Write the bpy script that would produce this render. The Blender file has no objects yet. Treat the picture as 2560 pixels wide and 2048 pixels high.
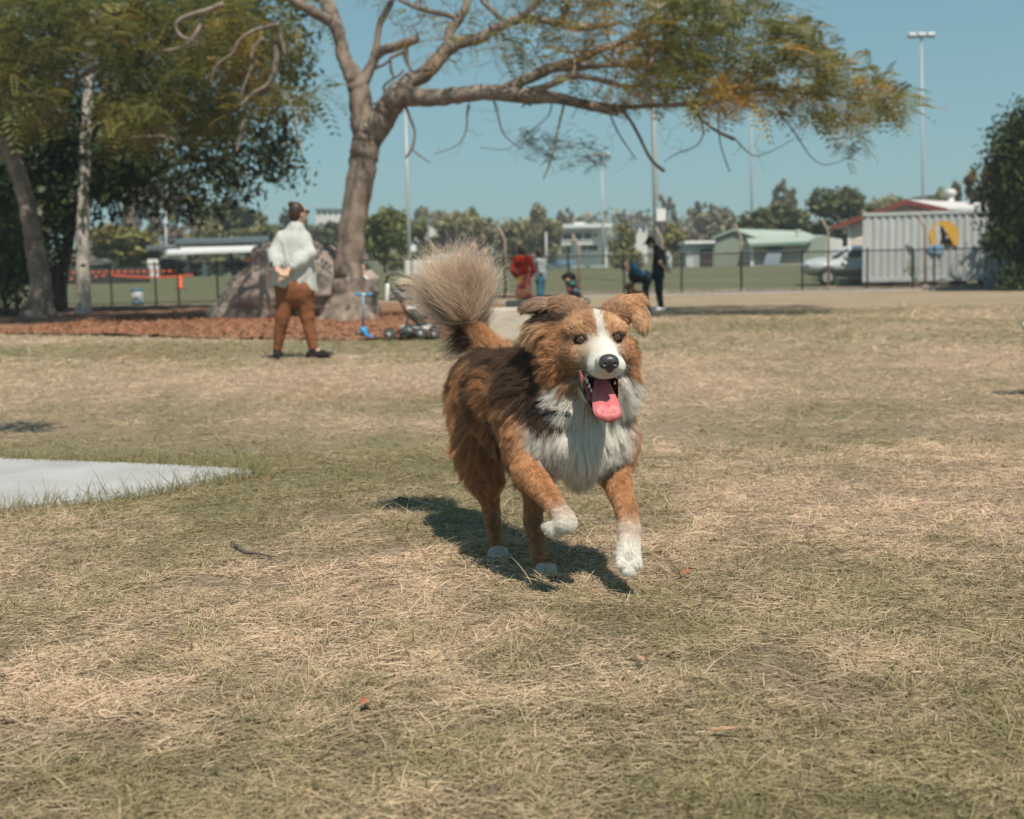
import bpy, bmesh, math, random
import numpy as np
from mathutils import Vector, Matrix, kdtree
R = math.radians
rng = np.random.default_rng(7)
random.seed(7)
S = bpy.context.scene
COL = S.collection

# ------------------------------------------------------------------ camera
F, CX, CY, CAM_H = 3200.0, 1280.0, 1024.0, 0.85
PITCH, ROLL = math.atan((1024 - 685) / F), R(1.1)
_f = Vector((0, math.cos(PITCH), -math.sin(PITCH)))
_u = Vector((0, math.sin(PITCH), math.cos(PITCH)))
_r = Vector((1, 0, 0))
RT = _r * math.cos(ROLL) - _u * math.sin(ROLL)
UP = _u * math.cos(ROLL) + _r * math.sin(ROLL)
cam_d = bpy.data.cameras.new('camera')
cam = bpy.data.objects.new('camera', cam_d)
COL.objects.link(cam)
cam.matrix_world = Matrix(((RT.x, UP.x, -_f.x, 0), (RT.y, UP.y, -_f.y, 0), (RT.z, UP.z, -_f.z, CAM_H), (0, 0, 0, 1)))
cam_d.sensor_width = 36
cam_d.lens = 45
cam_d.clip_start = 0.05
cam_d.clip_end = 4000
cam_d.dof.use_dof = True
cam_d.dof.focus_distance = 3.42
cam_d.dof.aperture_fstop = 4.0
S.camera = cam

# ------------------------------------------------------------------ sky, sun, exposure
SUN_TRAVEL = Vector((-0.18, 0.49, -0.85)).normalized()
SUN_EL = math.asin(-SUN_TRAVEL.z)
SUN_AZ = math.atan2(-SUN_TRAVEL.x, -SUN_TRAVEL.y)      # from +Y towards +X
W_ = bpy.data.worlds.new('World')
S.world = W_
W_.use_nodes = True
nt = W_.node_tree
nt.nodes.clear()
sky = nt.nodes.new('ShaderNodeTexSky')
sky.sky_type = 'NISHITA'
sky.sun_disc = False
sky.sun_elevation = SUN_EL
sky.sun_rotation = SUN_AZ
sky.air_density = 1.0
sky.dust_density = 0.3
sky.ozone_density = 1.5
sky.altitude = 200
tint = nt.nodes.new('ShaderNodeMix')
tint.data_type = 'RGBA'
tint.blend_type = 'MULTIPLY'
tint.inputs[0].default_value = 1.0
tint.inputs[7].default_value = (0.64, 1.02, 1.05, 1)
bg = nt.nodes.new('ShaderNodeBackground')
bg.inputs[1].default_value = 0.15
wo = nt.nodes.new('ShaderNodeOutputWorld')
soft = nt.nodes.new('ShaderNodeGamma')
soft.inputs[1].default_value = 0.5
nt.links.new(sky.outputs[0], soft.inputs[0])
nt.links.new(soft.outputs[0], tint.inputs[6])
nt.links.new(tint.outputs[2], bg.inputs[0])
nt.links.new(bg.outputs[0], wo.inputs[0])
sun_d = bpy.data.lights.new('sun', 'SUN')
sun_d.energy = 4.4
sun_d.angle = R(0.53)
sun_d.color = (1.0, 0.90, 0.77)
sun = bpy.data.objects.new('sun', sun_d)
COL.objects.link(sun)
sun.rotation_euler = SUN_TRAVEL.to_track_quat('-Z', 'Y').to_euler()
sun.location = (0, 0, 30)
S.view_settings.view_transform = 'Standard'
S.view_settings.look = 'None'
S.view_settings.exposure = 0.38
S.view_settings.gamma = 1.0
S.view_settings.use_curve_mapping = False
S.render.engine = 'CYCLES'
try:
    S.cycles_curves.shape = 'RIBBONS'
    S.cycles_curves.subdivisions = 2
    S.cycles.max_bounces = 8
    S.cycles.transparent_max_bounces = 12
except Exception:
    pass


# ------------------------------------------------------------------ helpers
def W(px, py, Y):
    """world point on the sight line through photo pixel (px, py) at depth Y"""
    d = _f + RT * ((px - CX) / F) + UP * ((CY - py) / F)
    return Vector((0, 0, CAM_H)) + d * (Y / d.y)


def G(px, py, z=0.0):
    d = _f + RT * ((px - CX) / F) + UP * ((CY - py) / F)
    t = (z - CAM_H) / d.z
    return Vector((0, 0, CAM_H)) + d * t


def proj(p):
    """photo pixel of world points (n,3): used to lay out markings while modelling"""
    q = np.asarray(p, float) - np.array([0, 0, CAM_H])
    z = q @ np.array(_f)
    return CX + F * (q @ np.array(RT)) / z, CY - F * (q @ np.array(UP)) / z


def ground_z(x, y):
    """terrain: flat dog park, then the sports field climbs a little beyond the fence, hills far off"""
    y = np.asarray(y, float)
    t = np.clip((y - 46.5) / 30.0, 0, 1)
    z = 1.05 * t * t * (3 - 2 * t)
    t2 = np.clip((y - 110) / 500.0, 0, 1)
    return z + 9.0 * t2 * t2 * (3 - 2 * t2)


def gz(x, y):
    return float(ground_z(x, y))


def tag(o, label=None, cat=None, group=None, kind=None):
    if label: o['label'] = label
    if cat: o['category'] = cat
    if group: o['group'] = group
    if kind: o['kind'] = kind
    return o


def thing(name, label, cat, loc=(0, 0, 0), group=None):
    o = bpy.data.objects.new(name, None)
    o.empty_display_size = 0.2
    COL.objects.link(o)
    o.location = loc
    return tag(o, label, cat, group)


def link(name, me, mat=None, parent=None):
    o = bpy.data.objects.new(name, me)
    COL.objects.link(o)
    if mat is not None and len(me.materials) == 0:
        for m in (mat if isinstance(mat, (list, tuple)) else [mat]):
            me.materials.append(m)
    if parent is not None:
        o.parent = parent
        o.matrix_parent_inverse = Matrix.Translation(-Vector(parent.location))
    return o


def mesh_np(name, v, f, smooth=True):
    me = bpy.data.meshes.new(name)
    v = np.asarray(v, np.float32)
    f = np.asarray(f, np.int32)
    n, k = f.shape
    me.vertices.add(len(v))
    me.vertices.foreach_set('co', v.ravel())
    me.loops.add(n * k)
    me.loops.foreach_set('vertex_index', f.ravel())
    me.polygons.add(n)
    me.polygons.foreach_set('loop_start', np.arange(0, n * k, k, dtype=np.int32))
    me.polygons.foreach_set('use_smooth', np.full(n, smooth))
    me.update(calc_edges=True)
    return me


def set_attr(me, name, col, domain='POINT'):
    a = me.attributes.new(name, 'FLOAT_COLOR', domain)
    c = np.ones((len(col), 4), np.float32)
    c[:, :3] = col
    a.data.foreach_set('color', c.ravel())


class MB:
    """collects boxes, bars, tubes and prisms and links them as ONE mesh object"""
    def __init__(s):
        s.v, s.f, s.sm = [], [], []

    def add(s, v, f, smooth=False):
        o = len(s.v)
        s.v += [tuple(p) for p in v]
        s.f += [tuple(i + o for i in q) for q in f]
        s.sm += [smooth] * len(f)
        return s

    def box(s, c, d, rz=0, M3=None, bev=0.0):
        m = M3 if M3 is not None else Matrix.Rotation(rz, 3, 'Z')
        c = Vector(c)
        h = Vector(d) / 2
        if bev <= 0:
            P = [c + m @ Vector((x * h.x, y * h.y, z * h.z)) for z in (-1, 1) for x, y in ((-1, -1), (1, -1), (1, 1), (-1, 1))]
            return s.add(P, [(3, 2, 1, 0), (4, 5, 6, 7), (0, 1, 5, 4), (1, 2, 6, 5), (2, 3, 7, 6), (3, 0, 4, 7)])
        b = min(bev, min(h) * 0.9)
        bm = bmesh.new()
        bmesh.ops.create_cube(bm, size=1)
        for v in bm.verts:
            v.co = Vector((v.co.x * d[0], v.co.y * d[1], v.co.z * d[2]))
        bmesh.ops.bevel(bm, geom=bm.edges[:], offset=b, segments=2, profile=0.6, affect='EDGES')
        bm.verts.index_update()
        s.add([c + m @ v.co for v in bm.verts], [tuple(v.index for v in f.verts) for f in bm.faces])
        bm.free()
        return s

    def prism(s, poly, vec):
        """polygon (list of 3d points) pushed along vec"""
        vec = Vector(vec)
        n = len(poly)
        P = [Vector(p) for p in poly] + [Vector(p) + vec for p in poly]
        f = [tuple(range(n))[::-1], tuple(range(n, 2 * n))]
        f += [(i, (i + 1) % n, n + (i + 1) % n, n + i) for i in range(n)]
        return s.add(P, f)

    def tube(s, pts, rad, n=8, smooth=True, cap=True):
        pts = [Vector(p) for p in pts]
        if not hasattr(rad, '__len__'): rad = [rad] * len(pts)
        up = None
        V, Fc = [], []
        for i, p in enumerate(pts):
            t = (pts[min(i + 1, len(pts) - 1)] - pts[max(i - 1, 0)])
            t = t.normalized() if t.length > 1e-9 else Vector((0, 0, 1))
            if up is None:
                up = t.orthogonal().normalized()
            else:
                up = (up - t * up.dot(t))
                up = up.normalized() if up.length > 1e-6 else t.orthogonal().normalized()
            w = t.cross(up)
            for k in range(n):
                a = 2 * math.pi * k / n
                V.append(p + (up * math.cos(a) + w * math.sin(a)) * rad[i])
        for i in range(len(pts) - 1):
            for k in range(n):
                k2 = (k + 1) % n
                Fc.append((i * n + k, i * n + k2, (i + 1) * n + k2, (i + 1) * n + k))
        if cap:
            Fc.append(tuple(range(n))[::-1])
            Fc.append(tuple((len(pts) - 1) * n + k for k in range(n)))
        return s.add(V, Fc, smooth)

    def ball(s, c, r, nu=12, nv=8, M3=None):
        c = Vector(c)
        r = Vector(r) if hasattr(r, '__len__') else Vector((r, r, r))
        m = M3 if M3 is not None else Matrix.Identity(3)
        V = [c + m @ Vector((0, 0, -r.z))]
        for j in range(1, nv):
            b = -math.pi / 2 + math.pi * j / nv
            for i in range(nu):
                a = 2 * math.pi * i / nu
                V.append(c + m @ Vector((r.x * math.cos(b) * math.cos(a), r.y * math.cos(b) * math.sin(a), r.z * math.sin(b))))
        V.append(c + m @ Vector((0, 0, r.z)))
        f = []
        for i in range(nu):
            i2 = (i + 1) % nu
            f.append((0, 1 + i2, 1 + i))
            for j in range(nv - 2):
                a = 1 + j * nu
                f.append((a + i, a + i2, a + nu + i2, a + nu + i))
            a = 1 + (nv - 2) * nu
            f.append((a + i, a + i2, len(V) - 1))
        return s.add(V, f, True)

    def build(s, name, mat, parent=None):
        me = bpy.data.meshes.new(name)
        me.from_pydata([tuple(p) for p in s.v], [], s.f)
        me.polygons.foreach_set('use_smooth', s.sm)
        me.update()
        return link(name, me, mat, parent)


# ------------------------------------------------------------------ materials
def M(name, col, rough=0.75, var=0.15, scale=6.0, bump=0.0, bscale=None, spec=0.3, metal=0.0, attr=None,
      col2=None, stretch=(1, 1, 1), trans=0.0, coat=0.0, detail=5.0, sss=0.0):
    m = bpy.data.materials.new(name)
    m.use_nodes = True
    t = m.node_tree
    N, L = t.nodes, t.links
    p = N['Principled BSDF']
    p.inputs['Roughness'].default_value = rough
    p.inputs['Metallic'].default_value = metal
    p.inputs['Specular IOR Level'].default_value = spec
    p.inputs['Coat Weight'].default_value = coat
    if sss:
        p.inputs['Subsurface Weight'].default_value = sss
        p.inputs['Subsurface Radius'].default_value = (0.01, 0.004, 0.002)
    tc = N.new('ShaderNodeTexCoord')
    mp = N.new('ShaderNodeMapping')
    mp.inputs['Scale'].default_value = stretch
    L.new(tc.outputs['Object'], mp.inputs['Vector'])
    nz = N.new('ShaderNodeTexNoise')
    nz.inputs['Scale'].default_value = scale
    nz.inputs['Detail'].default_value = detail
    nz.inputs['Roughness'].default_value = 0.62
    L.new(mp.outputs[0], nz.inputs['Vector'])
    rp = N.new('ShaderNodeValToRGB')
    rp.color_ramp.elements[0].position = 0.3
    rp.color_ramp.elements[1].position = 0.7
    c2 = col2 or tuple(min(1, c * (1 + var)) for c in col)
    c1 = tuple(c * (1 - var) for c in col) if col2 is None else col
    rp.color_ramp.elements[0].color = (*c1, 1)
    rp.color_ramp.elements[1].color = (*c2, 1)
    L.new(nz.outputs['Fac'], rp.inputs[0])
    out = rp.outputs[0]
    if attr:
        at = N.new('ShaderNodeAttribute')
        at.attribute_name = attr
        mx = N.new('ShaderNodeMix')
        mx.data_type = 'RGBA'
        mx.blend_type = 'MULTIPLY'
        mx.inputs[0].default_value = 1
        L.new(out, mx.inputs[6])
        L.new(at.outputs['Color'], mx.inputs[7])
        out = mx.outputs[2]
    L.new(out, p.inputs['Base Color'])
    if bump:
        nb = N.new('ShaderNodeTexNoise')
        nb.inputs['Scale'].default_value = bscale or scale * 4
        nb.inputs['Detail'].default_value = 6
        L.new(mp.outputs[0], nb.inputs['Vector'])
        bp = N.new('ShaderNodeBump')
        bp.inputs['Strength'].default_value = bump
        bp.inputs['Distance'].default_value = 0.02
        L.new(nb.outputs['Fac'], bp.inputs['Height'])
        L.new(bp.outputs[0], p.inputs['Normal'])
    if trans:
        tr = N.new('ShaderNodeBsdfTranslucent')
        L.new(out, tr.inputs[0])
        ms = N.new('ShaderNodeMixShader')
        ms.inputs[0].default_value = trans
        L.new(p.outputs[0], ms.inputs[1])
        L.new(tr.outputs[0], ms.inputs[2])
        L.new(ms.outputs[0], N['Material Output'].inputs[0])
    return m


# ------------------------------------------------------------------ smooth solid modelling (signed distance -> one continuous mesh)
def surface_nets(f, org, h):
    s = f < 0
    nx, ny, nz_ = f.shape
    c = np.zeros((nx - 1, ny - 1, nz_ - 1), np.int8)
    for a in (0, 1):
        for b in (0, 1):
            for d in (0, 1):
                c += s[a:nx - 1 + a, b:ny - 1 + b, d:nz_ - 1 + d]
    act = (c > 0) & (c < 8)
    idx = np.full(act.shape, -1, np.int32)
    cells = np.argwhere(act)
    idx[act] = np.arange(len(cells))
    pos = np.zeros((len(cells), 3))
    cnt = np.zeros(len(cells))
    for ax in range(3):
        o1, o2 = [a for a in range(3) if a != ax]
        for i in (0, 1):
            for j in (0, 1):
                a = np.zeros(3, int)
                a[o1], a[o2] = i, j
                b = a.copy()
                b[ax] = 1
                fa = f[tuple((cells + a).T)]
                fb = f[tuple((cells + b).T)]
                m = (fa < 0) != (fb < 0)
                t = np.where(m, fa / np.where(m, fa - fb, 1), 0)
                p = a + (b - a) * t[:, None]
                pos += p * m[:, None]
                cnt += m
    v = np.asarray(org) + h * (cells + pos / cnt[:, None])
    quads = []
    for ax in range(3):
        e1, e2 = (ax + 1) % 3, (ax + 2) % 3
        sl0 = [slice(1, -1)] * 3
        sl0[ax] = slice(0, -1)
        sl1 = list(sl0)
        sl1[ax] = slice(1, None)
        A, B = s[tuple(sl0)], s[tuple(sl1)]
        for inside_first in (True, False):
            g = np.argwhere((A & ~B) if inside_first else (~A & B))
            if len(g) == 0: continue
            off = np.ones(3, int)
            off[ax] = 0
            g = g + off
            u1 = np.zeros(3, int); u1[e1] = 1
            u2 = np.zeros(3, int); u2[e2] = 1
            q = [g - u1 - u2, g - u2, g, g - u1]
            q = np.stack([idx[tuple(k.T)] for k in q], 1)
            if not inside_first: q = q[:, ::-1]
            quads.append(q)
    q = np.concatenate(quads)
    q = q[(q >= 0).all(1)]
    return v, q


class Solid:
    def __init__(s):
        s.p = []

    def cone(s, a, b, ra, rb=None, k=0.02, tag=None, neg=False):
        s.p.append(('c', np.array(a, float), np.array(b, float), ra, ra if rb is None else rb, k, tag, neg))
        return s

    def chain(s, pts, rad, k=0.02, tag=None):
        for i in range(len(pts) - 1):
            s.cone(pts[i], pts[i + 1], rad[i], rad[i + 1], k, tag)
        return s

    def ell(s, c, r, M3=None, k=0.02, tag=None, neg=False):
        m = np.array(M3 if M3 is not None else Matrix.Identity(3), float)
        r = np.array(r if hasattr(r, '__len__') else (r, r, r), float)
        s.p.append(('e', np.array(c, float), m, r, None, k, tag, neg))
        return s

    @staticmethod
    def dist(q, P):
        if q[0] == 'c':
            _, a, b, ra, rb = q[:5]
            ab = b - a
            L2 = max(ab @ ab, 1e-12)
            d = P - a
            t = np.clip((d @ ab) / L2, 0, 1)
            return np.linalg.norm(d - t[..., None] * ab, axis=-1) - (ra + (rb - ra) * t)
        _, c, m, r = q[:4]
        l = (P - c) @ m
        k0 = np.linalg.norm(l / r, axis=-1)
        k1 = np.linalg.norm(l / (r * r), axis=-1) + 1e-9
        return k0 * (k0 - 1) / k1

    def bbox(s, q):
        if q[0] == 'c':
            lo = np.minimum(q[1] - q[3], q[2] - q[4])
            hi = np.maximum(q[1] + q[3], q[2] + q[4])
        else:
            e = np.sqrt(((q[2] * q[3]) ** 2).sum(1))
            lo, hi = q[1] - e, q[1] + e
        return lo, hi

    def mesh(s, h, clip=None):
        bb = [s.bbox(q) for q in s.p if not q[7]]
        lo = np.min([b[0] for b in bb], 0) - 3 * h
        hi = np.max([b[1] for b in bb], 0) + 3 * h
        n = np.ceil((hi - lo) / h).astype(int) + 1
        f = np.full(n, 0.5, np.float32)
        ax = [lo[i] + h * np.arange(n[i]) for i in range(3)]
        for q in s.p:
            a, b = s.bbox(q)
            mg = q[5] + 2.5 * h
            i0 = np.clip(np.floor((a - mg - lo) / h).astype(int), 0, n)
            i1 = np.clip(np.ceil((b + mg - lo) / h).astype(int) + 1, 0, n)
            sl = tuple(slice(i0[i], i1[i]) for i in range(3))
            X = np.stack(np.meshgrid(*[ax[i][sl[i]] for i in range(3)], indexing='ij'), -1)
            if X.size == 0: continue
            d = s.dist(q, X)
            k = max(q[5], 1e-5)
            g = f[sl]
            if q[7]:
                d = -d
                hh = np.maximum(k - np.abs(g - d), 0) / k
                f[sl] = np.maximum(g, d) + hh * hh * k * 0.25
            else:
                hh = np.maximum(k - np.abs(g - d), 0) / k
                f[sl] = np.minimum(g, d) - hh * hh * k * 0.25
        if clip is not None:
            X = np.stack(np.meshgrid(*ax, indexing='ij'), -1)
            f = np.maximum(f, clip(X)).astype(np.float32)
        return surface_nets(f, lo, h)

    def build(s, name, h, mat, parent=None, clip=None, fold=0.0, fs=(14, 14, 6)):
        v, q = s.mesh(h, clip)
        if fold:
            fn = np.cross(v[q[:, 2]] - v[q[:, 0]], v[q[:, 3]] - v[q[:, 1]])
            nn = np.zeros_like(v)
            for i in range(4): np.add.at(nn, q[:, i], fn)
            nn /= np.linalg.norm(nn, axis=1, keepdims=True) + 1e-12
            w = v + (np.stack([vnoise(v, 5, k) for k in (1, 2, 3)], 1) - .5) * .12
            v = v + nn * (fold * ((1 - 2 * np.abs(vnoise(w * np.array(fs), 1.0, 5) - .5)) - .6 + .6 * (vnoise(w * np.array(fs), 2.1, 6) - .5)))[:, None]
        return link(name, mesh_np(name, v, q), mat, parent)

    def weights(s, P, sharp):
        D = np.stack([s.dist(q, P) for q in s.p if not q[7]], 1)
        D -= D.min(1, keepdims=True)
        w = np.exp(-D / sharp)
        return w / w.sum(1, keepdims=True)


def frame_from(z, x_hint=(1, 0, 0)):
    """3x3 with columns x, y, z where z follows the given axis"""
    z = Vector(z).normalized()
    x = Vector(x_hint)
    x = (x - z * x.dot(z)).normalized()
    y = z.cross(x)
    return Matrix(((x.x, y.x, z.x), (x.y, y.y, z.y), (x.z, y.z, z.z)))


def hair_obj(name, pts, rad, col, mat, parent=None):
    n, k = pts.shape[:2]
    hc = bpy.data.hair_curves.new(name)
    hc.add_curves([k] * n)
    hc.attributes['position'].data.foreach_set('vector', np.ascontiguousarray(pts, np.float32).ravel())
    a = hc.attributes.get('radius') or hc.attributes.new('radius', 'FLOAT', 'POINT')
    a.data.foreach_set('value', np.ascontiguousarray(rad, np.float32).ravel())
    c = np.ones((n, k, 4), np.float32)
    c[..., :3] = col
    a = hc.attributes.new('tint', 'FLOAT_COLOR', 'POINT')
    a.data.foreach_set('color', c.ravel())
    hc.materials.append(mat)
    o = bpy.data.objects.new(name, hc)
    COL.objects.link(o)
    if parent is not None:
        o.parent = parent
        o.matrix_parent_inverse = Matrix.Translation(-Vector(parent.location))
    return o


def vnoise(P, scale, seed=0):
    """smooth value noise in [0,1] for arrays of points"""
    Q = np.asarray(P, float) * scale + seed * 17.31
    i = np.floor(Q).astype(np.int64)
    f = Q - i
    f = f * f * (3 - 2 * f)

    def hsh(a):
        n = (a[..., 0] * 374761393 + a[..., 1] * 668265263 + a[..., 2] * 2147483647 + seed * 144665) & 0xffffffff
        n = ((n ^ (n >> 13)) * 1274126177) & 0xffffffff
        return ((n ^ (n >> 16)) & 0xffff) / 65535.0
    r = 0
    for a in (0, 1):
        for b in (0, 1):
            for c in (0, 1):
                w = (f[..., 0] if a else 1 - f[..., 0]) * (f[..., 1] if b else 1 - f[..., 1]) * (f[..., 2] if c else 1 - f[..., 2])
                r = r + w * hsh(i + np.array([a, b, c]))
    return r
# ------------------------------------------------------------------ ground, field, mulch, slab
def patch_nodes(N, L):
    """0..1: how green the turf is here (shared by the soil sheet and the blades)"""
    ge = N.new('ShaderNodeNewGeometry')
    mp = N.new('ShaderNodeMapping')
    mp.inputs['Scale'].default_value = (1, .55, 0)
    L.new(ge.outputs['Position'], mp.inputs['Vector'])
    acc = None
    for sc, wt, off in ((.55, .55, 0), (1.9, .35, 5), (7.0, .22, 9)):
        nz = N.new('ShaderNodeTexNoise')
        nz.inputs['Scale'].default_value = sc
        nz.inputs['Detail'].default_value = 3
        m2 = N.new('ShaderNodeVectorMath')
        m2.operation = 'ADD'
        m2.inputs[1].default_value = (off, off * 1.7, 0)
        L.new(mp.outputs[0], m2.inputs[0])
        L.new(m2.outputs[0], nz.inputs['Vector'])
        ml = N.new('ShaderNodeMath')
        ml.operation = 'MULTIPLY_ADD'
        ml.inputs[1].default_value = wt
        L.new(nz.outputs['Fac'], ml.inputs[0])
        if acc is None:
            ml.inputs[2].default_value = 0
        else:
            L.new(acc, ml.inputs[2])
        acc = ml.outputs[0]
    # greener spots: beside the slab, along the mulch, near the camera
    for (cx, cy, rx, ry, amp) in ((-1.6, 5.6, 1.9, 1.3, .22), (-3.2, 15.6, 4.5, 1.6, .26), (-0.4, 8.6, 1.0, 1.0, .10), (.9, 2.0, 1.5, .45, .12), (-.6, 2.0, 1.2, .6, .05),
                                  (1.6, 6.6, .6, 1.2, .10), (3.0, 19.5, 3.5, 1.6, .14), (1.2, 10.5, 3.2, 2.4, -.10), (-2.2, 10.8, 2.2, 1.6, -.16), (1.2, 4.6, 1.0, .8, -.08)):
        v = N.new('ShaderNodeVectorMath')
        v.operation = 'SUBTRACT'
        v.inputs[1].default_value = (cx, cy, 0)
        L.new(ge.outputs['Position'], v.inputs[0])
        v2 = N.new('ShaderNodeVectorMath')
        v2.operation = 'MULTIPLY'
        v2.inputs[1].default_value = (1 / rx, 1 / ry, 0)
        L.new(v.outputs[0], v2.inputs[0])
        ln = N.new('ShaderNodeVectorMath')
        ln.operation = 'LENGTH'
        L.new(v2.outputs[0], ln.inputs[0])
        mr = N.new('ShaderNodeMapRange')
        mr.interpolation_type = 'SMOOTHSTEP'
        mr.inputs['From Min'].default_value = 1.6
        mr.inputs['From Max'].default_value = 0.0
        mr.inputs['To Min'].default_value = 0
        mr.inputs['To Max'].default_value = amp
        L.new(ln.outputs['Value'], mr.inputs['Value'])
        ad = N.new('ShaderNodeMath')
        ad.operation = 'ADD'
        L.new(acc, ad.inputs[0])
        L.new(mr.outputs[0], ad.inputs[1])
        acc = ad.outputs[0]
    mr = N.new('ShaderNodeMapRange')
    mr.interpolation_type = 'SMOOTHSTEP'
    mr.inputs['From Min'].default_value = .45
    mr.inputs['From Max'].default_value = .72
    L.new(acc, mr.inputs['Value'])
    return mr.outputs[0], ge


def mixc(N, L, fac, a, b):
    mx = N.new('ShaderNodeMix')
    mx.data_type = 'RGBA'
    for s, v in ((0, fac), (6, a), (7, b)):
        if isinstance(v, (tuple, float, int)):
            mx.inputs[s].default_value = (*v, 1) if isinstance(v, tuple) else v
        else:
            L.new(v, mx.inputs[s])
    return mx.outputs[2]


def ground_mat():
    m = bpy.data.materials.new('dry_turf')
    m.use_nodes = True
    N, L = m.node_tree.nodes, m.node_tree.links
    green, ge = patch_nodes(N, L)
    p = N['Principled BSDF']
    p.inputs['Roughness'].default_value = .95
    p.inputs['Specular IOR Level'].default_value = .1
    nz = N.new('ShaderNodeTexNoise')
    nz.inputs['Scale'].default_value = 26
    nz.inputs['Detail'].default_value = 8
    nz.inputs['Roughness'].default_value = .75
    L.new(ge.outputs['Position'], nz.inputs['Vector'])
    straw = mixc(N, L, nz.outputs['Fac'], (.23, .165, .115), (.47, .36, .265))
    grn = mixc(N, L, nz.outputs['Fac'], (.16, .14, .08), (.34, .295, .19))
    near = mixc(N, L, green, straw, grn)
    # bare reddish soil worn through in a few places
    nb = N.new('ShaderNodeTexNoise')
    nb.inputs['Scale'].default_value = .42
    nb.inputs['Detail'].default_value = 5
    mpb = N.new('ShaderNodeMapping')
    mpb.inputs['Scale'].default_value = (1, .5, 0)
    mpb.inputs['Location'].default_value = (3.1, 8.7, 0)
    L.new(ge.outputs['Position'], mpb.inputs[0])
    L.new(mpb.outputs[0], nb.inputs['Vector'])
    mb = N.new('ShaderNodeMapRange')
    mb.inputs['From Min'].default_value = .60
    mb.inputs['From Max'].default_value = .72
    L.new(nb.outputs['Fac'], mb.inputs['Value'])
    near = mixc(N, L, mb.outputs[0], near, (.29, .175, .105))
    # beyond the fence the sports field is watered and green
    sx = N.new('ShaderNodeSeparateXYZ')
    L.new(ge.outputs['Position'], sx.inputs[0])
    fr = N.new('ShaderNodeMapRange')
    fr.inputs['From Min'].default_value = 45.6
    fr.inputs['From Max'].default_value = 47.5
    L.new(sx.outputs['Y'], fr.inputs['Value'])
    n3 = N.new('ShaderNodeTexNoise')
    n3.inputs['Scale'].default_value = .25
    n3.inputs['Detail'].default_value = 4
    L.new(ge.outputs['Position'], n3.inputs['Vector'])
    field = mixc(N, L, n3.outputs['Fac'], (.105, .118, .066), (.165, .165, .098))
    far = mixc(N, L, fr.outputs[0], near, field)
    L.new(far, p.inputs['Base Color'])
    bp = N.new('ShaderNodeBump')
    bp.inputs['Strength'].default_value = .9
    bp.inputs['Distance'].default_value = .03
    L.new(nz.outputs['Fac'], bp.inputs['Height'])
    L.new(bp.outputs[0], p.inputs['Normal'])
    return m


def ground_mesh():
    ys = np.concatenate([np.linspace(-6, 16, 90), np.linspace(16.4, 46, 50), np.linspace(47, 110, 50), np.geomspace(115, 725, 26)])
    rows = []
    nx = 90
    for yv in ys:
        hw = 6 + max(yv, 0) * .9
        xs = np.linspace(-hw, hw, nx)
        zz = ground_z(xs, np.full(nx, yv))
        if yv < 44:
            P = np.stack([xs, np.full(nx, yv), np.zeros(nx)], 1)
            zz = zz + (vnoise(P, 1.3, 4) - .5) * .012
        rows.append(np.stack([xs, np.full(nx, yv), zz], 1))
    v = np.concatenate(rows)
    i = np.arange(len(ys) - 1)[:, None] * nx + np.arange(nx - 1)[None]
    q = np.stack([i, i + 1, i + nx + 1, i + nx], -1).reshape(-1, 4)
    return mesh_np('ground', v, q)


GROUND = tag(link('ground', ground_mesh(), ground_mat()), 'patchy dry beige and green turf of the dog park', kind='structure')

# concrete slab at the left
SLAB = [G(-700, 1118), G(0, 1158), G(350, 1171), G(600, 1184), G(632, 1189), G(630, 1193), G(560, 1203), G(356, 1246), G(0, 1287), G(-700, 1390)]
slab_poly = [(p.x, p.y) for p in SLAB]
sv = [Vector((p.x, p.y, -.06)) for p in SLAB]
sb = MB()
sb.prism(sv, (0, 0, .085))
slab = sb.build('concrete_path', M('pale_concrete', (.31, .31, .305), .88, .07, 2.2, bump=.4, bscale=45, spec=.2, col2=(.43, .435, .435), detail=10))
tag(slab, 'pale grey concrete slab set into the grass', kind='structure')

# mulch bed under the trees
edge = [G(-700, 826), G(0, 837), G(260, 841), G(500, 848), G(720, 851), G(900, 853), G(1080, 850), G(1200, 842), G(1290, 826)]
mulch_poly = [(p.x, p.y) for p in edge] + [(1.2, 26), (.6, 34), (-2.5, 39.5), (-9, 42.5), (-16, 43.6), (-32, 43.6)]


def fill_grid(poly, step, zf):
    xs = np.arange(min(p[0] for p in poly), max(p[0] for p in poly), step)
    ys = np.arange(min(p[1] for p in poly), max(p[1] for p in poly), step)
    X, Y = np.meshgrid(xs, ys, indexing='ij')
    ins = inpoly_(X + step / 2, Y + step / 2, poly)
    idx = np.arange(X.size).reshape(X.shape)
    i, j = np.where(ins[:-1, :-1])
    q = np.stack([idx[i, j], idx[i + 1, j], idx[i + 1, j + 1], idx[i, j + 1]], 1)
    P = np.stack([X, Y, np.zeros_like(X)], -1).reshape(-1, 3)
    P[:, 2] = zf(P)
    used, inv = np.unique(q, return_inverse=True)
    return P[used], inv.reshape(q.shape)


def inpoly_(x, y, poly):
    r = np.zeros(np.shape(x), bool)
    n = len(poly)
    for i in range(n):
        x1, y1 = poly[i]
        x2, y2 = poly[(i + 1) % n]
        r ^= ((y1 > y) != (y2 > y)) & (x < (x2 - x1) * (y - y1) / (y2 - y1 + 1e-9) + x1)
    return r


def mulch_z(P):
    return .03 + (vnoise(P, 2.2, 3) - .5) * .05 + (vnoise(P, 9, 6) - .5) * .035


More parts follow.
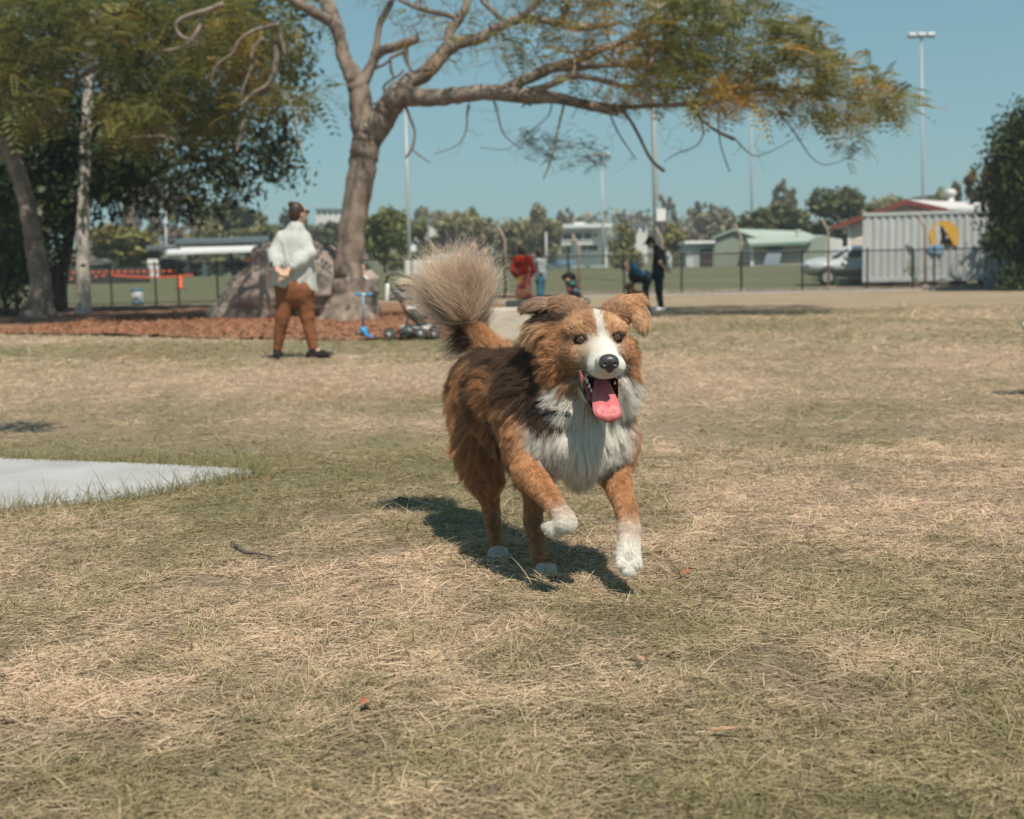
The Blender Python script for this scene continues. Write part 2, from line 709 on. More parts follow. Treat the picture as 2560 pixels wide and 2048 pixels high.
mv, mq = fill_grid(mulch_poly, .14, mulch_z)
mulch_m = M('bark_mulch', (.165, .086, .052), .95, .4, 16, bump=1.0, bscale=30, spec=.1, col2=(.305, .18, .115), detail=9)
tag(link('mulch_bed', mesh_np('mulch_bed', mv, mq), mulch_m), 'reddish brown bark mulch bed under the trees', kind='structure')
# loose bark chips on it
nch = 9000
cx_ = rng.uniform(-9, 2, nch)
cy_ = rng.uniform(16.5, 30, nch)
k_ = inpoly_(cx_, cy_, mulch_poly)
cx_, cy_ = cx_[k_], cy_[k_]
cp = np.stack([cx_, cy_, np.zeros(len(cx_))], 1)
cp[:, 2] = mulch_z(cp) + .01
a_ = rng.uniform(0, np.pi, len(cp))
ln_ = rng.uniform(.02, .06, len(cp))
wd_ = rng.uniform(.008, .018, len(cp))
ti = rng.normal(0, .35, (len(cp), 2))
ux = np.stack([np.cos(a_), np.sin(a_), ti[:, 0]], 1) * ln_[:, None]
uy = np.stack([-np.sin(a_), np.cos(a_), ti[:, 1]], 1) * wd_[:, None]
up_ = np.array((0, 0, .012))
cvx = np.stack([cp - ux - uy, cp + ux - uy, cp + ux + uy, cp - ux + uy, cp - ux * .7 - uy * .6 + up_, cp + ux * .7 - uy * .6 + up_, cp + ux * .7 + uy * .6 + up_, cp - ux * .7 + uy * .6 + up_], 1).reshape(-1, 3)
b8 = np.arange(len(cp))[:, None, None] * 8
cq = (b8 + np.array([[4, 5, 6, 7], [0, 1, 5, 4], [1, 2, 6, 5], [2, 3, 7, 6], [3, 0, 4, 7]])[None]).reshape(-1, 4)
cme = mesh_np('bark_chips', cvx, cq, False)
set_attr(cme, 'tint', np.repeat(rng.uniform(.5, 1.5, (len(cp), 1)) * np.array([[1, .95, .9]]), 8, 0))
tag(link('bark_chips', cme, M('bark_chip', (.26, .13, .078), .9, .3, 30, attr='tint', spec=.15)), 'loose bark chips scattered over the mulch', 'mulch', kind='stuff')


# ------------------------------------------------------------------ grass blades
def grass_mat(name, base_dry, base_grn, dens_var=.35):
    m = bpy.data.materials.new(name)
    m.use_nodes = True
    N, L = m.node_tree.nodes, m.node_tree.links
    green, ge = patch_nodes(N, L)
    at = N.new('ShaderNodeAttribute')
    at.attribute_name = 'tint'            # r: brightness, g: own greenness, b: unused
    sp = N.new('ShaderNodeSeparateColor')
    L.new(at.outputs['Color'], sp.inputs[0])
    ad = N.new('ShaderNodeMath')
    ad.operation = 'MULTIPLY_ADD'
    ad.inputs[1].default_value = .75
    ad.use_clamp = True
    L.new(green, ad.inputs[0])
    L.new(sp.outputs[1], ad.inputs[2])
    c = mixc(N, L, ad.outputs[0], base_dry, base_grn)
    mx = N.new('ShaderNodeMix')
    mx.data_type = 'RGBA'
    mx.blend_type = 'MULTIPLY'
    mx.inputs[0].default_value = 1
    L.new(c, mx.inputs[6])
    L.new(sp.outputs[0], mx.inputs[7])
    p = N['Principled BSDF']
    p.inputs['Roughness'].default_value = .7
    p.inputs['Specular IOR Level'].default_value = .2
    L.new(mx.outputs[2], p.inputs['Base Color'])
    tr = N.new('ShaderNodeBsdfTranslucent')
    L.new(mx.outputs[2], tr.inputs[0])
    ms = N.new('ShaderNodeMixShader')
    ms.inputs[0].default_value = .3
    L.new(p.outputs[0], ms.inputs[1])
    L.new(tr.outputs[0], ms.inputs[2])
    L.new(ms.outputs[0], N['Material Output'].inputs[0])
    return m


def blades(n, y0, y1, ln, rad, upright, seed, green_bias=0.0, K=5, pw=2.0):
    r_ = np.random.default_rng(seed)
    y = (y0 ** pw + (y1 ** pw - y0 ** pw) * r_.random(n)) ** (1 / pw)
    x = (r_.random(n) * 2 - 1) * (y * .44 + .35)
    # tufts
    tuft = r_.random(n) < .5
    P0 = np.stack([x, y, np.zeros(n)], 1)
    cl = vnoise(P0, 9.0, seed)
    keep = r_.random(n) < (.10 + 1.7 * cl ** 2)
    keep &= ~inpoly_(x, y, slab_poly) & ~inpoly_(x, y, mulch_poly)
    P0 = P0[keep]
    n = len(P0)
    az = r_.random(n) * 2 * np.pi
    up = np.clip(r_.normal(upright, .28, n), .02, 1.3)
    cl = vnoise(P0, 9.0, seed)
    big = vnoise(P0, 3.2, 88)
    L_ = ln * np.exp(r_.normal(0, .38, n)) * (.7 + .7 * cl)
    up = np.clip(up + (cl - .5) * .7, .02, 1.3)
    d = np.stack([np.cos(az) * np.cos(up), np.sin(az) * np.cos(up), np.sin(up)], 1)
    t = np.linspace(0, 1, K)
    bend = r_.normal(0, .45, (n, 3))
    bend[:, 2] = -np.abs(r_.normal(.35, .3, n)) * np.sin(up) - .05
    p = P0[:, None] + L_[:, None, None] * (d[:, None] * t[None, :, None] + bend[:, None] * (t ** 2)[None, :, None])
    p[..., 2] = np.maximum(p[..., 2], .001 + .010 * r_.random((n, 1)))
    rr = rad * (.6 + .8 * r_.random((n, 1))) * (1 - .8 * t[None] ** 2)
    c = np.zeros((n, K, 3))
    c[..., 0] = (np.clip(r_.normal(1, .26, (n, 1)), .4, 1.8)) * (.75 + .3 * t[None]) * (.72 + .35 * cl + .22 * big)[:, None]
    gsel = (r_.random((n, 1)) < (.22 + green_bias)).astype(float)
    c[..., 1] = gsel * r_.uniform(.4, 1, (n, 1)) - .18
    c = np.clip(c, 0, 2)
    return p, rr, c


gm = grass_mat('grass_blade', (.72, .55, .405), (.255, .235, .112))
parts = [blades(150000, 1.75, 3.4, .028, .00115, .25, 31, -.05, pw=1.3),
         blades(75000, 1.75, 3.4, .024, .00095, .75, 32, .34, pw=1.3),
         blades(165000, 3.2, 6.2, .030, .0013, .25, 33, -.05),
         blades(75000, 3.2, 6.2, .027, .00115, .8, 34, .30),
         blades(70000, 6.0, 13, .040, .0017, .3, 35, 0),
         blades(26000, 6.0, 13, .036, .0016, .9, 36, .25),
         blades(60000, 12.5, 27, .060, .0042, .45, 38, .1),
         blades(1400, 1.8, 7, .07, .0011, .12, 37, -.2)]
# longer fringe of green along the near edge of the slab
r_ = np.random.default_rng(40)
fr = []
edge_pts = [SLAB[i] for i in (9, 8, 7, 6, 5, 4, 3, 2, 1)]
for a, b in zip(edge_pts[:-1], edge_pts[1:]):
    m_ = int((b - a).length * 420) + 14
    u = r_.random(m_)[:, None]
    e_ = np.array(a) * (1 - u) + np.array(b) * u
    nrm_ = np.array(((b - a).y, -(b - a).x, 0)); nrm_ /= np.linalg.norm(nrm_)
    fr.append(e_ + nrm_ * r_.uniform(-.04, .09, (m_, 1)))
fr = np.concatenate(fr)
fr[:, 2] = 0
n_ = len(fr)
t_ = np.linspace(0, 1, 5)
d_ = np.stack([r_.normal(0, .45, n_), r_.normal(0, .45, n_), np.ones(n_)], 1)
L_ = r_.uniform(.03, .085, n_)
p_ = fr[:, None] + L_[:, None, None] * (d_[:, None] * t_[None, :, None] + r_.normal(0, .3, (n_, 3))[:, None] * (t_ ** 2)[None, :, None])
c_ = np.zeros((n_, 5, 3)); c_[..., 0] = r_.uniform(.8, 1.4, (n_, 1)); c_[..., 1] = r_.uniform(.1, .8, (n_, 1))
parts.append((p_, .0014 * (1 - .8 * t_[None] ** 2) * np.ones((n_, 1)), c_))
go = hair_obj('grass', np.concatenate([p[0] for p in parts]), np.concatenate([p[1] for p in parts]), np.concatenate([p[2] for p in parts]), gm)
tag(go, 'short dry straw and green grass blades matted over the park', 'grass', kind='stuff')

# fallen leaves and twigs on the turf
leaf_m = M('dead_leaf', (.27, .105, .048), .7, .25, 60, spec=.3)
leaf_p = M('pale_leaf', (.40, .235, .14), .7, .2, 60, spec=.3)


def leaf(px, py, ln, wd, rz, label, m, curl=.25):
    g = G(px, py)
    mb = MB()
    V, Fq = [], []
    n = 7
    for i in range(n):
        t = i / (n - 1)
        w = wd * math.sin(math.pi * min(1, t * .94 + .03)) ** .8
        for u in (-1, 0, 1):
            V.append((ln * (t - .5), u * w / 2, .014 + abs(u) * w * curl + .02 * ln * 8 * (t - .5) ** 2 * curl * 2))
    for i in range(n - 1):
        for u in range(2):
            a = i * 3 + u
            Fq.append((a, a + 3, a + 4, a + 1))
    mb.add(V, Fq, True)
    o = mb.build('fallen_leaf', m)
    o.location = (g.x, g.y, .012)
    o.rotation_euler = (R(14), R(-8), rz)
    tag(o, label, 'leaf', 'fallen leaves on the grass')


leaf(1715, 1453, .042, .020, .5, 'bright orange fallen leaf right of the lifted front paw', leaf_m)
leaf(910, 1788, .028, .018, 1.0, 'small curled red-brown leaf at the lower left of the dog', leaf_m, .5)
leaf(1597, 1675, .030, .016, 1.9, 'pale tan leaf standing in the grass below the front paw', leaf_p)
leaf(1810, 1856, .055, .012, -.25, 'long narrow orange leaf near the bottom right', leaf_p)
leaf(670, 1210, .026, .013, .3, 'small red leaf lying by the tip of the concrete slab', leaf_m)


def twig(pts, r, label):
    MBt = MB().tube([G(*p) + Vector((0, 0, .012 + .006 * (i % 2))) for i, p in enumerate(pts)], r, 6)
    tag(MBt.build('twig', M('twig_bark', (.10, .085, .075), .85, .3, 50)), label, 'twig')


twig([(580, 1365), (590, 1380), (615, 1392), (645, 1398), (690, 1402)], [.005, .006, .005, .004, .002], 'dark crooked twig lying in the grass below the slab')
twig([(985, 1262), (1000, 1258), (1020, 1256)], [.006, .008, .005], 'short dark stick at the edge of the dog shadow')
# ------------------------------------------------------------------ trees
def leaf_mesh(name, pos, size, flat, seed, tint_lo, tint_hi, per=1, aspect=.55, droop=0.0, hue=None):
    """many leaf-sized quads; flat=1 keeps them horizontal; colour variation in the 'tint' attribute"""
    r_ = np.random.default_rng(seed)
    pos = np.repeat(np.asarray(pos), per, 0)
    n = len(pos)
    az = r_.random(n) * 2 * np.pi
    tilt = r_.normal(0, 1 - flat * .75, n)
    ux = np.stack([np.cos(az) * np.cos(tilt), np.sin(az) * np.cos(tilt), np.sin(tilt) - droop], 1)
    rl = r_.normal(0, 1 - flat * .7, n)
    uy = np.stack([-np.sin(az) * np.cos(rl), np.cos(az) * np.cos(rl), np.sin(rl)], 1)
    s = size * np.exp(r_.normal(0, .3, n))[:, None]
    a = ux * s * .5
    b = uy * s * .5 * aspect
    v = np.stack([pos - a, pos - b * .9 + a * .1, pos + a, pos + b * .9 + a * .1], 1).reshape(-1, 3)
    q = np.arange(n * 4).reshape(-1, 4)
    me = mesh_np(name, v, q, False)
    c = r_.uniform(tint_lo, tint_hi, (n, 1)) * np.ones((1, 3))
    if hue is not None:
        m = r_.random(n) < hue[0]
        c[m] *= np.array(hue[1])
    set_attr(me, 'tint', np.repeat(c, 4, 0))
    return me


def frond_mesh(name, pos, dirs, size, seed, cols, npair=6, droop=.35):
    """feathery pinnate sprays: a bent rachis carrying pairs of slim leaflets"""
    r_ = np.random.default_rng(seed)
    n = len(pos)
    d = dirs / (np.linalg.norm(dirs, axis=1, keepdims=True) + 1e-9)
    s = size * np.exp(r_.normal(0, .25, n))
    side = np.cross(d, np.array((0, 0, 1.0))) + r_.normal(0, .15, (n, 3))
    side /= np.linalg.norm(side, axis=1, keepdims=True) + 1e-9
    V = []
    for k in range(npair):
        t = (k + .7) / npair
        c = pos + d * (s * t)[:, None] + np.array((0, 0, -1.0)) * (s * droop * t * t)[:, None]
        ll = s * .36 * (1 - .55 * abs(t - .45))
        for sg in (-1, 1):
            e = side * sg + d * .35 + np.array((0, 0, -.18))
            e = e / np.linalg.norm(e, axis=1, keepdims=True)
            tip = c + e * ll[:, None]
            w = d * (s * .055)[:, None]
            mid = c + e * (ll * .5)[:, None]
            V.append(np.stack([c, mid - w, tip, mid + w], 1))
    V = np.stack(V, 1).reshape(-1, 3)
    me = mesh_np(name, V, np.arange(len(V)).reshape(-1, 4), False)
    ci = r_.integers(0, len(cols), n)
    # neighbouring sprays share a colour: yellowing comes in patches
    pn = vnoise(pos, .9, seed)
    ci = np.clip(((pn - .2) / .6 * len(cols) + r_.normal(0, .8, n)).astype(int), 0, len(cols) - 1)
    c = np.array(cols)[ci] * r_.uniform(.7, 1.25, (n, 1))
    set_attr(me, 'tint', np.repeat(c, 8 * npair, 0))
    return me


def bark(name, c1, c2, scale=5):
    return M(name, c1, .92, .3, scale, bump=1.0, bscale=22, spec=.12, col2=c2, stretch=(1, 1, .45), detail=8)


bark_grey = bark('bark_grey', (.11, .086, .070), (.34, .275, .225))
bark_dark = bark('bark_dark', (.09, .07, .055), (.20, .16, .13))
bark_pale = M('bark_pale', (.40, .365, .32), .9, .3, 3.5, bump=.8, bscale=14, spec=.12, col2=(.58, .54, .49), stretch=(.4, .4, 3.0), detail=7)
leaf_feather = M('leaf_feathery', (1, 1, 1), .6, .12, 2, attr='tint', spec=.25, trans=.38)
leaf_dark = M('leaf_dark', (.034, .050, .018), .45, .35, 1.2, attr='tint', spec=.35, trans=.2)


def limb_pts(pts, n=4, wob=.02, seed=0):
    """smooth a polyline (Catmull-Rom) and make it a little knotty; pts = (vector, radius)"""
    r_ = random.Random(seed)
    P = [p[0] for p in pts]
    Rr = [p[1] for p in pts]
    out, rad = [], []
    for i in range(len(P) - 1):
        p0, p1, p2, p3 = P[max(i - 1, 0)], P[i], P[i + 1], P[min(i + 2, len(P) - 1)]
        for k in range(n):
            t = k / n
            q = .5 * ((2 * p1) + (p2 - p0) * t + (2 * p0 - 5 * p1 + 4 * p2 - p3) * t * t + (3 * p1 - p0 - 3 * p2 + p3) * t ** 3)
            r = Rr[i] + (Rr[i + 1] - Rr[i]) * t
            out.append(q + Vector((r_.gauss(0, 1), r_.gauss(0, 1), r_.gauss(0, 1))) * wob * r * 1.6)
            rad.append(r * (1 + r_.gauss(0, .018)))
    out.append(P[-1])
    rad.append(Rr[-1])
    return out, rad


def sample_region(poly, y0, y1, n, seed, dens=None):
    r_ = np.random.default_rng(seed)
    xs = [p[0] for p in poly]
    ys = [p[1] for p in poly]
    out = []
    while len(out) < n:
        x = r_.uniform(min(xs), max(xs), 4000)
        y = r_.uniform(min(ys), max(ys), 4000)
        m = inpoly_(x, y, poly)
        if dens is not None: m &= r_.random(4000) < dens(x, y)
        for a, b in zip(x[m], y[m]):
            out.append(W(a, b, r_.uniform(y0, y1)))
            if len(out) >= n: break
    return out


def grow(mb, nodes, targets, r0=.02, seg=5, sag=.0, wob=.12, seed=0, rmin=.006, n=4):
    """join every target to the nearest piece of wood already there, nearest ones first"""
    r_ = random.Random(seed)
    NP = [np.array(p) for p, _ in nodes]
    NR = [r for _, r in nodes]
    A = np.array(NP)
    T = np.array([np.array(t) for t in targets])
    dmin = np.array([np.min(np.linalg.norm(A - t, axis=1)) for t in T])
    ends = []
    buf = np.zeros((len(A) + len(T) * (seg + 1), 3))
    buf[:len(A)] = A
    cnt = len(A)
    for i in np.argsort(dmin):
        t = T[i]
        d = np.linalg.norm(buf[:cnt] - t, axis=1)
        j = int(np.argmin(d))
        a, L = buf[j], d[j]
        if L < .05: continue
        r = max(rmin, min(NR[j] * .62, r0 * (0.35 + .5 * L)))
        pts, rad = [], []
        o1 = np.array([r_.gauss(0, 1) for _ in range(3)]) * wob * L
        for k in range(seg + 1):
            u = k / seg
            p = a + (t - a) * u + o1 * math.sin(math.pi * u) + np.array((0, 0, -sag * L * math.sin(math.pi * u)))
            p = p + np.array([r_.gauss(0, 1) for _ in range(3)]) * wob * .18 * L * (0 if k in (0, seg) else 1)
            pts.append(p)
            rad.append(r * (1 - .6 * u))
        mb.tube(pts, rad, n)
        for p, q in zip(pts[1:], rad[1:]):
            buf[cnt] = p
            NR.append(q)
            cnt += 1
        v = pts[-1] - pts[-2]
        ends.append((pts[-1], v / (np.linalg.norm(v) + 1e-9), pts))
    return ends


def px_limb(lst):
    return [(W(x, y, Y), r * Y / F) for x, y, Y, r in lst]


# ---- the big spreading tree behind the dog
def main_tree():
    base = W(868, 800, 25)
    base.z = 0
    t = thing('spreading_tree', 'large bare-limbed tree with forked trunk and yellowing crown spreading right', 'tree', base)
    mb = MB()
    nodes = []

    def L(lst, n=5, seg=12, seed=1, wob=.03):
        p, r = limb_pts(px_limb(lst), n, wob, seed)
        mb.tube(p, r, seg)
        nodes.extend(zip(p, r))
    L([(868, 812, 25, 78), (866, 790, 25, 60), (868, 765, 25, 47), (872, 700, 25, 38), (875, 620, 25, 34), (888, 520, 25, 33), (905, 420, 25, 34), (915, 360, 25, 35), (920, 325, 25, 33)], 6, 16)
    for i, (dx, dy) in enumerate(((-70, 812), (-30, 822), (40, 820), (70, 808), (-58, 800))):       # root flare
        L([(868 + dx * .2, 735, 25 + .12, 12), (868 + dx * .62, 785, 25 - .15, 18), (868 + dx, dy - 6, 25 - .35, 10)], 4, 8, 20 + i)
    # left stem and its limbs
    L([(915, 365, 25, 26), (911, 330, 25, 32), (903, 280, 25, 29), (897, 225, 25, 27), (888, 195, 25, 25), (862, 150, 25, 18), (850, 100, 25, 16), (838, 60, 25, 17), (822, 20, 25.2, 19), (806, -40, 25.4, 15), (800, -140, 25.4, 10)], 5, 12)
    L([(830, 55, 25, 14), (800, 40, 24.8, 13), (760, 18, 24.6, 12), (715, -10, 24.4, 10), (640, -60, 24, 7)], 5, 10)
    L([(900, 215, 25, 20), (918, 185, 25, 14), (934, 150, 25, 12), (943, 100, 25, 8), (950, 60, 25, 8), (975, 10, 25, 8), (1000, -60, 25, 6)], 5, 10)
    L([(936, 146, 25, 11), (955, 128, 24.9, 12), (991, 116, 24.7, 12), (1042, 97, 24.5, 11)], 5, 10)
    L([(1015, 112, 24.6, 7), (1014, 140, 24.6, 7), (1022, 165, 24.6, 4), (1030, 180, 24.6, 2)], 4, 7)
    L([(1010, 130, 24.6, 5), (985, 140, 24.6, 4.5), (975, 150, 24.6, 4), (980, 185, 24.6, 3.5), (992, 192, 24.6, 3), (1010, 175, 24.6, 3)], 4, 7)
    L([(990, 192, 24.6, 3), (960, 215, 24.7, 3), (962, 245, 24.8, 3), (930, 262, 24.9, 2.5)], 4, 6)
    L([(940, 170, 25, 4), (962, 160, 24.8, 3.5), (978, 148, 24.7, 3)], 4, 6)
    # right stem
    L([(908, 385, 25, 22), (926, 345, 25, 32), (950, 305, 24.9, 32), (975, 265, 24.8, 31), (1000, 232, 24.7, 31)], 6, 14)
    L([(985, 250, 24.7, 30), (1010, 238, 24.6, 29), (1039, 243, 24.5, 23), (1099, 243, 24.3, 21), (1158, 236, 24.1, 20), (1238, 231, 24.0, 19), (1318, 242, 24.0, 19), (1378, 243, 24.0, 15), (1438, 256, 24, 12), (1497, 270, 24, 12), (1548, 280, 24, 11)], 5, 12)
    L([(1260, 225, 24, 15), (1300, 205, 24.1, 14), (1340, 188, 24.2, 14), (1378, 170, 24.3, 14), (1438, 154, 24.4, 11), (1500, 124, 24.5, 9), (1545, 110, 24.6, 8), (1590, 80, 24.7, 7), (1650, 45, 24.8, 6), (1720, 0, 25, 5)], 5, 10)
    L([(1390, 172, 24.3, 9), (1440, 170, 24, 8), (1500, 165, 23.7, 7), (1560, 163, 23.5, 6), (1640, 175, 23.3, 5), (1740, 170, 23, 4)], 5, 8)
    L([(1440, 255, 24, 9), (1500, 262, 24, 7), (1570, 268, 24, 6), (1660, 263, 23.8, 6), (1779, 257, 23.6, 6), (1839, 239, 23.5, 6), (1919, 223, 23.4, 5), (2000, 232, 23.2, 4), (2100, 240, 23, 3), (2180, 250, 23, 2)], 4, 8)
    L([(1330, 225, 24, 10), (1370, 215, 23.8, 9), (1430, 190, 23.6, 8), (1500, 200, 23.4, 7), (1560, 215, 23.2, 6), (1640, 215, 23.0, 5), (1720, 222, 23, 4)], 5, 8)
    # upper right limb
    L([(998, 232, 24.7, 22), (1020, 205, 24.8, 20), (1059, 187, 24.9, 20), (1099, 144, 25, 18), (1135, 110, 25.1, 19), (1198, 96, 25.3, 14), (1238, 72, 25.4, 12), (1298, 48, 25.5, 11), (1350, 50, 25.6, 10), (1398, 60, 25.7, 9), (1450, 72, 25.8, 7), (1540, 60, 26, 5)], 5, 12)
    L([(1125, 112, 25.1, 13), (1122, 85, 25.2, 12), (1150, 45, 25.3, 11), (1170, 0, 25.4, 10), (1185, -60, 25.4, 8)], 5, 10)
    L([(1140, 44, 25.3, 7), (1110, 36, 25.2, 7), (1060, 25, 25, 6), (1010, 5, 24.9, 5), (960, -30, 24.8, 4)], 5, 8)
    L([(1290, 50, 25.5, 9), (1320, 30, 25.4, 8), (1345, 0, 25.3, 8), (1380, -60, 25.3, 7)], 5, 8)
    L([(1262, 58, 25.4, 7), (1235, 30, 25.6, 6), (1205, 0, 25.8, 6), (1190, -40, 26, 5)], 4, 8)
    L([(1400, 62, 25.7, 7), (1412, 30, 25.6, 7), (1425, -5, 25.5, 6), (1460, -60, 25.4, 5)], 4, 8)
    # dead and hanging branches
    L([(1411, 256, 23.9, 3.4), (1398, 310, 23.8, 3.0), (1385, 370, 23.7, 3.2), (1370, 420, 23.7, 2.4), (1358, 449, 23.7, 1.6)], 4, 6, 5, .06)
    L([(1552, 272, 24, 5), (1575, 300, 23.9, 4.5), (1600, 345, 23.8, 4.2), (1622, 390, 23.8, 4), (1640, 412, 23.8, 4), (1661, 429, 23.8, 5)], 4, 7, 6)
    L([(1727, 268, 23.7, 4), (1760, 305, 23.7, 3.5), (1800, 332, 23.7, 4), (1836, 348, 23.7, 5)], 4, 7, 7)
    L([(1524, 284, 24, 2.5), (1550, 340, 24, 2), (1591, 399, 24, 1.3)], 4, 5, 8)
    L([(1012, 262, 24.6, 4), (1027, 300, 24.5, 3.5), (1037, 330, 24.5, 3), (1031, 368, 24.5, 4), (1014, 396, 24.5, 2)], 4, 6, 9)
    L([(1030, 372, 24.5, 2.5), (1045, 385, 24.5, 2.5), (1075, 408, 24.5, 1.4)], 4, 5, 9)
    L([(1172, 262, 24.1, 4), (1168, 285, 24.1, 3), (1164, 330, 24.1, 2), (1140, 365, 24.1, 1.6), (1085, 385, 24.1, 1)], 4, 5, 10)
    L([(1235, 250, 24, 3), (1245, 290, 24, 2.4), (1262, 340, 24, 1.8), (1310, 375, 24, 1)], 4, 5, 11)
    L([(1380, 258, 24, 2), (1370, 290, 24, 1.7), (1330, 325, 24, 1.4), (1270, 372, 24, .9), (1200, 368, 24, .8)], 4, 5, 12)
    L([(1745, 275, 23.7, 3), (1758, 330, 23.7, 2), (1740, 365, 23.7, 1.8), (1690, 385, 23.7, 1.4), (1660, 405, 23.7, .9)], 4, 5, 13)
    L([(1795, 275, 23.6, 2.4), (1800, 355, 23.6, 1.8), (1824, 430, 23.6, 1.6)], 4, 5, 14)
    L([(1930, 260, 23.4, 2.2), (1985, 330, 23.4, 2), (2030, 395, 23.4, 1.5), (2070, 412, 23.4, 1.2), (2130, 392, 23.4, .8)], 5, 5, 15)
    L([(1835, 345, 23.7, 2), (1880, 388, 23.7, 1.6), (1920, 382, 23.7, 1.2), (1990, 345, 23.6, .8)], 5, 5, 16)
    # fine wood
    def dens(x, y): return np.clip((x - 1180) / 450, .4, 1)
    crown = [(1150, -60), (1905, -20), (1950, 20), (2030, 45), (2040, 95), (2090, 130), (2200, 195), (2285, 262), (2235, 292), (2120, 310), (1940, 268), (1780, 280), (1600, 262), (1500, 240), (1400, 200), (1300, 130)]
    tg = sample_region(crown, 21.5, 27.5, 900, 5, dens)
    ends = grow(mb, nodes, tg, .034, 5, -.02, .14, 3, .0105)
    tgm = sample_region([(840, -60), (1500, -60), (1560, 110), (1500, 205), (1330, 175), (1180, 160), (1040, 130), (970, 60)], 23, 26.5, 330, 6)
    endm = grow(mb, nodes, tgm, .026, 6, .02, .17, 12, .0095)
    tgt = sample_region([(620, -420), (1700, -420), (1900, -80), (1500, -50), (700, -50)], 21.5, 27.5, 220, 16)
    endt = grow(mb, nodes, tgt, .04, 5, -.02, .14, 13, .011)
    hang = [(1060, 300), (1330, 300), (1500, 300), (1900, 330), (2140, 400), (1950, 420), (1780, 380), (1500, 440), (1200, 400), (1000, 380)]
    tg2 = sample_region([(960, 120), (1330, 130), (1420, 250), (1300, 300), (1060, 290)], 23.6, 25, 40, 7)
    grow(mb, nodes, tg2, .012, 6, .1, .25, 9, .004, 4)
    tg3 = sample_region(hang, 23.2, 24.6, 42, 8)
    grow(mb, nodes, tg3, .010, 7, .22, .2, 10, .0035, 4)
    mb.build('trunk', bark_grey, t)
    # feathery leaves
    r_ = np.random.default_rng(11)
    P, D = [], []
    for e, d, pts in ends:
        x, y = proj(np.array([e]))
        x, y = x[0], y[0]
        k = (2 + int(3 * np.clip((x - 1480) / 330, 0, 1)) + (3 if x > 1600 else 0)) if vnoise(e, 1.1, 3) > .46 else (2 if x > 1400 else 1)
        if x < 1480: k = 1 if r_.random() < .45 else 0
        for _ in range(k):
            u = r_.random() ** .6
            p = pts[0] + (pts[-1] - pts[0]) * (.25 + .75 * u) + r_.normal(0, .16, 3) * np.array((1, 1, .55))
            P.append(p)
            D.append(d * .8 + r_.normal(0, .8, 3) * np.array((1, 1, .28)) + np.array((.25, 0, .14)))
    for e, d, pts in endm:
        x, y = proj(np.array([e]))
        for _ in range(1 + int(x[0] > 1250) * 2):
            if r_.random() < .75:
                P.append(pts[-1] + r_.normal(0, .12, 3))
                D.append(d * .7 + r_.normal(0, .8, 3) * np.array((1, 1, .3)))
    for e, d, pts in endt:
        for _ in range(2):
            P.append(pts[0] + (pts[-1] - pts[0]) * (.25 + .75 * r_.random()) + r_.normal(0, .25, 3) * np.array((1, 1, .5)))
            D.append(d * .8 + r_.normal(0, .8, 3) * np.array((1, 1, .28)) + np.array((0, 0, .1)))
    extra = sample_region([(1290, 330), (1420, 335), (1510, 370), (1500, 400), (1400, 400), (1330, 385)], 23.5, 24.3, 80, 12)
    extra += sample_region([(1440, 235), (1560, 240), (1660, 245), (1560, 262), (1450, 262)], 23.6, 24.4, 40, 13)
    extra += sample_region([(2090, 345), (2150, 345), (2145, 375), (2100, 372)], 23.2, 23.6, 16, 14)
    eP, eD = [], []
    for p in extra:
        for _ in range(3):
            eP.append(np.array(p) + r_.normal(0, .10, 3))
            eD.append(np.array((r_.normal(0, 1), r_.normal(0, .5), r_.normal(-.1, .15))))
    link('hanging_leaves', frond_mesh('hanging_leaves', np.array(eP), np.array(eD), .19, 17, [(.10, .11, .04), (.13, .13, .045), (.17, .15, .045)], 7, .3), leaf_feather, t)
    me = frond_mesh('crown', np.array(P), np.array(D), .33, 15, [(.17, .185, .058), (.22, .215, .06), (.28, .245, .065), (.36, .265, .065), (.46, .27, .06)], 6)
    o = link('crown', me, leaf_feather, t)
    return t


main_tree()


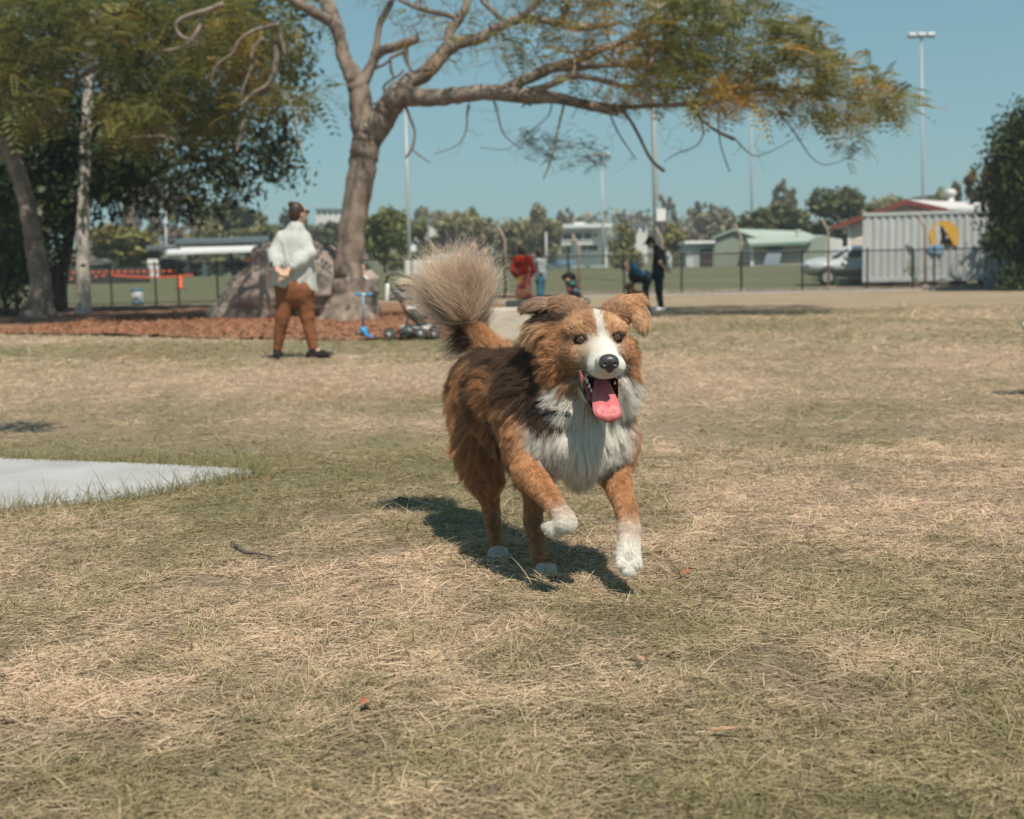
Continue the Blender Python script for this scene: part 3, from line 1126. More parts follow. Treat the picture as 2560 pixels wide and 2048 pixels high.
# ---- the trees at the left: two leaning trunks, a dark fig crown behind, feathery sprays in front
def left_trees():
    t = thing('leaning_tree', 'brown-barked tree at the far left leaning out of the frame', 'tree', G(92, 796))
    mb, nd = MB(), []

    def L(m, nodes, lst, n=5, seg=12, seed=1, wob=.03):
        p, r = limb_pts(px_limb(lst), n, wob, seed)
        m.tube(p, r, seg)
        nodes.extend(zip(p, r))
    Y = G(92, 796).y
    L(mb, nd, [(97, 800, Y, 48), (98, 775, Y, 36), (103, 740, Y, 29), (98, 690, Y, 24), (88, 620, Y, 24), (78, 560, Y, 22), (62, 490, Y, 21), (40, 420, Y, 20), (18, 370, Y, 19), (-30, 290, Y, 17), (-90, 160, Y, 14)], 5, 14)
    for i, (dx, dy) in enumerate(((-48, 798), (-20, 806), (48, 796))):
        L(mb, nd, [(98 + dx * .4, 765, Y - .1, 16), (98 + dx * .8, 790, Y - .2, 12), (98 + dx * 1.2, dy, Y - .3, 7)], 4, 8, 30 + i)
    L(mb, nd, [(20, 380, Y, 12), (60, 300, Y - 1, 10), (140, 230, Y - 2, 8), (260, 160, Y - 3, 6), (420, 100, Y - 3.5, 5)], 5, 8)
    L(mb, nd, [(-30, 290, Y, 12), (60, 180, Y - 1, 10), (200, 80, Y - 2, 8), (360, 0, Y - 3, 6), (560, -60, Y - 4, 5)], 5, 8)
    front = [(-60, -60), (760, -60), (850, 140), (840, 262), (770, 285), (690, 250), (600, 300), (520, 330), (420, 360), (300, 345), (200, 335), (90, 330), (-60, 360)]
    dn = lambda x, y: np.clip(1.25 - np.maximum(x - 480, 0) / 420, .2, 1) * ~((np.abs(x - 211) < 34) & (y > 150))
    tg = sample_region(front, Y - 7, Y - 1, 430, 31, dn)
    ends = grow(mb, nd, tg, .035, 5, -.03, .16, 4, .008)
    # grey bare branches hanging in front of the dark crown
    for i, l in enumerate(([(560, 10, 7), (510, 28, 6), (470, 40, 6), (440, 60, 5), (452, 90, 4), (496, 106, 3)], [(500, 30, 7), (502, 60, 6), (480, 100, 6), (455, 118, 4), (410, 128, 3)],
                           [(700, 60, 5), (640, 75, 5), (600, 100, 4), (580, 135, 4), (540, 165, 3), (525, 210, 2)], [(690, 60, 7), (700, 90, 6), (715, 140, 4)],
                           [(688, 105, 8), (690, 150, 8), (682, 190, 7), (665, 215, 5), (630, 235, 4), (600, 265, 3)], [(660, 95, 5), (632, 125, 4.5), (628, 170, 4), (610, 215, 3), (600, 250, 2)],
                           [(715, 230, 3), (735, 290, 3), (750, 370, 2.5), (756, 390, 2)], [(610, 300, 4), (600, 345, 4), (592, 380, 3)], [(330, 345, 4), (400, 340, 3), (440, 352, 2)])):
        L(mb, nd, [(x, y, Y - 7.6 + i * .1, r) for x, y, r in l], 5, 7, 40 + i, .04)
    mb.build('trunk', bark_grey, t)
    r_ = np.random.default_rng(33)
    P, D = [], []
    for e, d, pts in ends:
        x, y = proj(np.array([e]))
        k = int(17 * np.clip(1.15 - max(x[0] - 420, 0) / 420, .3, 1))
        for _ in range(k):
            u = r_.random() ** .6
            P.append(pts[0] + (pts[-1] - pts[0]) * (.2 + .8 * u) + r_.normal(0, .20, 3) * np.array((1, 1, .6)))
            D.append(d * .6 + r_.normal(0, .9, 3) * np.array((1, 1, .3)) + np.array((.1, -.2, -.1)))
    P, D = np.array(P), np.array(D)
    fx, fy = proj(P)
    ok = ~((np.abs(fx - 212) < 40) & (fy > 130))
    P, D = P[ok], D[ok]
    me = frond_mesh('crown', P, D, .36, 34, [(.15, .175, .058), (.19, .205, .064), (.235, .235, .068), (.27, .255, .07), (.36, .26, .065)], 6, .4)
    link('crown', me, leaf_feather, t)

    # pale straight trunk
    g = G(208, 787)
    t2 = thing('pale_trunked_tree', 'slim tree with a straight pale grey ringed trunk', 'tree', g)
    mb, nd = MB(), []
    Y = g.y
    L(mb, nd, [(208, 786, Y, 22), (210, 760, Y, 18.5), (208, 700, Y, 17), (206, 620, Y, 16.5), (207, 560, Y, 16), (210, 480, Y, 15.5), (212, 400, Y, 14.5), (217, 300, Y, 14), (221, 200, Y, 13), (232, 60, Y, 11), (236, -60, Y, 10)], 5, 12, 3, .015)
    tg = sample_region([(-40, -100), (560, -100), (560, 60), (300, 120), (-40, 120)], Y - 2, Y + 3, 70, 35)
    ends = grow(mb, nd, tg, .03, 5, 0, .12, 5, .008)
    mb.build('trunk', bark_pale, t2)
    P = np.concatenate([np.array(p[2][-1])[None] + r_.normal(0, .45, (26, 3)) for p in ends])
    link('crown', leaf_mesh('crown', P, .16, .4, 36, .8, 1.6), leaf_dark, t2)

    # dark fig behind
    g = W(168, 770, 37)
    g.z = 0
    t3 = thing('dark_fig_tree', 'broad dark-leaved tree with forked trunk shading the left corner', 'tree', g)
    mb, nd = MB(), []
    L(mb, nd, [(150, 775, 37, 22), (150, 740, 37, 17), (155, 690, 37, 15), (168, 620, 37, 14), (180, 540, 37, 14), (188, 460, 37, 12), (200, 360, 37, 11), (240, 240, 37, 10)], 5, 10)
    L(mb, nd, [(142, 775, 36.6, 12), (138, 700, 36.6, 10), (145, 650, 36.6, 9), (170, 600, 36.8, 8)], 5, 8)
    L(mb, nd, [(195, 400, 37, 9), (260, 330, 36, 8), (360, 290, 36, 7), (480, 260, 36, 6), (600, 240, 36, 5), (690, 230, 36, 4)], 5, 8)
    L(mb, nd, [(185, 500, 37, 8), (260, 440, 36, 7), (380, 420, 36, 6), (500, 400, 36, 5), (620, 390, 36, 4)], 5, 8)
    L(mb, nd, [(180, 540, 37, 8), (120, 460, 36, 7), (50, 400, 36, 6), (-20, 360, 36, 5)], 5, 8)
    back = [(-80, -80), (700, -80), (735, 60), (745, 200), (700, 240), (742, 330), (770, 400), (700, 455), (655, 425), (640, 480), (585, 500), (540, 505), (500, 540), (440, 500), (380, 520), (330, 470), (240, 480), (170, 520), (100, 600), (-80, 640)]
    r2 = np.random.default_rng(41)

    def dn2(x, y):
        P_ = np.stack([x * .011, y * .011, np.zeros_like(x)], 1)
        gap = vnoise(P_, 1.0, 9)
        out = np.clip((gap - .20) * 6, 0, 1)
        return np.where((x < 330) & (y < 430), np.maximum(out, .8), out)
    tg = sample_region(back, 33, 40, 430, 42, dn2)
    tg += sample_region([(-80, 330), (330, 330), (345, 500), (250, 480), (170, 545), (120, 640), (60, 690), (-80, 700)], 33.5, 38, 190, 47, lambda x, y: 1.0 * ~((np.abs(x - 60 - (y - 480) * .12) < 0)))
    ends = grow(mb, nd, tg, .035, 5, .02, .16, 6, .008)
    mb.build('trunk', bark_dark, t3)
    P = np.concatenate([np.array(p[2][-1])[None] + (np.array(p[2][-2]) - np.array(p[2][-1]))[None] * r2.random((60, 1)) + r2.normal(0, .36, (60, 3)) for p in ends])
    link('crown', leaf_mesh('crown', P, .21, .25, 43, .55, 1.5, 1, .6, .15, (.06, (2.6, 2.0, 1.0))), leaf_dark, t3)
    # leafy bush at the very left edge
    g = W(20, 790, 33)
    g.z = 0
    t4 = thing('bush', 'dense green bush at the left edge behind the leaning trunk', 'bush', g)
    mb, nd = MB(), []
    for i, x in enumerate((-20, 15, 45)):
        L(mb, nd, [(x, 790, 33, 7), (x - 5, 720, 33, 5), (x + 6, 640, 33, 4), (x - 8, 560, 33, 3)], 4, 7, 60 + i)
    tg = sample_region([(-90, 500), (60, 500), (78, 560), (60, 640), (75, 700), (80, 762), (30, 775), (-90, 790)], 31.8, 34, 130, 44)
    ends = grow(mb, nd, tg, .02, 4, 0, .15, 7, .006)
    mb.build('trunk', bark_dark, t4)
    P = np.concatenate([np.array(p[2][-1])[None] + r2.normal(0, .22, (30, 3)) for p in ends])
    link('crown', leaf_mesh('crown', P, .13, .3, 45, .9, 2.1, 1, .6), leaf_dark, t4)


left_trees()


# ---- trees farther off: a handful of crown shapes shared between many single trees
def crown_template(kind, seed):
    r_ = np.random.default_rng(seed)
    blobs = []
    if kind == 'round':
        for _ in range(16):
            a, z, r = r_.random() * 6.28, r_.uniform(.20, .86), r_.uniform(.13, .23)
            rr = .36 * math.sqrt(max(0, 1 - ((z - .56) / .42) ** 2)) * r_.random() ** .4
            blobs.append((math.cos(a) * rr, math.sin(a) * rr, z, r))
    elif kind == 'low':
        for _ in range(20):
            a, z, r = r_.random() * 6.28, r_.uniform(.10, .84), r_.uniform(.13, .22)
            rr = .5 * (1.05 - z * .65) * r_.random() ** .4
            blobs.append((math.cos(a) * rr, math.sin(a) * rr, z, r))
    elif kind == 'flat':
        for _ in range(13):
            a, z, r = r_.random() * 6.28, r_.uniform(.74, .90), r_.uniform(.10, .17)
            rr = .46 * r_.random() ** .5
            blobs.append((math.cos(a) * rr, math.sin(a) * rr, z, r))
    elif kind == 'cone':
        for _ in range(20):
            z = r_.uniform(.12, .92)
            a, r = r_.random() * 6.28, .09 + .11 * (1 - z)
            rr = .38 * (1.04 - z) ** .75 * r_.random() ** .4
            blobs.append((math.cos(a) * rr, math.sin(a) * rr, z, r))
    else:                                               # gum: open, tufts apart
        for _ in range(34):
            a, z, r = r_.random() * 6.28, r_.uniform(.34, .94), r_.uniform(.04, .085)
            rr = .36 * r_.random() ** .5
            blobs.append((math.cos(a) * rr, math.sin(a) * rr, z, r))
    P = []
    n = {'round': 190, 'low': 180, 'flat': 150, 'cone': 150, 'gum': 90}[kind]
    for (x, y, z, r) in blobs:
        d = r_.normal(0, 1, (n, 3))
        d /= np.linalg.norm(d, axis=1, keepdims=True)
        rad = r * (.55 + .5 * r_.random((n, 1)))
        q = d * rad * np.array((1, 1, .62 if kind == 'flat' else .85)) + np.array((x, y, z))
        P.append(q)
    P = np.concatenate(P)
    me = leaf_mesh('crown', P, .082 if kind != 'gum' else .055, .45, seed, .6, 1.6, 1, .75, .1)
    mb = MB()
    r2 = random.Random(seed)
    mb.tube([(0, 0, -.03), (.01, 0, .12), (-.01, .01, .3), (.015, 0, .5)], [.035, .026, .022, .012], 7)
    for (x, y, z, r) in blobs[::2]:
        mb.tube([(0, 0, .22 + r2.random() * .15), (x * .5, y * .5, z * .6 + .1), (x, y, z)], [.014, .009, .004], 5)
    tm = bpy.data.meshes.new('trunk')
    tm.from_pydata(mb.v, [], mb.f)
    tm.polygons.foreach_set('use_smooth', mb.sm)
    tm.materials.append(bark_dark)
    return me, tm


TEMPL = {(k, i): crown_template(k, 100 + 10 * j + i) for j, k in enumerate(('round', 'low', 'flat', 'cone', 'gum')) for i in (0, 1)}
LEAFM = {}


def leaf_col(col):
    if col not in LEAFM:
        LEAFM[col] = M('leaf_' + str(len(LEAFM)), col, .65, .3, .6, attr='tint', spec=.2, trans=.22)
    return LEAFM[col]


def far_tree(kind, x0, x1, ytop, Y, col, label, i=0, name='park_tree', group='trees beyond the sports field', rz=None):
    xc = (x0 + x1) / 2
    top = W(xc, ytop, Y)
    z0 = gz(top.x, Y)
    h = (top.z - z0) / .98
    w = (x1 - x0) / F * Y / (.82 if kind != 'gum' else .8)
    t = thing(name, label, 'tree', (top.x, Y, z0 - .05), group)
    cm, tm = TEMPL[(kind, i)]
    rot = rz if rz is not None else (xc * 1.7) % 6.28
    for nm, me, mat in (('trunk', tm, None), ('crown', cm, leaf_col(col))):
        o = bpy.data.objects.new(nm, me)
        COL.objects.link(o)
        o.parent = t
        o.scale = (w, w, h)
        o.rotation_euler = (0, 0, rot)
        if mat:
            if len(me.materials) == 0: me.materials.append(mat)
            o.material_slots[0].link = 'OBJECT'
            o.material_slots[0].material = mat
    return t


OLV, GRN, DKG, GRY, YEL, BRN = (.235, .215, .105), (.165, .180, .065), (.115, .125, .058), (.25, .23, .165), (.27, .245, .09), (.25, .205, .15)
for a in (
    ('low', 205, 400, 560, 95, (.20, .185, .06), 'olive dome-shaped tree between the pale trunk and the shelter', 0),
    ('low', 360, 470, 640, 84, GRY, 'small pale green shrub in front of the shelter roof edge', 1),
    ('gum', 215, 400, 440, 150, BRN, 'grey-brown bare looking tree high behind the pale trunk', 0),
    ('gum', 330, 500, 430, 155, BRN, 'second grey-brown bare looking tree above the shelter', 1),
    ('round', 470, 560, 540, 135, OLV, 'olive tree directly above the shelter roof', 1),
    ('low', 490, 670, 498, 140, DKG, 'large dark green tree left of the woman in the pale jacket', 0),
    ('low', 560, 720, 545, 120, (.17, .17, .07), 'mid green tree just behind the woman in the pale jacket', 1),
    ('round', 668, 790, 522, 170, DKG, 'dark green tree between the woman and the big trunk', 0),
    ('low', 760, 880, 540, 150, DKG, 'dark green tree hidden behind the big trunk', 1),
    ('low', 905, 1012, 512, 82, GRN, 'bright green rounded tree right of the big trunk', 0),
    ('round', 985, 1070, 538, 92, GRN, 'green tree directly right of the left light pole', 1),
    ('flat', 1036, 1118, 514, 230, OLV, 'flat-topped umbrella shaped tree on the skyline', 0),
    ('round', 1100, 1150, 532, 235, OLV, 'small dark tree beside the umbrella shaped one', 0),
    ('low', 1085, 1260, 520, 150, OLV, 'wide olive tree above the tail plume', 1),
    ('flat', 1118, 1190, 515, 175, OLV, 'ragged crown sticking up left of the wide olive tree', 1),
    ('low', 1235, 1345, 546, 160, OLV, 'low olive tree above the person in red', 0),
    ('round', 1318, 1412, 507, 150, OLV, 'tall rounded olive tree left of the white clubhouse', 0),
    ('gum', 1375, 1455, 520, 190, BRN, 'grey bare tree behind the white clubhouse', 1),
    ('round', 1440, 1520, 548, 240, GRY, 'low pale trees over the clubhouse roof', 1),
    ('cone', 1512, 1604, 546, 125, (.215, .205, .075), 'yellow-green cone shaped tree right of the clubhouse', 0),
    ('gum', 1540, 1640, 528, 240, GRY, 'thin grey tree far behind the cone shaped one', 0),
    ('cone', 1640, 1728, 552, 120, YEL, 'yellow-green tree behind the tall light pole', 1),
    ('gum', 1630, 1700, 486, 180, (.19, .18, .13), 'tall thin gum right of the pole with the white box', 1),
    ('gum', 1712, 1790, 504, 200, (.2, .18, .125), 'dark branching gum left of the green shed', 0),
    ('round', 1740, 1840, 518, 170, (.22, .20, .125), 'brownish tree rising behind the left end of the shed', 1),
    ('low', 1690, 1760, 570, 150, BRN, 'brown bushy tree above the small grey hut', 0),
    ('low', 1815, 1960, 510, 110, DKG, 'dark green spreading tree behind the green shed', 1),
    ('low', 1900, 2030, 500, 118, (.14, .15, .065), 'mid green tree joined to the dark spreading one', 0),
    ('gum', 1920, 2010, 448, 150, (.22, .20, .14), 'sparse gum standing up above the dark spreading tree', 1),
    ('round', 2008, 2180, 462, 105, DKG, 'big dark round tree left of the red-edged gable', 1),
    ('low', 2150, 2270, 488, 160, OLV, 'olive tree top showing left of the gable peak', 0),
    ('cone', 2358, 2424, 440, 130, DKG, 'dark pointed pine above the pale roof', 0),
    ('round', 2310, 2380, 470, 125, OLV, 'small tree top left of the pine above the pale roof', 0),
    ('gum', 2405, 2520, 410, 90, (.20, .135, .06), 'reddish open tree left of the dark tree at the right edge', 0),
):
    far_tree(*a)

# the wooded slopes far behind, one mass
hp = []
r_ = np.random.default_rng(77)
for _ in range(1500):
    Yh = r_.uniform(260, 640)
    xh = r_.uniform(-.5, .5) * Yh
    zc = gz(xh, Yh) + r_.uniform(1, 6) * (1 + .5 * math.sin(xh * .02 + 1.3))
    hp.append(np.array((xh, Yh, zc)) + r_.normal(0, 1, (26, 3)) * np.array((3.6, 3.6, 1.1)))
hm_ = leaf_mesh('far_wood', np.concatenate(hp), 1.5, .4, 78, .5, 1.5, 1, .8)
tag(link('far_wood', hm_, leaf_col((.21, .20, .145))), 'wooded hill slopes along the skyline', 'woodland', kind='stuff')


# ---- dark tree at the right edge, in front of the container
def right_tree():
    g = W(2640, 735, 43)
    g.z = 0
    t = thing('evergreen_tree', 'dense dark green tree at the right edge shading the container', 'tree', g)
    mb, nd = MB(), []
    p, r = limb_pts(px_limb([(2640, 735, 43, 30), (2640, 640, 43, 24), (2630, 520, 43, 20), (2650, 400, 43, 15), (2690, 240, 43, 10), (2740, 90, 43, 6)]), 5, .03, 3)
    mb.tube(p, r, 10)
    nd += list(zip(p, r))
    reg = [(2478, 420), (2490, 345), (2530, 300), (2565, 262), (2650, 200), (2740, 20), (2960, 0), (2900, 700), (2620, 712), (2530, 705), (2500, 640), (2476, 560), (2468, 490)]
    tg = sample_region(reg, 40.5, 46, 760, 81)
    ends = grow(mb, nd, tg, .03, 5, .05, .15, 8, .01)
    mb.build('trunk', bark_dark, t)
    r_ = np.random.default_rng(82)
    P = np.concatenate([np.array(p[2][-1])[None] + (np.array(p[2][-2]) - np.array(p[2][-1]))[None] * r_.random((75, 1)) * 1.5 + r_.normal(0, .30, (75, 3)) for p in ends])
    link('crown', leaf_mesh('crown', P, .20, .35, 83, .7, 1.7, 1, .55, .2), leaf_col((.050, .064, .020)), t)


right_tree()
# ------------------------------------------------------------------ buildings, fences, poles, things beyond the fence
def PX(px, py, Y):
    return W(px, py, Y)


def base_at(px, Y):
    p = W(px, 690, Y)
    p.z = gz(p.x, Y)
    return p


def rect_box(mb, x0, x1, y0, y1, Y, depth, bev=0.0, drop=False):
    """box whose near face fills the pixel rectangle at depth Y"""
    xc = (x0 + x1) / 2
    a, b = W(xc, y0, Y), W(xc, y1, Y)
    w = (x1 - x0) / F * Y
    zb = gz(a.x, Y) - .05 if drop else b.z
    mb.box((a.x, Y + depth / 2, (a.z + zb) / 2), (w, depth, a.z - zb), bev=bev)
    return mb


steel_dk = M('black_powder_coat', (.016, .020, .020), .5, .2, 20, spec=.4)
galv = M('galvanised_steel', (.36, .38, .385), .5, .12, 14, spec=.45, metal=.2)
rust_post = M('weathered_post', (.34, .26, .205), .85, .25, 12, spec=.2)
conc = M('old_concrete', (.36, .345, .32), .9, .15, 8, bump=.3)
white_p = M('white_paint', (.72, .72, .71), .55, .05, 6, spec=.35)
dark_gl = M('dark_glass', (.025, .03, .033), .15, .3, 3, spec=.6)


# ---- dog park fence: black posts, rails and chain mesh
def fence():
    Y = 45.0
    t = thing('chain_link_fence', 'black chain link fence along the back of the dog park', 'fence', base_at(1280, Y))
    x0, x1, h = W(-60, 700, Y).x, W(2640, 700, Y).x, 1.44
    posts = [105, 277, 388, 445, 543, 690, 800, 902, 1030, 1130, 1262, 1421, 1560, 1704, 1853, 2006, 2168, 2335, 2500]
    pm = bpy.data.meshes.new('post')
    mb = MB().tube([(0, 0, -.05), (0, 0, h + .03)], .034, 8).ball((0, 0, h + .04), .04, 8, 6)
    pm.from_pydata(mb.v, [], mb.f)
    pm.materials.append(steel_dk)
    for px in posts:
        o = bpy.data.objects.new('post', pm)
        COL.objects.link(o)
        o.parent = t
        o.location = (W(px, 700, Y).x - t.location.x, 0, 0)
    for z in (h - .02, .08):
        MB().tube([(x0, Y, z), (x1, Y, z)], .024 if z > 1 else .018, 6).build('rail', steel_dk, t)
    V, Fq = [], []
    r, pit = .0022, .062
    n = int((x1 - x0 + h) / pit)
    for sgn in (1, -1):
        for i in range(n):
            a = x0 - h + i * pit if sgn > 0 else x0 + i * pit
            ta, tb = max(0, (x0 - a) / (sgn * h)) if sgn > 0 else 0, 1
            b = a + sgn * h
            za, zb = 0.08, h - .02
            if sgn > 0 and a < x0: za += (x0 - a); a = x0
            if sgn < 0 and b < x0: zb -= (x0 - b); b = x0
            if a > x1 or b > x1 or zb <= za: continue
            o = len(V)
            for (x, z) in ((a, za), (b, zb)):
                V += [(x - r * 1.2, Y + sgn * .002, z), (x + r * 1.2, Y + sgn * .002, z), (x, Y + sgn * .002 + r * 2, z)]
            Fq += [(o, o + 1, o + 4, o + 3), (o + 1, o + 2, o + 5, o + 4), (o + 2, o, o + 3, o + 5)]
    me = bpy.data.meshes.new('chain_mesh')
    me.from_pydata(V, [], Fq)
    o = link('chain_mesh', me, steel_dk, t)
    o['kind'] = 'stuff'
    # concrete edge strip along the foot of the right half
    k = MB().box((W(2150, 700, Y).x - 1.0, Y - .35, .03), (17.5, .42, .10))
    tag(k.build('kerb_strip', conc), 'pale concrete mowing strip along the foot of the fence', kind='structure')
    # bare earth and rubble between the two fences
    xs = rng.uniform(W(1000, 700, 47).x, W(2600, 700, 47).x, 420)
    rb = MB()
    for x in xs:
        s = rng.uniform(.03, .14)
        rb.ball((x, rng.uniform(45.6, 48.5), s * .3), (s, s * .8, s * .55), 6, 4)
    tag(rb.build('rubble', M('earth_rubble', (.20, .13, .095), .95, .4, 5, bump=.6)), 'brown earth clods and stones behind the fence', 'rubble', kind='stuff')
    v, q = fill_grid([(W(960, 700, 46).x, 45.5), (W(2700, 700, 46).x, 45.5), (W(2760, 700, 49).x, 49.5), (W(960, 700, 49).x, 49.0)], .35, lambda P: ground_z(P[:, 0], P[:, 1]) + .02 + vnoise(P, 1.5, 8) * .08)
    tag(link('bare_earth', mesh_np('bare_earth', v, q), M('bare_earth', (.22, .145, .105), .95, .35, 1.6, bump=.8, bscale=9, col2=(.36, .28, .215))), 'strip of bare reddish earth behind the fence', kind='structure')


fence()


def old_fence():
    Y = 49.0
    t = thing('security_fence', 'old wire fence with pale posts bent over at the top', 'fence', base_at(1850, Y))
    for i, (px, top) in enumerate(((1092, 640), (1262, 600), (1446, 618), (1655, 600), (1852, 592), (2070, 580), (2312, 570))):
        b = base_at(px + 2, Y)
        mid = W(px, top, Y)
        tip = W(px - 15, top - 32, Y)
        MB().tube([b - Vector((0, 0, .1)), mid, mid.lerp(tip, .2), tip], [.05, .048, .045, .04], 8).build('post', rust_post, t)
        MB().box(b + Vector((0, 0, .05)), (.22, .22, .12), bev=.02).build('post_footing', conc, t)
    wires = MB()
    for k, off in enumerate((0.02, .35, .7, 1.05, 1.4)):
        P_ = [W(px, 0, Y) for px in (960, 2600)]
        z0 = gz(0, Y)
        wires.tube([(P_[0].x, Y, z0 + .1 + off), (P_[1].x, Y, z0 + .1 + off)], .005, 4)
    wires.build('wire', galv, t)


old_fence()


# ---- flood light poles
def light_pole(px0, pxt, ytop, Y, r_px, label, head=True, box=None, foot=None):
    b = base_at(px0, Y)
    tp = W(pxt, ytop, Y)
    t = thing('light_pole', label, 'light pole', b, 'flood light poles around the sports field')
    r = r_px * Y / F
    MB().tube([b - Vector((0, 0, .1)), b.lerp(tp, .35), tp], [r, r * .85, r * .6], 10).build('pole', galv, t)
    if head:
        for sx in (-1, 0, 1):
            c = tp + Vector((sx * .75, -.1, .12))
            m = Matrix.Rotation(R(-35), 3, 'X')
            MB().box(c, (.62, .35, .26), M3=m, bev=.04).box(c + Vector((0, -.12, -.14)), (.54, .28, .03), M3=m).build('lamp', galv, t)
        MB().tube([tp + Vector((-1.1, 0, -.05)), tp + Vector((1.1, 0, -.05))], .06, 6).build('crossarm', galv, t)
    if box:
        x0, x1, y0, y1 = box
        mb = MB()
        rect_box(mb, x0, x1, y0, y1, Y - .35, .25, bev=.02)
        mb.build('control_box', white_p, t)
        c = W((x0 + x1) / 2, (y0 + y1) / 2, Y - .2)
        MB().tube([c, Vector((b.lerp(tp, .2).x, Y, c.z))], .03, 6).build('bracket', galv, t)
    if foot:
        x0, x1, y0, y1 = foot
        mb = MB()
        rect_box(mb, x0, x1, y0, y1, Y - .4, .8, bev=.03, drop=True)
        mb.build('footing', white_p, t)
    return t


light_pole(1025, 1013, 250, 70, 5.5, 'light pole rising from a white block left of the tail plume', False, (1026, 1040, 613, 629), (1012, 1058, 648, 668))
light_pole(1645, 1624, -60, 56, 8.5, 'thick light pole with a white box partway up', False, (1641, 1665, 523, 553))
light_pole(1510, 1504, 390, 150, 3.6, 'thin distant light pole behind the clubhouse, lowest top', True)
light_pole(1882, 1875, 120, 115, 4.2, 'light pole standing behind the dark green spreading tree', False)
light_pole(2310, 2303, 92, 105, 3.6, 'isolated tall light pole above the pale roof with lamps on top', True)
light_pole(416, 414, 525, 88, 4.0, 'short pale pole standing behind the field shelter', False)
light_pole(1366, 1365, 580, 130, 4.0, 'short pale green post left of the clubhouse', False)


# ---- corrugated container
def container():
    Y = 50.0
    g = base_at(2157, Y)
    t = thing('shipping_container', 'pale grey corrugated shipping container with a round yellow emblem', 'container', g)
    zb = W(2160, 706, Y).z
    zt = W(2160, 533, Y).z
    x0, x1 = W(2157, 600, Y).x, W(2157, 600, Y).x + 6.05
    paint = M('container_paint', (.45, .485, .49), .6, .10, 4, spec=.35, stretch=(1, 1, .25))
    # front wall: corrugated sheet
    V, Fq = [], []
    prof = []
    x, pit, dp = x0 + .14, .278, .05
    while x < x1 - .3:
        prof += [(x, 0), (x + .11, 0), (x + .15, dp), (x + .235, dp)]
        x += pit
    prof.append((x1 - .14, 0))
    for (a, d) in prof:
        V += [(a, Y + .02 + d, zb + .16), (a, Y + .02 + d, zt - .13)]
    for i in range(len(prof) - 1):
        Fq.append((2 * i, 2 * i + 2, 2 * i + 3, 2 * i + 1))
    MB().add(V, Fq).build('wall', paint, t)
    fr = MB()
    for (cx, w) in ((x0 + .07, .15), (x1 - .07, .15)):
        fr.box((cx, Y + .05, (zb + zt) / 2), (w, .16, zt - zb), bev=.01)
    fr.box(((x0 + x1) / 2, Y + .05, zb + .08), (x1 - x0 - .3, .14, .16), bev=.01)
    fr.box(((x0 + x1) / 2, Y + .05, zt - .065), (x1 - x0 - .3, .12, .12), bev=.01)
    for (cx) in (x0 + .08, x1 - .08):
        for cz in (zb + .06, zt - .06):
            fr.box((cx, Y - .02, cz), (.18, .18, .12), bev=.015)
    fr.build('frame', paint, t)
    MB().box(((x0 + x1) / 2, Y + 1.35, (zb + zt) / 2), (x1 - x0 - .1, 2.3, zt - zb - .08)).build('body', paint, t)
    br = M('brick_stack', (.15, .10, .08), .9, .35, 8, bump=.5)
    for cx in np.linspace(x0 + .4, x1 - .4, 6):
        zg = gz(cx, Y)
        MB().box((cx, Y + .35, (zg + zb) / 2 - .02), (.62, .5, zb - zg + .04), bev=.02).build('brick_pier', br, t)
    # emblem: yellow disc, black and white bird shape, blue lettering band
    def disc_poly(pts, off, name, mat):
        P_ = [W(x, y, Y - off) for x, y in pts]
        MB().prism([p for p in P_], (0, .008, 0)).build(name, mat, t)
    cxp, cyp = 2351, 590
    yel = M('emblem_yellow', (.62, .36, .06), .55, .08, 5)
    blk = M('emblem_black', (.012, .012, .012), .6, .2, 5)
    wht = M('emblem_white', (.50, .52, .53), .6, .06, 5)
    blu = M('emblem_blue', (.22, .36, .50), .6, .08, 5)
    arc = [(cxp + 35 * math.cos(a) - 0, cyp + 36 * math.sin(a)) for a in np.linspace(R(158), R(382), 26)]
    disc_poly(arc + [(cxp + 32, cyp + 25), (cxp - 33, cyp + 25)], .02, 'emblem_disc', yel)
    disc_poly([(2331, 610), (2332, 586), (2328, 572), (2336, 560), (2342, 566), (2344, 585), (2341, 612), (2338, 622), (2330, 622)], .034, 'emblem_breast', wht)
    disc_poly([(2342, 564), (2348, 570), (2360, 590), (2370, 606), (2372, 613), (2355, 613), (2340, 610), (2345, 596), (2341, 580)], .034, 'emblem_bird', blk)
    disc_poly([(2352, 574), (2355, 574), (2356, 580), (2353, 581)], .044, 'emblem_eye', wht)
    disc_poly([(2354, 590), (2359, 592), (2361, 598), (2356, 596)], .044, 'emblem_feather', wht)
    disc_poly([(2312, 616), (2336, 612), (2350, 612), (2350, 618), (2352, 630), (2345, 637), (2318, 632), (2310, 626)], .038, 'emblem_band', blu)
    t.rotation_euler = (0, 0, R(-14))
    return x0, x1, zt, zb


CX0, CX1, CZT, CZB = container()
mb = MB()
rect_box(mb, 2468, 2514, 694, 718, 48.6, .5, bev=.04, drop=True)
tag(mb.build('storage_tub', M('tub_plastic', (.34, .40, .41), .5, .1, 5)), 'pale plastic tub on the ground under the dark tree', 'tub')


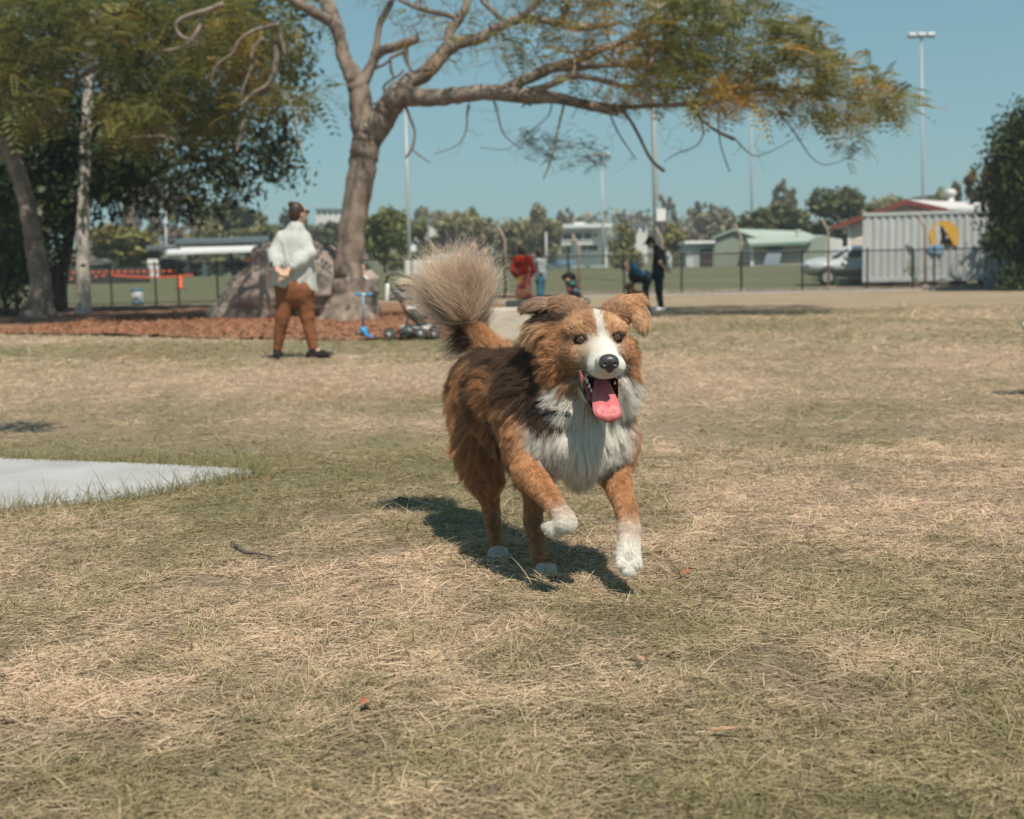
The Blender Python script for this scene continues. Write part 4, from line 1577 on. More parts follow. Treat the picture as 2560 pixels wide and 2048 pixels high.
# ---- weatherboard building with the red-edged gable behind the container
def gable_house():
    Y = 56.0
    t = thing('weatherboard_house', 'cream weatherboard building with red gable edge and white metal roof', 'building', base_at(2250, Y))
    wall = M('cream_boards', (.60, .53, .455), .7, .06, 3)
    red = M('red_barge', (.17, .048, .034), .6, .15, 4)
    roofm = M('pale_roof', (.58, .56, .55), .5, .05, 2, spec=.4)
    A = [W(2122, 566, Y), W(2258, 508, Y), W(2356, 530, Y)]
    zg = gz(2, Y) - .05
    ext = Vector((W(2485, 500, Y + 5).x - W(2258, 500, Y).x, 5.0, 0))
    xl, xr = A[0].x, A[2].x
    # boards: each one a slightly tilted lap
    ztop = A[1].z
    bh = .165
    n = int((ztop - zg) / bh)
    me = None
    def half(z):
        if z < A[0].z: l = xl
        else: l = xl + (A[1].x - xl) * (z - A[0].z) / (A[1].z - A[0].z)
        if z < A[2].z: r = xr
        else: r = xr + (A[1].x - xr) * (z - A[2].z) / (A[1].z - A[2].z)
        return l, r
    for i in range(n):
        z0 = zg + i * bh
        l, r = half(z0 + bh)
        if r - l < .1: continue
        MB().add([(l, Y - .02, z0), (r, Y - .02, z0), (r, Y, z0 + bh + .01), (l, Y, z0 + bh + .01), (l, Y + .04, z0), (r, Y + .04, z0)], [(0, 1, 2, 3), (4, 5, 1, 0)]).build('board', wall, t)
    B = [Vector((xl, Y + .05, zg)), Vector((xl, Y + .05, A[0].z)), Vector((A[1].x, Y + .05, A[1].z)), Vector((xr, Y + .05, A[2].z)), Vector((xr, Y + .05, zg))]
    MB().prism(B, ext).build('wall', wall, t)
    L0, L1, R1 = W(2070, 566, Y), W(2258, 500, Y), W(2360, 522, Y)
    th = .20
    for a, b in ((L0, L1), (L1, R1)):
        f0 = Vector((0, -.45, 0))
        MB().prism([a + f0, b + f0, b + f0 - Vector((0, 0, th * 1.15)), a + f0 - Vector((0, 0, th))], (0, .05, 0)).build('barge_board', red, t)
    rf = MB()
    for a, b in ((L0, L1), (L1, R1)):
        f0 = Vector((0, -.40, 0))
        e2 = ext + Vector((.6, .8, 0))
        dn = Vector((0, 0, -.06))
        rf.add([a + f0, b + f0, b + f0 + e2, a + f0 + e2, a + f0 + dn, b + f0 + dn, b + f0 + e2 + dn, a + f0 + e2 + dn],
               [(0, 1, 2, 3), (7, 6, 5, 4), (0, 4, 5, 1), (1, 5, 6, 2), (2, 6, 7, 3), (3, 7, 4, 0)])
    rf.build('roof', roofm, t)
    c = W(2376, 500, Y + 2.5)
    MB().tube([c - Vector((0, 0, .5)), c + Vector((0, 0, .12))], .17, 12).build('vent_pipe', roofm, t)
    MB().ball(c + Vector((0, 0, .30)), (.27, .27, .2), 14, 8).build('vent_cowl', roofm, t)
    e = W(2360, 524, Y - .3)
    MB().tube([e, e + ext * 1.05], .09, 8).build('gutter', M('blue_gutter', (.12, .22, .27), .5, .1, 3), t)
    # little flat awning under the left eave
    mb = MB()
    rect_box(mb, 2086, 2121, 562, 570, Y - .1, 1.2)
    mb.build('awning', white_p, t)
    mb = MB()
    rect_box(mb, 2120, 2126, 568, 700, Y - .08, .08, drop=True)
    mb.build('downpipe', white_p, t)


gable_house()


# ---- green sheds on the field
def shed():
    Y = 78.0
    grn = M('shed_green', (.25, .29, .245), .6, .06, 3, spec=.3)
    rfg = M('shed_roof_green', (.36, .42, .36), .5, .06, 3, spec=.35)
    lt = M('shed_cream', (.34, .34, .28), .65, .06, 2)
    trim = M('shed_trim', (.16, .25, .20), .5, .1, 3)
    t = thing('green_shed', 'pale green metal shed with a gable end and lower lean-to', 'shed', base_at(1880, Y))
    def poly_wall(pts, Yd, name, mat, vec=(0, .1, 0)):
        P_ = [W(x, y, Yd) for x, y in pts]
        o = MB().prism(P_, vec).build(name, mat, t)
        return o
    D = Vector((5.5, 7.0, 0))
    # gable end on the left (x 1788..1876), ridge at 1834
    P_ = [W(1788, 672, Y), W(1788, 594, Y), W(1834, 577, Y), W(1876, 592, Y), W(1876, 672, Y)]
    P_[0].z = P_[4].z = gz(0, Y) - .05
    MB().prism(P_, D).build('wall', grn, t)
    ov = Vector((-.2, -.3, .03))
    rf = MB()
    for a, b, s in ((P_[1], P_[2], -1), (P_[2], P_[3], 1)):
        a2, b2 = a + Vector((-.25 if s < 0 else 0, -.25, .02 - (.1 if s < 0 else 0))), b + Vector((.3 if s > 0 else 0, -.25, .02 - (.1 if s > 0 else 0)))
        e = D + Vector((.3, .5, 0))
        up = Vector((0, 0, .09))
        rf.add([a2, b2, b2 + e, a2 + e, a2 + up, b2 + up, b2 + e + up, a2 + e + up], [(3, 2, 1, 0), (4, 5, 6, 7), (0, 1, 5, 4), (1, 2, 6, 5), (2, 3, 7, 6), (3, 0, 4, 7)])
    rf.build('roof', rfg, t)
    # wall ribs
    for x in np.arange(1796, 1874, 8):
        top = 594 - (x - 1788) / 46 * 17 if x < 1834 else 577 + (x - 1834) / 42 * 15
        a, b = W(x, top + 4, Y - .02), W(x, 660, Y - .02)
        b.z = gz(0, Y)
        MB().box(((a.x), Y - .02, (a.z + b.z) / 2), (.05, .04, a.z - b.z)).build('rib', grn, t)
    # lean-to in front right
    Y2 = 75.0
    Q = [W(1878, 668, Y2), W(1878, 608, Y2), W(2014, 604, Y2), W(2014, 664, Y2)]
    Q[0].z = Q[3].z = gz(0, Y2) - .05
    MB().prism(Q, (0, 4, 0)).build('lean_to_wall', lt, t)
    a, b = W(1872, 609, Y2 - .5), W(2018, 603, Y2 - .5)
    a2, b2 = W(1866, 593, Y2 + 3.6), W(2060, 588, Y2 + 3.6)
    up = Vector((0, 0, -.12))
    MB().add([a, b, b2, a2, a + up, b + up, b2 + up, a2 + up], [(0, 1, 2, 3), (7, 6, 5, 4), (0, 4, 5, 1), (1, 5, 6, 2), (2, 6, 7, 3), (3, 7, 4, 0)]).build('lean_to_roof', rfg, t)
    MB().box((a + b) / 2 + Vector((0, -.05, -.1)), ((b - a).length, .12, .16), M3=Matrix.Rotation(math.atan2((b - a).z, (b - a).x) * -1, 3, 'Y')).build('gutter', trim, t)
    mb = MB()
    rect_box(mb, 1877, 1884, 610, 668, Y2 - .12, .12, drop=True)
    mb.build('corner_post', white_p, t)
    # taller part on the right and its corrugated white end
    Q = [W(2014, 668, Y2 + .6), W(2014, 602, Y2 + .6), W(2066, 588, Y2 + .6), W(2050, 668, Y2 + .6)]
    Q[0].z = Q[3].z = gz(0, Y2) - .05
    Q[3].x = Q[2].x
    MB().prism(Q, (0, 5, 0)).build('end_wall', grn, t)
    for x in range(2052, 2104, 6):
        mb = MB()
        rect_box(mb, x, x + 4, 590 + (x - 2052) * .16, 668, Y2 + .9, .12, drop=True)
        mb.build('corrugation', white_p, t)
    mb = MB()
    rect_box(mb, 2050, 2106, 600, 668, Y2 + 1.05, .3, drop=True)
    mb.build('back_wall', M('shed_white', (.50, .53, .54), .6, .06, 2), t)
    c = W(1995, 590, Y2 + 3)
    MB().tube([c - Vector((0, 0, .3)), c + Vector((0, 0, .22))], .13, 10).ball(c + Vector((0, 0, .27)), (.17, .17, .12), 10, 6).build('flue', rfg, t)
    # blue grey board leaning on the lean-to
    t2 = thing('leaning_board', 'large blue-grey lattice panel leaning on the shed wall', 'board', base_at(1932, Y2 - .7))
    P_ = [W(1908, 664, Y2 - .8), W(1948, 664, Y2 - .8), W(1957, 618, Y2 - .15), W(1921, 618, Y2 - .15)]
    blue = M('blue_panel', (.13, .18, .22), .6, .15, 5)
    MB().prism(P_, (0, .06, .02)).build('panel', blue, t2)
    for u in (.12, .37, .62, .88):
        a, b = P_[0].lerp(P_[1], u), P_[3].lerp(P_[2], u)
        MB().tube([a + Vector((0, -.04, 0)), b + Vector((0, -.04, 0))], .03, 5).build('batten', M('blue_batten_%d' % int(u * 100), (.20, .26, .31), .6, .1, 5), t2)
    # small grey hut on the left of the shed
    t3 = thing('grey_hut', 'small pale grey hut with a dark open front left of the green shed', 'hut', base_at(1750, 80))
    mb = MB()
    gm_ = M('hut_grey', (.34, .38, .385), .6, .06, 3)
    rect_box(mb, 1716, 1786, 606, 668, 80.5, 2.5, drop=True)
    mb.build('wall', gm_, t3)
    mb = MB()
    rect_box(mb, 1712, 1790, 602, 609, 80.1, 3.2)
    mb.build('roof', white_p, t3)
    mb = MB()
    rect_box(mb, 1750, 1783, 624, 664, 80.42, .06)
    mb.build('opening', M('hut_dark', (.05, .045, .042), .8, .2, 3), t3)
    mb = MB()
    rect_box(mb, 1716, 1734, 644, 668, 79.9, .5, drop=True)
    mb.build('counter', M('hut_pale', (.48, .53, .54), .6, .05, 3), t3)


shed()


# ---- white clubhouse and houses on the slopes
def clubhouse():
    Y = 170.0
    t = thing('clubhouse', 'white two-storey clubhouse with a long upper balcony', 'building', base_at(1455, Y))
    wh = M('clubhouse_white', (.80, .80, .79), .6, .05, .5)
    mb = MB()
    rect_box(mb, 1400, 1516, 566, 654, Y + 2, 9, drop=True)
    mb.build('wall', wh, t)
    mb = MB()
    rect_box(mb, 1392, 1530, 560, 570, Y - 1.2, 13, bev=.05)
    mb.build('roof', M('clubhouse_roof', (.60, .64, .66), .5, .05, .5), t)
    mb = MB()
    rect_box(mb, 1436, 1462, 556, 561, Y + 2, 3)
    mb.build('roof_box', wh, t)
    mb = MB()
    rect_box(mb, 1408, 1478, 583, 606, Y + 1.85, .2)
    mb.build('balcony_opening', dark_gl, t)
    for x in (1432, 1456):
        mb = MB()
        rect_box(mb, x, x + 3, 583, 608, Y + .3, .2)
        mb.build('post', wh, t)
    mb = MB()
    rect_box(mb, 1398, 1482, 606, 612, Y - .4, 2.6)
    mb.build('balcony', M('balcony_grey', (.66, .66, .65), .7, .08, .6), t)
    mb = MB()
    rect_box(mb, 1402, 1480, 600, 602, Y - .35, .08)
    mb.build('handrail', wh, t)
    for (x0, x1, y0, y1) in ((1486, 1494, 584, 591), (1456, 1466, 614, 626), (1470, 1494, 614, 626), (1404, 1410, 622, 634), (1416, 1426, 616, 634)):
        mb = MB()
        rect_box(mb, x0 - 1.2, x1 + 1.2, y0 - 1.2, y1 + 1.2, Y + 1.9, .12)
        f = mb.build('window', wh, t)
        mb = MB()
        rect_box(mb, x0, x1, y0, y1, Y + 1.8, .12)
        mb.build('pane', dark_gl, f)
    mb = MB()
    rect_box(mb, 1437, 1446, 612, 626, Y - .5, .1)
    mb.build('blue_sign', M('sign_blue', (.05, .26, .42), .5, .05, 1), t)
    mb = MB()
    rect_box(mb, 1376, 1400, 606, 654, Y + 2.5, 5, drop=True)
    mb.build('side_wing', wh, t)
    mb = MB()
    rect_box(mb, 1430, 1440, 596, 603, Y - .9, .5, bev=.1)
    mb.build('parasol', M('parasol_cream', (.62, .52, .32), .7, .05, 1), t)
    # long blue barrier and white tables at its foot
    t2 = thing('blue_barrier', 'low blue barrier on the field in front of the clubhouse', 'barrier', base_at(1405, 150))
    mb = MB()
    rect_box(mb, 1364, 1442, 653, 661, 150, .3, bev=.05)
    mb.build('panel', M('barrier_blue', (.14, .28, .42), .5, .08, 1), t2)
    for x in (1368, 1390, 1412, 1436):
        mb = MB()
        rect_box(mb, x, x + 2, 655, 668, 150.2, .12, drop=True)
        mb.build('leg', galv, t2)
    for i, (x0, x1, y0, lab) in enumerate(((1428, 1462, 664, 'pale bench table on the field, left of two'), (1476, 1512, 664, 'pale bench table on the field, right of two'))):
        tb = thing('bench_table', lab, 'table', base_at((x0 + x1) / 2, 95), 'pale tables on the sports field')
        mb = MB()
        rect_box(mb, x0, x1, y0, y0 + 5, 95, .8)
        mb.build('table_top', M('table_pale_%d' % i, (.42, .48, .50), .5, .05, 1), tb)
        for x in (x0 + 3, x1 - 6):
            mb = MB()
            rect_box(mb, x, x + 3, y0 + 5, y0 + 14, 95.3, .1, drop=True)
            mb.build('leg', galv, tb)


clubhouse()


def house(x0, x1, y0, y1, Y, label, gable=False, wall=(.58, .58, .56), roof=(.62, .62, .60)):
    t = thing('house', label, 'house', base_at((x0 + x1) / 2, Y), 'pale houses on the wooded slopes')
    wm = M('house_wall_%d' % x0, wall, .7, .06, .3)
    mb = MB()
    rect_box(mb, x0, x1, y0, y1, Y, 8, drop=True)
    mb.build('wall', wm, t)
    ex = (x1 - x0) * .06
    a, b = W(x0 - ex, y0, Y - .6), W(x1 + ex, y0, Y - .6)
    h = (b - a).length * (.16 if gable else .03)
    c, d = a + Vector((0, 5, h)), b + Vector((0, 5, h))
    e, f = a + Vector((0, 10, 0)), b + Vector((0, 10, 0))
    MB().add([a, b, d, c, e, f], [(0, 1, 2, 3), (3, 2, 5, 4), (0, 3, 4), (1, 5, 2)]).build('roof', M('house_roof_%d' % x0, roof, .6, .06, .3), t)
    n = max(2, int((x1 - x0) / 14))
    for i in range(n):
        xa = x0 + (x1 - x0) * (i + .25) / n
        xb = x0 + (x1 - x0) * (i + .72) / n
        mb = MB()
        rect_box(mb, xa, xb, y0 + (y1 - y0) * .25, y0 + (y1 - y0) * .6, Y - .08, .12)
        w_ = mb.build('window', wm, t)
        mb = MB()
        rect_box(mb, xa + .5, xb - .5, y0 + (y1 - y0) * .28, y0 + (y1 - y0) * .57, Y - .14, .08)
        mb.build('pane', dark_gl, w_)


house(790, 862, 522, 546, 260, 'long white flat-roofed house on the hill right of the woman')
house(1038, 1074, 548, 572, 220, 'white house above the left light pole, left block')
house(1072, 1104, 553, 570, 215, 'white house above the left light pole, lower right block')
house(1584, 1618, 556, 596, 230, 'white tall house between the cone shaped tree and the thick pole')
house(1764, 1784, 537, 545, 280, 'small white house high between the gums', True)
house(1796, 1824, 566, 578, 240, 'small white house with a blue-grey roof above the shed', True, roof=(.16, .22, .26))
house(1712, 1742, 578, 600, 230, 'pale house half hidden left of the shed', True, roof=(.40, .47, .48))
house(2320, 2344, 488, 500, 150, 'white roof glimpsed above the pale roof', False)


# ---- field shelter at the left
def shelter():
    Y = 82.0
    t = thing('field_shelter', 'low open shelter with dark and white skillion roofs', 'shelter', base_at(520, Y))
    dk = M('shelter_dark_roof', (.085, .10, .105), .5, .1, 2)
    def roof(x0, x1, ya0, ya1, yb0, yb1, Yf, Yb, mat, name='roof'):
        a, b = W(x0, ya0, Yf), W(x1, ya1, Yf)
        c, d = W(x1, yb1, Yb), W(x0, yb0, Yb)
        up = Vector((0, 0, .16))
        MB().add([a, b, c, d, a + up, b + up, c + up, d + up], [(3, 2, 1, 0), (4, 5, 6, 7), (0, 1, 5, 4), (1, 2, 6, 5), (2, 3, 7, 6), (3, 0, 4, 7)]).build(name, mat, t)
    roof(438, 672, 612, 606, 604, 596, Y + 1, Y + 5, dk)
    roof(365, 452, 628, 624, 621, 618, Y, Y + 3, dk)
    roof(418, 668, 637, 629, 620, 614, Y - 1.5, Y + 2.5, M('shelter_white_roof', (.66, .67, .67), .5, .04, 2))
    for x in (392, 470, 520, 575, 640):
        mb = MB()
        rect_box(mb, x, x + 5, 622, 690, Y + 1, .15, drop=True)
        mb.build('post', steel_dk if x != 520 else white_p, t)
    mb = MB()
    rect_box(mb, 385, 640, 662, 669, Y + 2, .3)
    mb.build('counter', steel_dk, t)
    for i, x in enumerate((368, 462, 505, 545)):
        mb = MB()
        rect_box(mb, x, x + (26 if i == 0 else 10), 648 + 2 * i, 672, Y + .2, .4, drop=True)
        mb.build('board', white_p if i % 2 == 0 else conc, t)
    for i, (x, y, m_) in enumerate(((590, 636, white_p), (606, 642, white_p), (618, 650, M('shelter_orange', (.62, .20, .05), .6, .1, 3)), (636, 646, white_p))):
        MB().ball(W(x, y, Y - .5), (.25, .2, .22), 8, 6).build('float', m_, t)


shelter()


# ---- orange dotted safety barrier on the far side of the field
def barrier():
    Y = 66.0
    t = thing('safety_barrier', 'dark barrier strung with two rows of orange discs', 'barrier', base_at(330, Y))
    mb = MB()
    rect_box(mb, -20, 372, 672, 701, Y + .3, .06, drop=True)
    mb.build('screen', M('barrier_dark', (.055, .058, .055), .8, .15, 4), t)
    om = M('safety_orange', (.80, .135, .05), .55, .1, 4)
    dm = MB().ball((0, 0, 0), (.075, .04, .075), 10, 6)
    me = bpy.data.meshes.new('disc')
    me.from_pydata(dm.v, [], dm.f)
    me.polygons.foreach_set('use_smooth', [True] * len(dm.f))
    me.materials.append(om)
    pts = [(x, 681 - (x - 230) * .012) for x in range(168, 440, 16)] + [(x, 688 + 6 * math.sin((x - 278) / 205 * math.pi)) for x in range(280, 484, 9)] + \
          [(4, 690), (38, 688), (54, 687), (70, 686), (60, 700), (178, 698), (240, 692), (258, 690)]
    for x, y in pts:
        o = bpy.data.objects.new('disc', me)
        COL.objects.link(o)
        o.parent = t
        o.location = W(x, y, Y - .1) - t.location
    MB().tube([W(165, 681, Y), W(445, 678, Y)], .012, 4).build('rope', om, t)
    MB().tube([W(x, 688 + 6 * math.sin((x - 278) / 205 * math.pi), Y) for x in range(280, 490, 15)], .012, 4).build('rope', om, t)
    c = base_at(449, 60)
    cn = thing('bollard', 'bright orange plastic bollard at the end of the disc barrier', 'bollard', c)
    MB().tube([c, c + Vector((0, 0, .05)), c + Vector((0, 0, .1)), c + Vector((0, 0, .55)), c + Vector((0, 0, .62))], [.2, .2, .11, .10, .05], 12).build('body', om, cn)
    MB().box(c + Vector((0, 0, .02)), (.46, .46, .05), bev=.01).build('base', steel_dk, cn)


barrier()


# ---- blue and white drum by the fence
def drum():
    c = base_at(341, 45.9)
    t = thing('drum', 'pale plastic drum with a blue rim standing behind the fence', 'drum', c)
    pm_ = M('drum_white', (.42, .46, .50), .5, .15, 6)
    bl = M('drum_blue', (.07, .25, .38), .5, .1, 6)
    MB().tube([c, c + Vector((0, 0, .04)), c + Vector((0, 0, .28)), c + Vector((0, 0, .52))], [.19, .205, .215, .205], 16).build('body', pm_, t)
    MB().tube([c + Vector((0, 0, .50)), c + Vector((0, 0, .58))], [.222, .222], 16).build('rim', bl, t)
    MB().tube([c + Vector((0, 0, .02)), c + Vector((0, 0, .12))], [.212, .214], 16).build('band', bl, t)


drum()


# ---- cars behind the fence
def car(px0, px1, Y, label, col, z_off=0, length=4.6, flip=False, hgt=1.75):
    b = base_at(px0, Y)
    t = thing('parked_car', label, 'car', b)
    paint = M('car_paint_%d' % px0, col, .3, .04, 2, spec=.5, coat=.6)
    s = Solid()
    z = b.z
    sg = -1 if flip else 1
    def X(u): return b.x + sg * u
    w = .84
    s.ell((X(1.0), Y + .9, z + .78), (1.05, w, .42), k=.2)
    s.ell((X(2.4), Y + .9, z + .80), (1.6, w + .02, .48), k=.2)
    s.ell((X(3.6), Y + .9, z + .82), (1.05, w, .46), k=.2)
    s.ell((X(2.6), Y + .9, z + 1.28), (1.35, w - .12, hgt - 1.22), k=.18)
    for u in (.92, 3.68):
        for y_ in (0, 1.8):
            s.ell((X(u), Y + y_, z + .36), (.43, .3, .43), k=.03, neg=True)
    s.build('body', .055, paint, t)
    gl = M('car_glass_%d' % px0, (.05, .075, .075), .12, .2, 2, spec=.7)
    for (u0, u1, u2, u3) in ((1.62, 2.42, 2.42, 1.95), (2.5, 3.3, 3.05, 2.5)):
        MB().prism([(X(u0), Y + .125, z + 1.18), (X(u1), Y + .125, z + 1.18), (X(u2), Y + .21, z + hgt - .14), (X(u3), Y + .21, z + hgt - .14)], (0, .06, 0)).build('window', gl, t)
    MB().prism([(X(1.25), Y + .3, z + 1.16), (X(1.25), Y + 1.5, z + 1.16), (X(1.86), Y + 1.42, z + hgt - .12), (X(1.86), Y + .38, z + hgt - .12)], (-.05 * sg, 0, .03)).build('windscreen', gl, t)
    ty = M('tyre_%d' % px0, (.02, .02, .02), .8, .2, 10)
    for u in (.92, 3.68):
        wl = thing('wheel', None, None, (X(u), Y + .12, z + .35)) if False else None
        o = MB().tube([(X(u), Y + .06, z + .35), (X(u), Y + .08, z + .35), (X(u), Y + .26, z + .35), (X(u), Y + .28, z + .35)], [.30, .35, .35, .30], 18, False).build('wheel', ty, t)
        MB().tube([(X(u), Y + .03, z + .35), (X(u), Y + .07, z + .35)], [.20, .22], 12, False).build('rim', galv, o)
    MB().ball((X(1.62), Y - .02, z + 1.18), (.10, .07, .09), 8, 6).build('mirror', paint, t)
    MB().ball((X(.16), Y + .35, z + .88), (.10, .16, .09), 8, 6).build('headlight', M('lamp_glass_%d' % px0, (.55, .57, .56), .15, .05, 3, spec=.6), t)
    return t


car(2014, 2130, 52.5, 'pale silver four-wheel drive nosing out behind the fence', (.46, .50, .51), hgt=1.62)
car(2118, 2150, 54.2, 'dark red car in the shade beside the container', (.10, .03, .03), length=4.2)
car(1040, 1120, 100, 'white car roof showing left of the tail plume', (.62, .66, .68), hgt=1.35)

# young tree by the container
t = thing('sapling', 'thin sapling with a few pale leaves in front of the container', 'sapling', base_at(2282, 45.7))
b_ = base_at(2282, 45.7)
MB().tube([b_, W(2281, 690, 45.7), W(2277, 662, 45.7)], [.045, .035, .015], 6).build('stem', rust_post, t)
P_ = np.array([W(2276, 672, 45.7)] * 120) + rng.normal(0, 1, (120, 3)) * np.array((.13, .13, .14))
link('foliage', leaf_mesh('foliage', P_, .10, .3, 91, .8, 1.5, 1, .4), leaf_col((.13, .15, .05)), t)
t = thing('leaning_post', 'short black post with a bent top in front of the container', 'post', base_at(2281, 45.3))
MB().tube([base_at(2281, 45.3), W(2281, 640, 45.3), W(2281, 619, 45.3), W(2262, 617, 45.3)], .03, 6).build('post', steel_dk, t)
# ------------------------------------------------------------------ people
SKIN = M('skin', (.52, .32, .235), .55, .08, 20, spec=.35, sss=.1)
SKIN2 = M('skin_tan', (.36, .20, .135), .55, .08, 20, spec=.35, sss=.1)


def fab(name, col, var=.12, scale=18, bump=.5, **k):
    return M(name, col, .85, var, scale, bump=bump, bscale=scale * 1.5, spec=.15, **k)


HAIR_DK = M('dark_hair', (.045, .027, .020), .5, .4, 60, spec=.35, stretch=(3, 3, .6))


def vec(p):
    return np.array(W(*p))


def hand(s, wrist, knuck, side, r=.0105, curl=.35, k=.004):
    """palm, four unequal bent fingers and a thumb leaving the side of the palm"""
    w, kn = np.array(wrist, float), np.array(knuck, float)
    d = kn - w
    L = np.linalg.norm(d)
    d /= L
    sd = np.array(side, float)
    sd = sd - d * (sd @ d)
    sd /= np.linalg.norm(sd)
    n = np.cross(d, sd)
    for u in (-.6, 0, .6):
        s.cone(w + sd * u * .022, kn + sd * u * .042, .016, .0135, .01)
    for i, (u, ln) in enumerate(((-.9, .068), (-.3, .078), (.3, .074), (.9, .058))):
        a = kn + sd * u * .034
        b = a + (d * math.cos(curl) + n * math.sin(curl)) * ln * .5
        c = b + (d * math.cos(2.2 * curl) + n * math.sin(2.2 * curl)) * ln * .5
        s.cone(a, b, r, r * .92, k)
        s.cone(b, c, r * .92, r * .8, k)
    a = w + d * L * .3 - sd * .026
    b = a - sd * .026 + d * .030 + n * .012
    s.cone(a, b, .013, .011, .006)
    s.cone(b, b + d * .032 + n * .012, .011, .009, .004)


def person(label, J, sc, top, pants, shoe, hairkind='short', hat=None, skin=None, sleeve='long', toplen=0.0, face=(0, -1, 0), h=.011, loose=1.0,
           side=None, group=None, skirt=False, cuff=None, legs=True, shoe_len=.17, extra=None, torso_up=None):
    skin = skin or SKIN
    P = {k: vec(v) if len(v) == 3 else np.array(v) for k, v in J.items()}
    for kx in ('anL', 'anR'):
        if kx in P: P[kx][2] = max(P[kx][2], .085 * sc)
    base = (P['anL'] + P['anR']) / 2 if 'anL' in P else P['pelvis'].copy()
    base[2] = 0 if 'anL' in P else base[2]
    t = thing('person', label, 'person', base, group)
    f = np.array(face, float); f /= np.linalg.norm(f)
    hd, nk, pv = P['head'], P['neck'], P['pelvis']
    ch = (P['shL'] + P['shR']) / 2 - np.array((0, 0, .10 * sc))
    wst = (ch + pv) / 2 + np.array((0, 0, -.02 * sc))
    # ---- the body: one continuous surface
    b = Solid()
    upv = hd - nk
    upv = upv / np.linalg.norm(upv)
    sdv = np.cross(upv, f)
    Mh = Matrix(((sdv[0], f[0], upv[0]), (sdv[1], f[1], upv[1]), (sdv[2], f[2], upv[2])))
    b.ell(hd, (.073 * sc, .092 * sc, .112 * sc), Mh, .02)
    b.ell(hd - upv * .055 * sc + f * .035 * sc, (.052 * sc, .055 * sc, .055 * sc), Mh, .02)
    b.cone(hd + f * .088 * sc + upv * .01, hd + f * .105 * sc - upv * .022 * sc, .010 * sc, .015 * sc, .012)          # nose
    b.ell(hd + f * .086 * sc - upv * .058 * sc, (.022 * sc, .010, .007), Mh, .006)                                     # lips
    for q in (-1, 1):
        b.ell(hd + sdv * q * .073 * sc - upv * .008, (.010, .020 * sc, .032 * sc), Mh, .008)                           # ears
    b.cone(nk - upv * .05 * sc, hd - upv * .06 * sc, .055 * sc, .050 * sc, .03)
    b.cone(P['shL'], P['shR'], .070 * sc, .070 * sc, .05)
    b.cone(ch, wst, .115 * sc, .105 * sc, .06)
    b.cone(wst, pv, .105 * sc, .100 * sc, .06)
    for a in 'LR':
        b.cone(P['sh' + a], P['el' + a], .050 * sc, .040 * sc, .02)
        b.cone(P['el' + a], P['wa' + a], .040 * sc, .027 * sc, .015)
        hs = P.get('hs' + a, np.array((0, 1.0, .2)))
        hand(b, P['wa' + a], P['ha' + a], hs, .0105 * sc)
        if legs:
            hp = P['hip' + a]
            b.cone(hp, P['kn' + a], .082 * sc, .055 * sc, .03)
            b.cone(P['kn' + a], P['an' + a], .054 * sc, .036 * sc, .02)
            dt = P['to' + a] - P['an' + a]
            dt[2] = 0
            dt /= np.linalg.norm(dt)
            b.cone(P['an' + a], np.append((P['an' + a] + dt * (shoe_len - .05) * sc)[:2], .040), .032 * sc, .018 * sc, .02)
    b.build('body', h * .8, skin, t)
    # ---- top
    s = Solid()
    lo = loose
    s.cone(P['shL'], P['shR'], .088 * sc, .088 * sc, .06)
    s.cone(ch, wst, .142 * sc * lo, .138 * sc * lo, .07)
    hem = pv - np.array((0, 0, toplen)) if toplen else pv
    ax = hem - wst
    s.cone(wst, hem, .138 * sc * lo, .150 * sc * lo, .05)
    s.cone(nk - upv * .05 * sc, nk - upv * .01, .085 * sc, .066 * sc, .04)
    for a in 'LR':
        s.cone(P['sh' + a], P['el' + a], .072 * sc * (1 + (lo - 1) * .8), .058 * sc * lo, .03)
        if sleeve == 'long':
            s.cone(P['el' + a], P['wa' + a] + (P['el' + a] - P['wa' + a]) * .12, .060 * sc * lo, .044 * sc * lo, .03)
    if sleeve != 'long':
        s.p = [q for q in s.p]
        for i in range(len(s.p)):
            pass
        keep = []
        for q in s.p:
            keep.append(q)
        s.p = keep[:-2]
        for a in 'LR':
            m_ = P['sh' + a] + (P['el' + a] - P['sh' + a]) * .62
            s.cone(P['sh' + a], m_, .070 * sc, .062 * sc, .03)
    if top: s.build('top', h, top, t, fold=.012 * sc)
    if cuff:
        for a in 'LR':
            e = P['el' + a] - P['wa' + a]
            MB().tube([P['wa' + a] + e * .10, P['wa' + a] + e * .14, P['wa' + a] + e * .26, P['wa' + a] + e * .30], [.040 * sc, .050 * sc, .058 * sc, .05 * sc], 14).build('cuff', cuff, t)
        MB().tube([nk - upv * .035 * sc, nk - upv * .02 * sc, nk - upv * .0 * sc], [.082 * sc, .075 * sc, .066 * sc], 16).build('collar', cuff, t)
    # ---- legs
    if legs:
        s = Solid()
        if skirt:
            s.cone(pv + np.array((0, 0, .05)), (P['knL'] + P['knR']) / 2, .15 * sc, .19 * sc, .05)
            s.cone((P['knL'] + P['knR']) / 2, (P['anL'] + P['anR']) / 2, .19 * sc, .20 * sc, .05)
        else:
            s.cone(P['hipL'] + np.array((0, 0, .06)), P['hipR'] + np.array((0, 0, .06)), .125 * sc, .125 * sc, .05)
            s.cone((P['hipL'] + P['hipR']) / 2, (P['hipL'] + P['hipR']) / 2 + np.array((0, 0, .14)), .12 * sc, .12 * sc, .05)
            for a in 'LR':
                s.cone(P['hip' + a], P['kn' + a], .102 * sc, .073 * sc, .05)
                s.cone(P['kn' + a], P['an' + a] + (P['kn' + a] - P['an' + a]) * .06, .073 * sc, .049 * sc, .03)
        s.build('skirt' if skirt else 'trousers', h, pants, t, fold=.010 * sc, fs=(9, 9, 9))
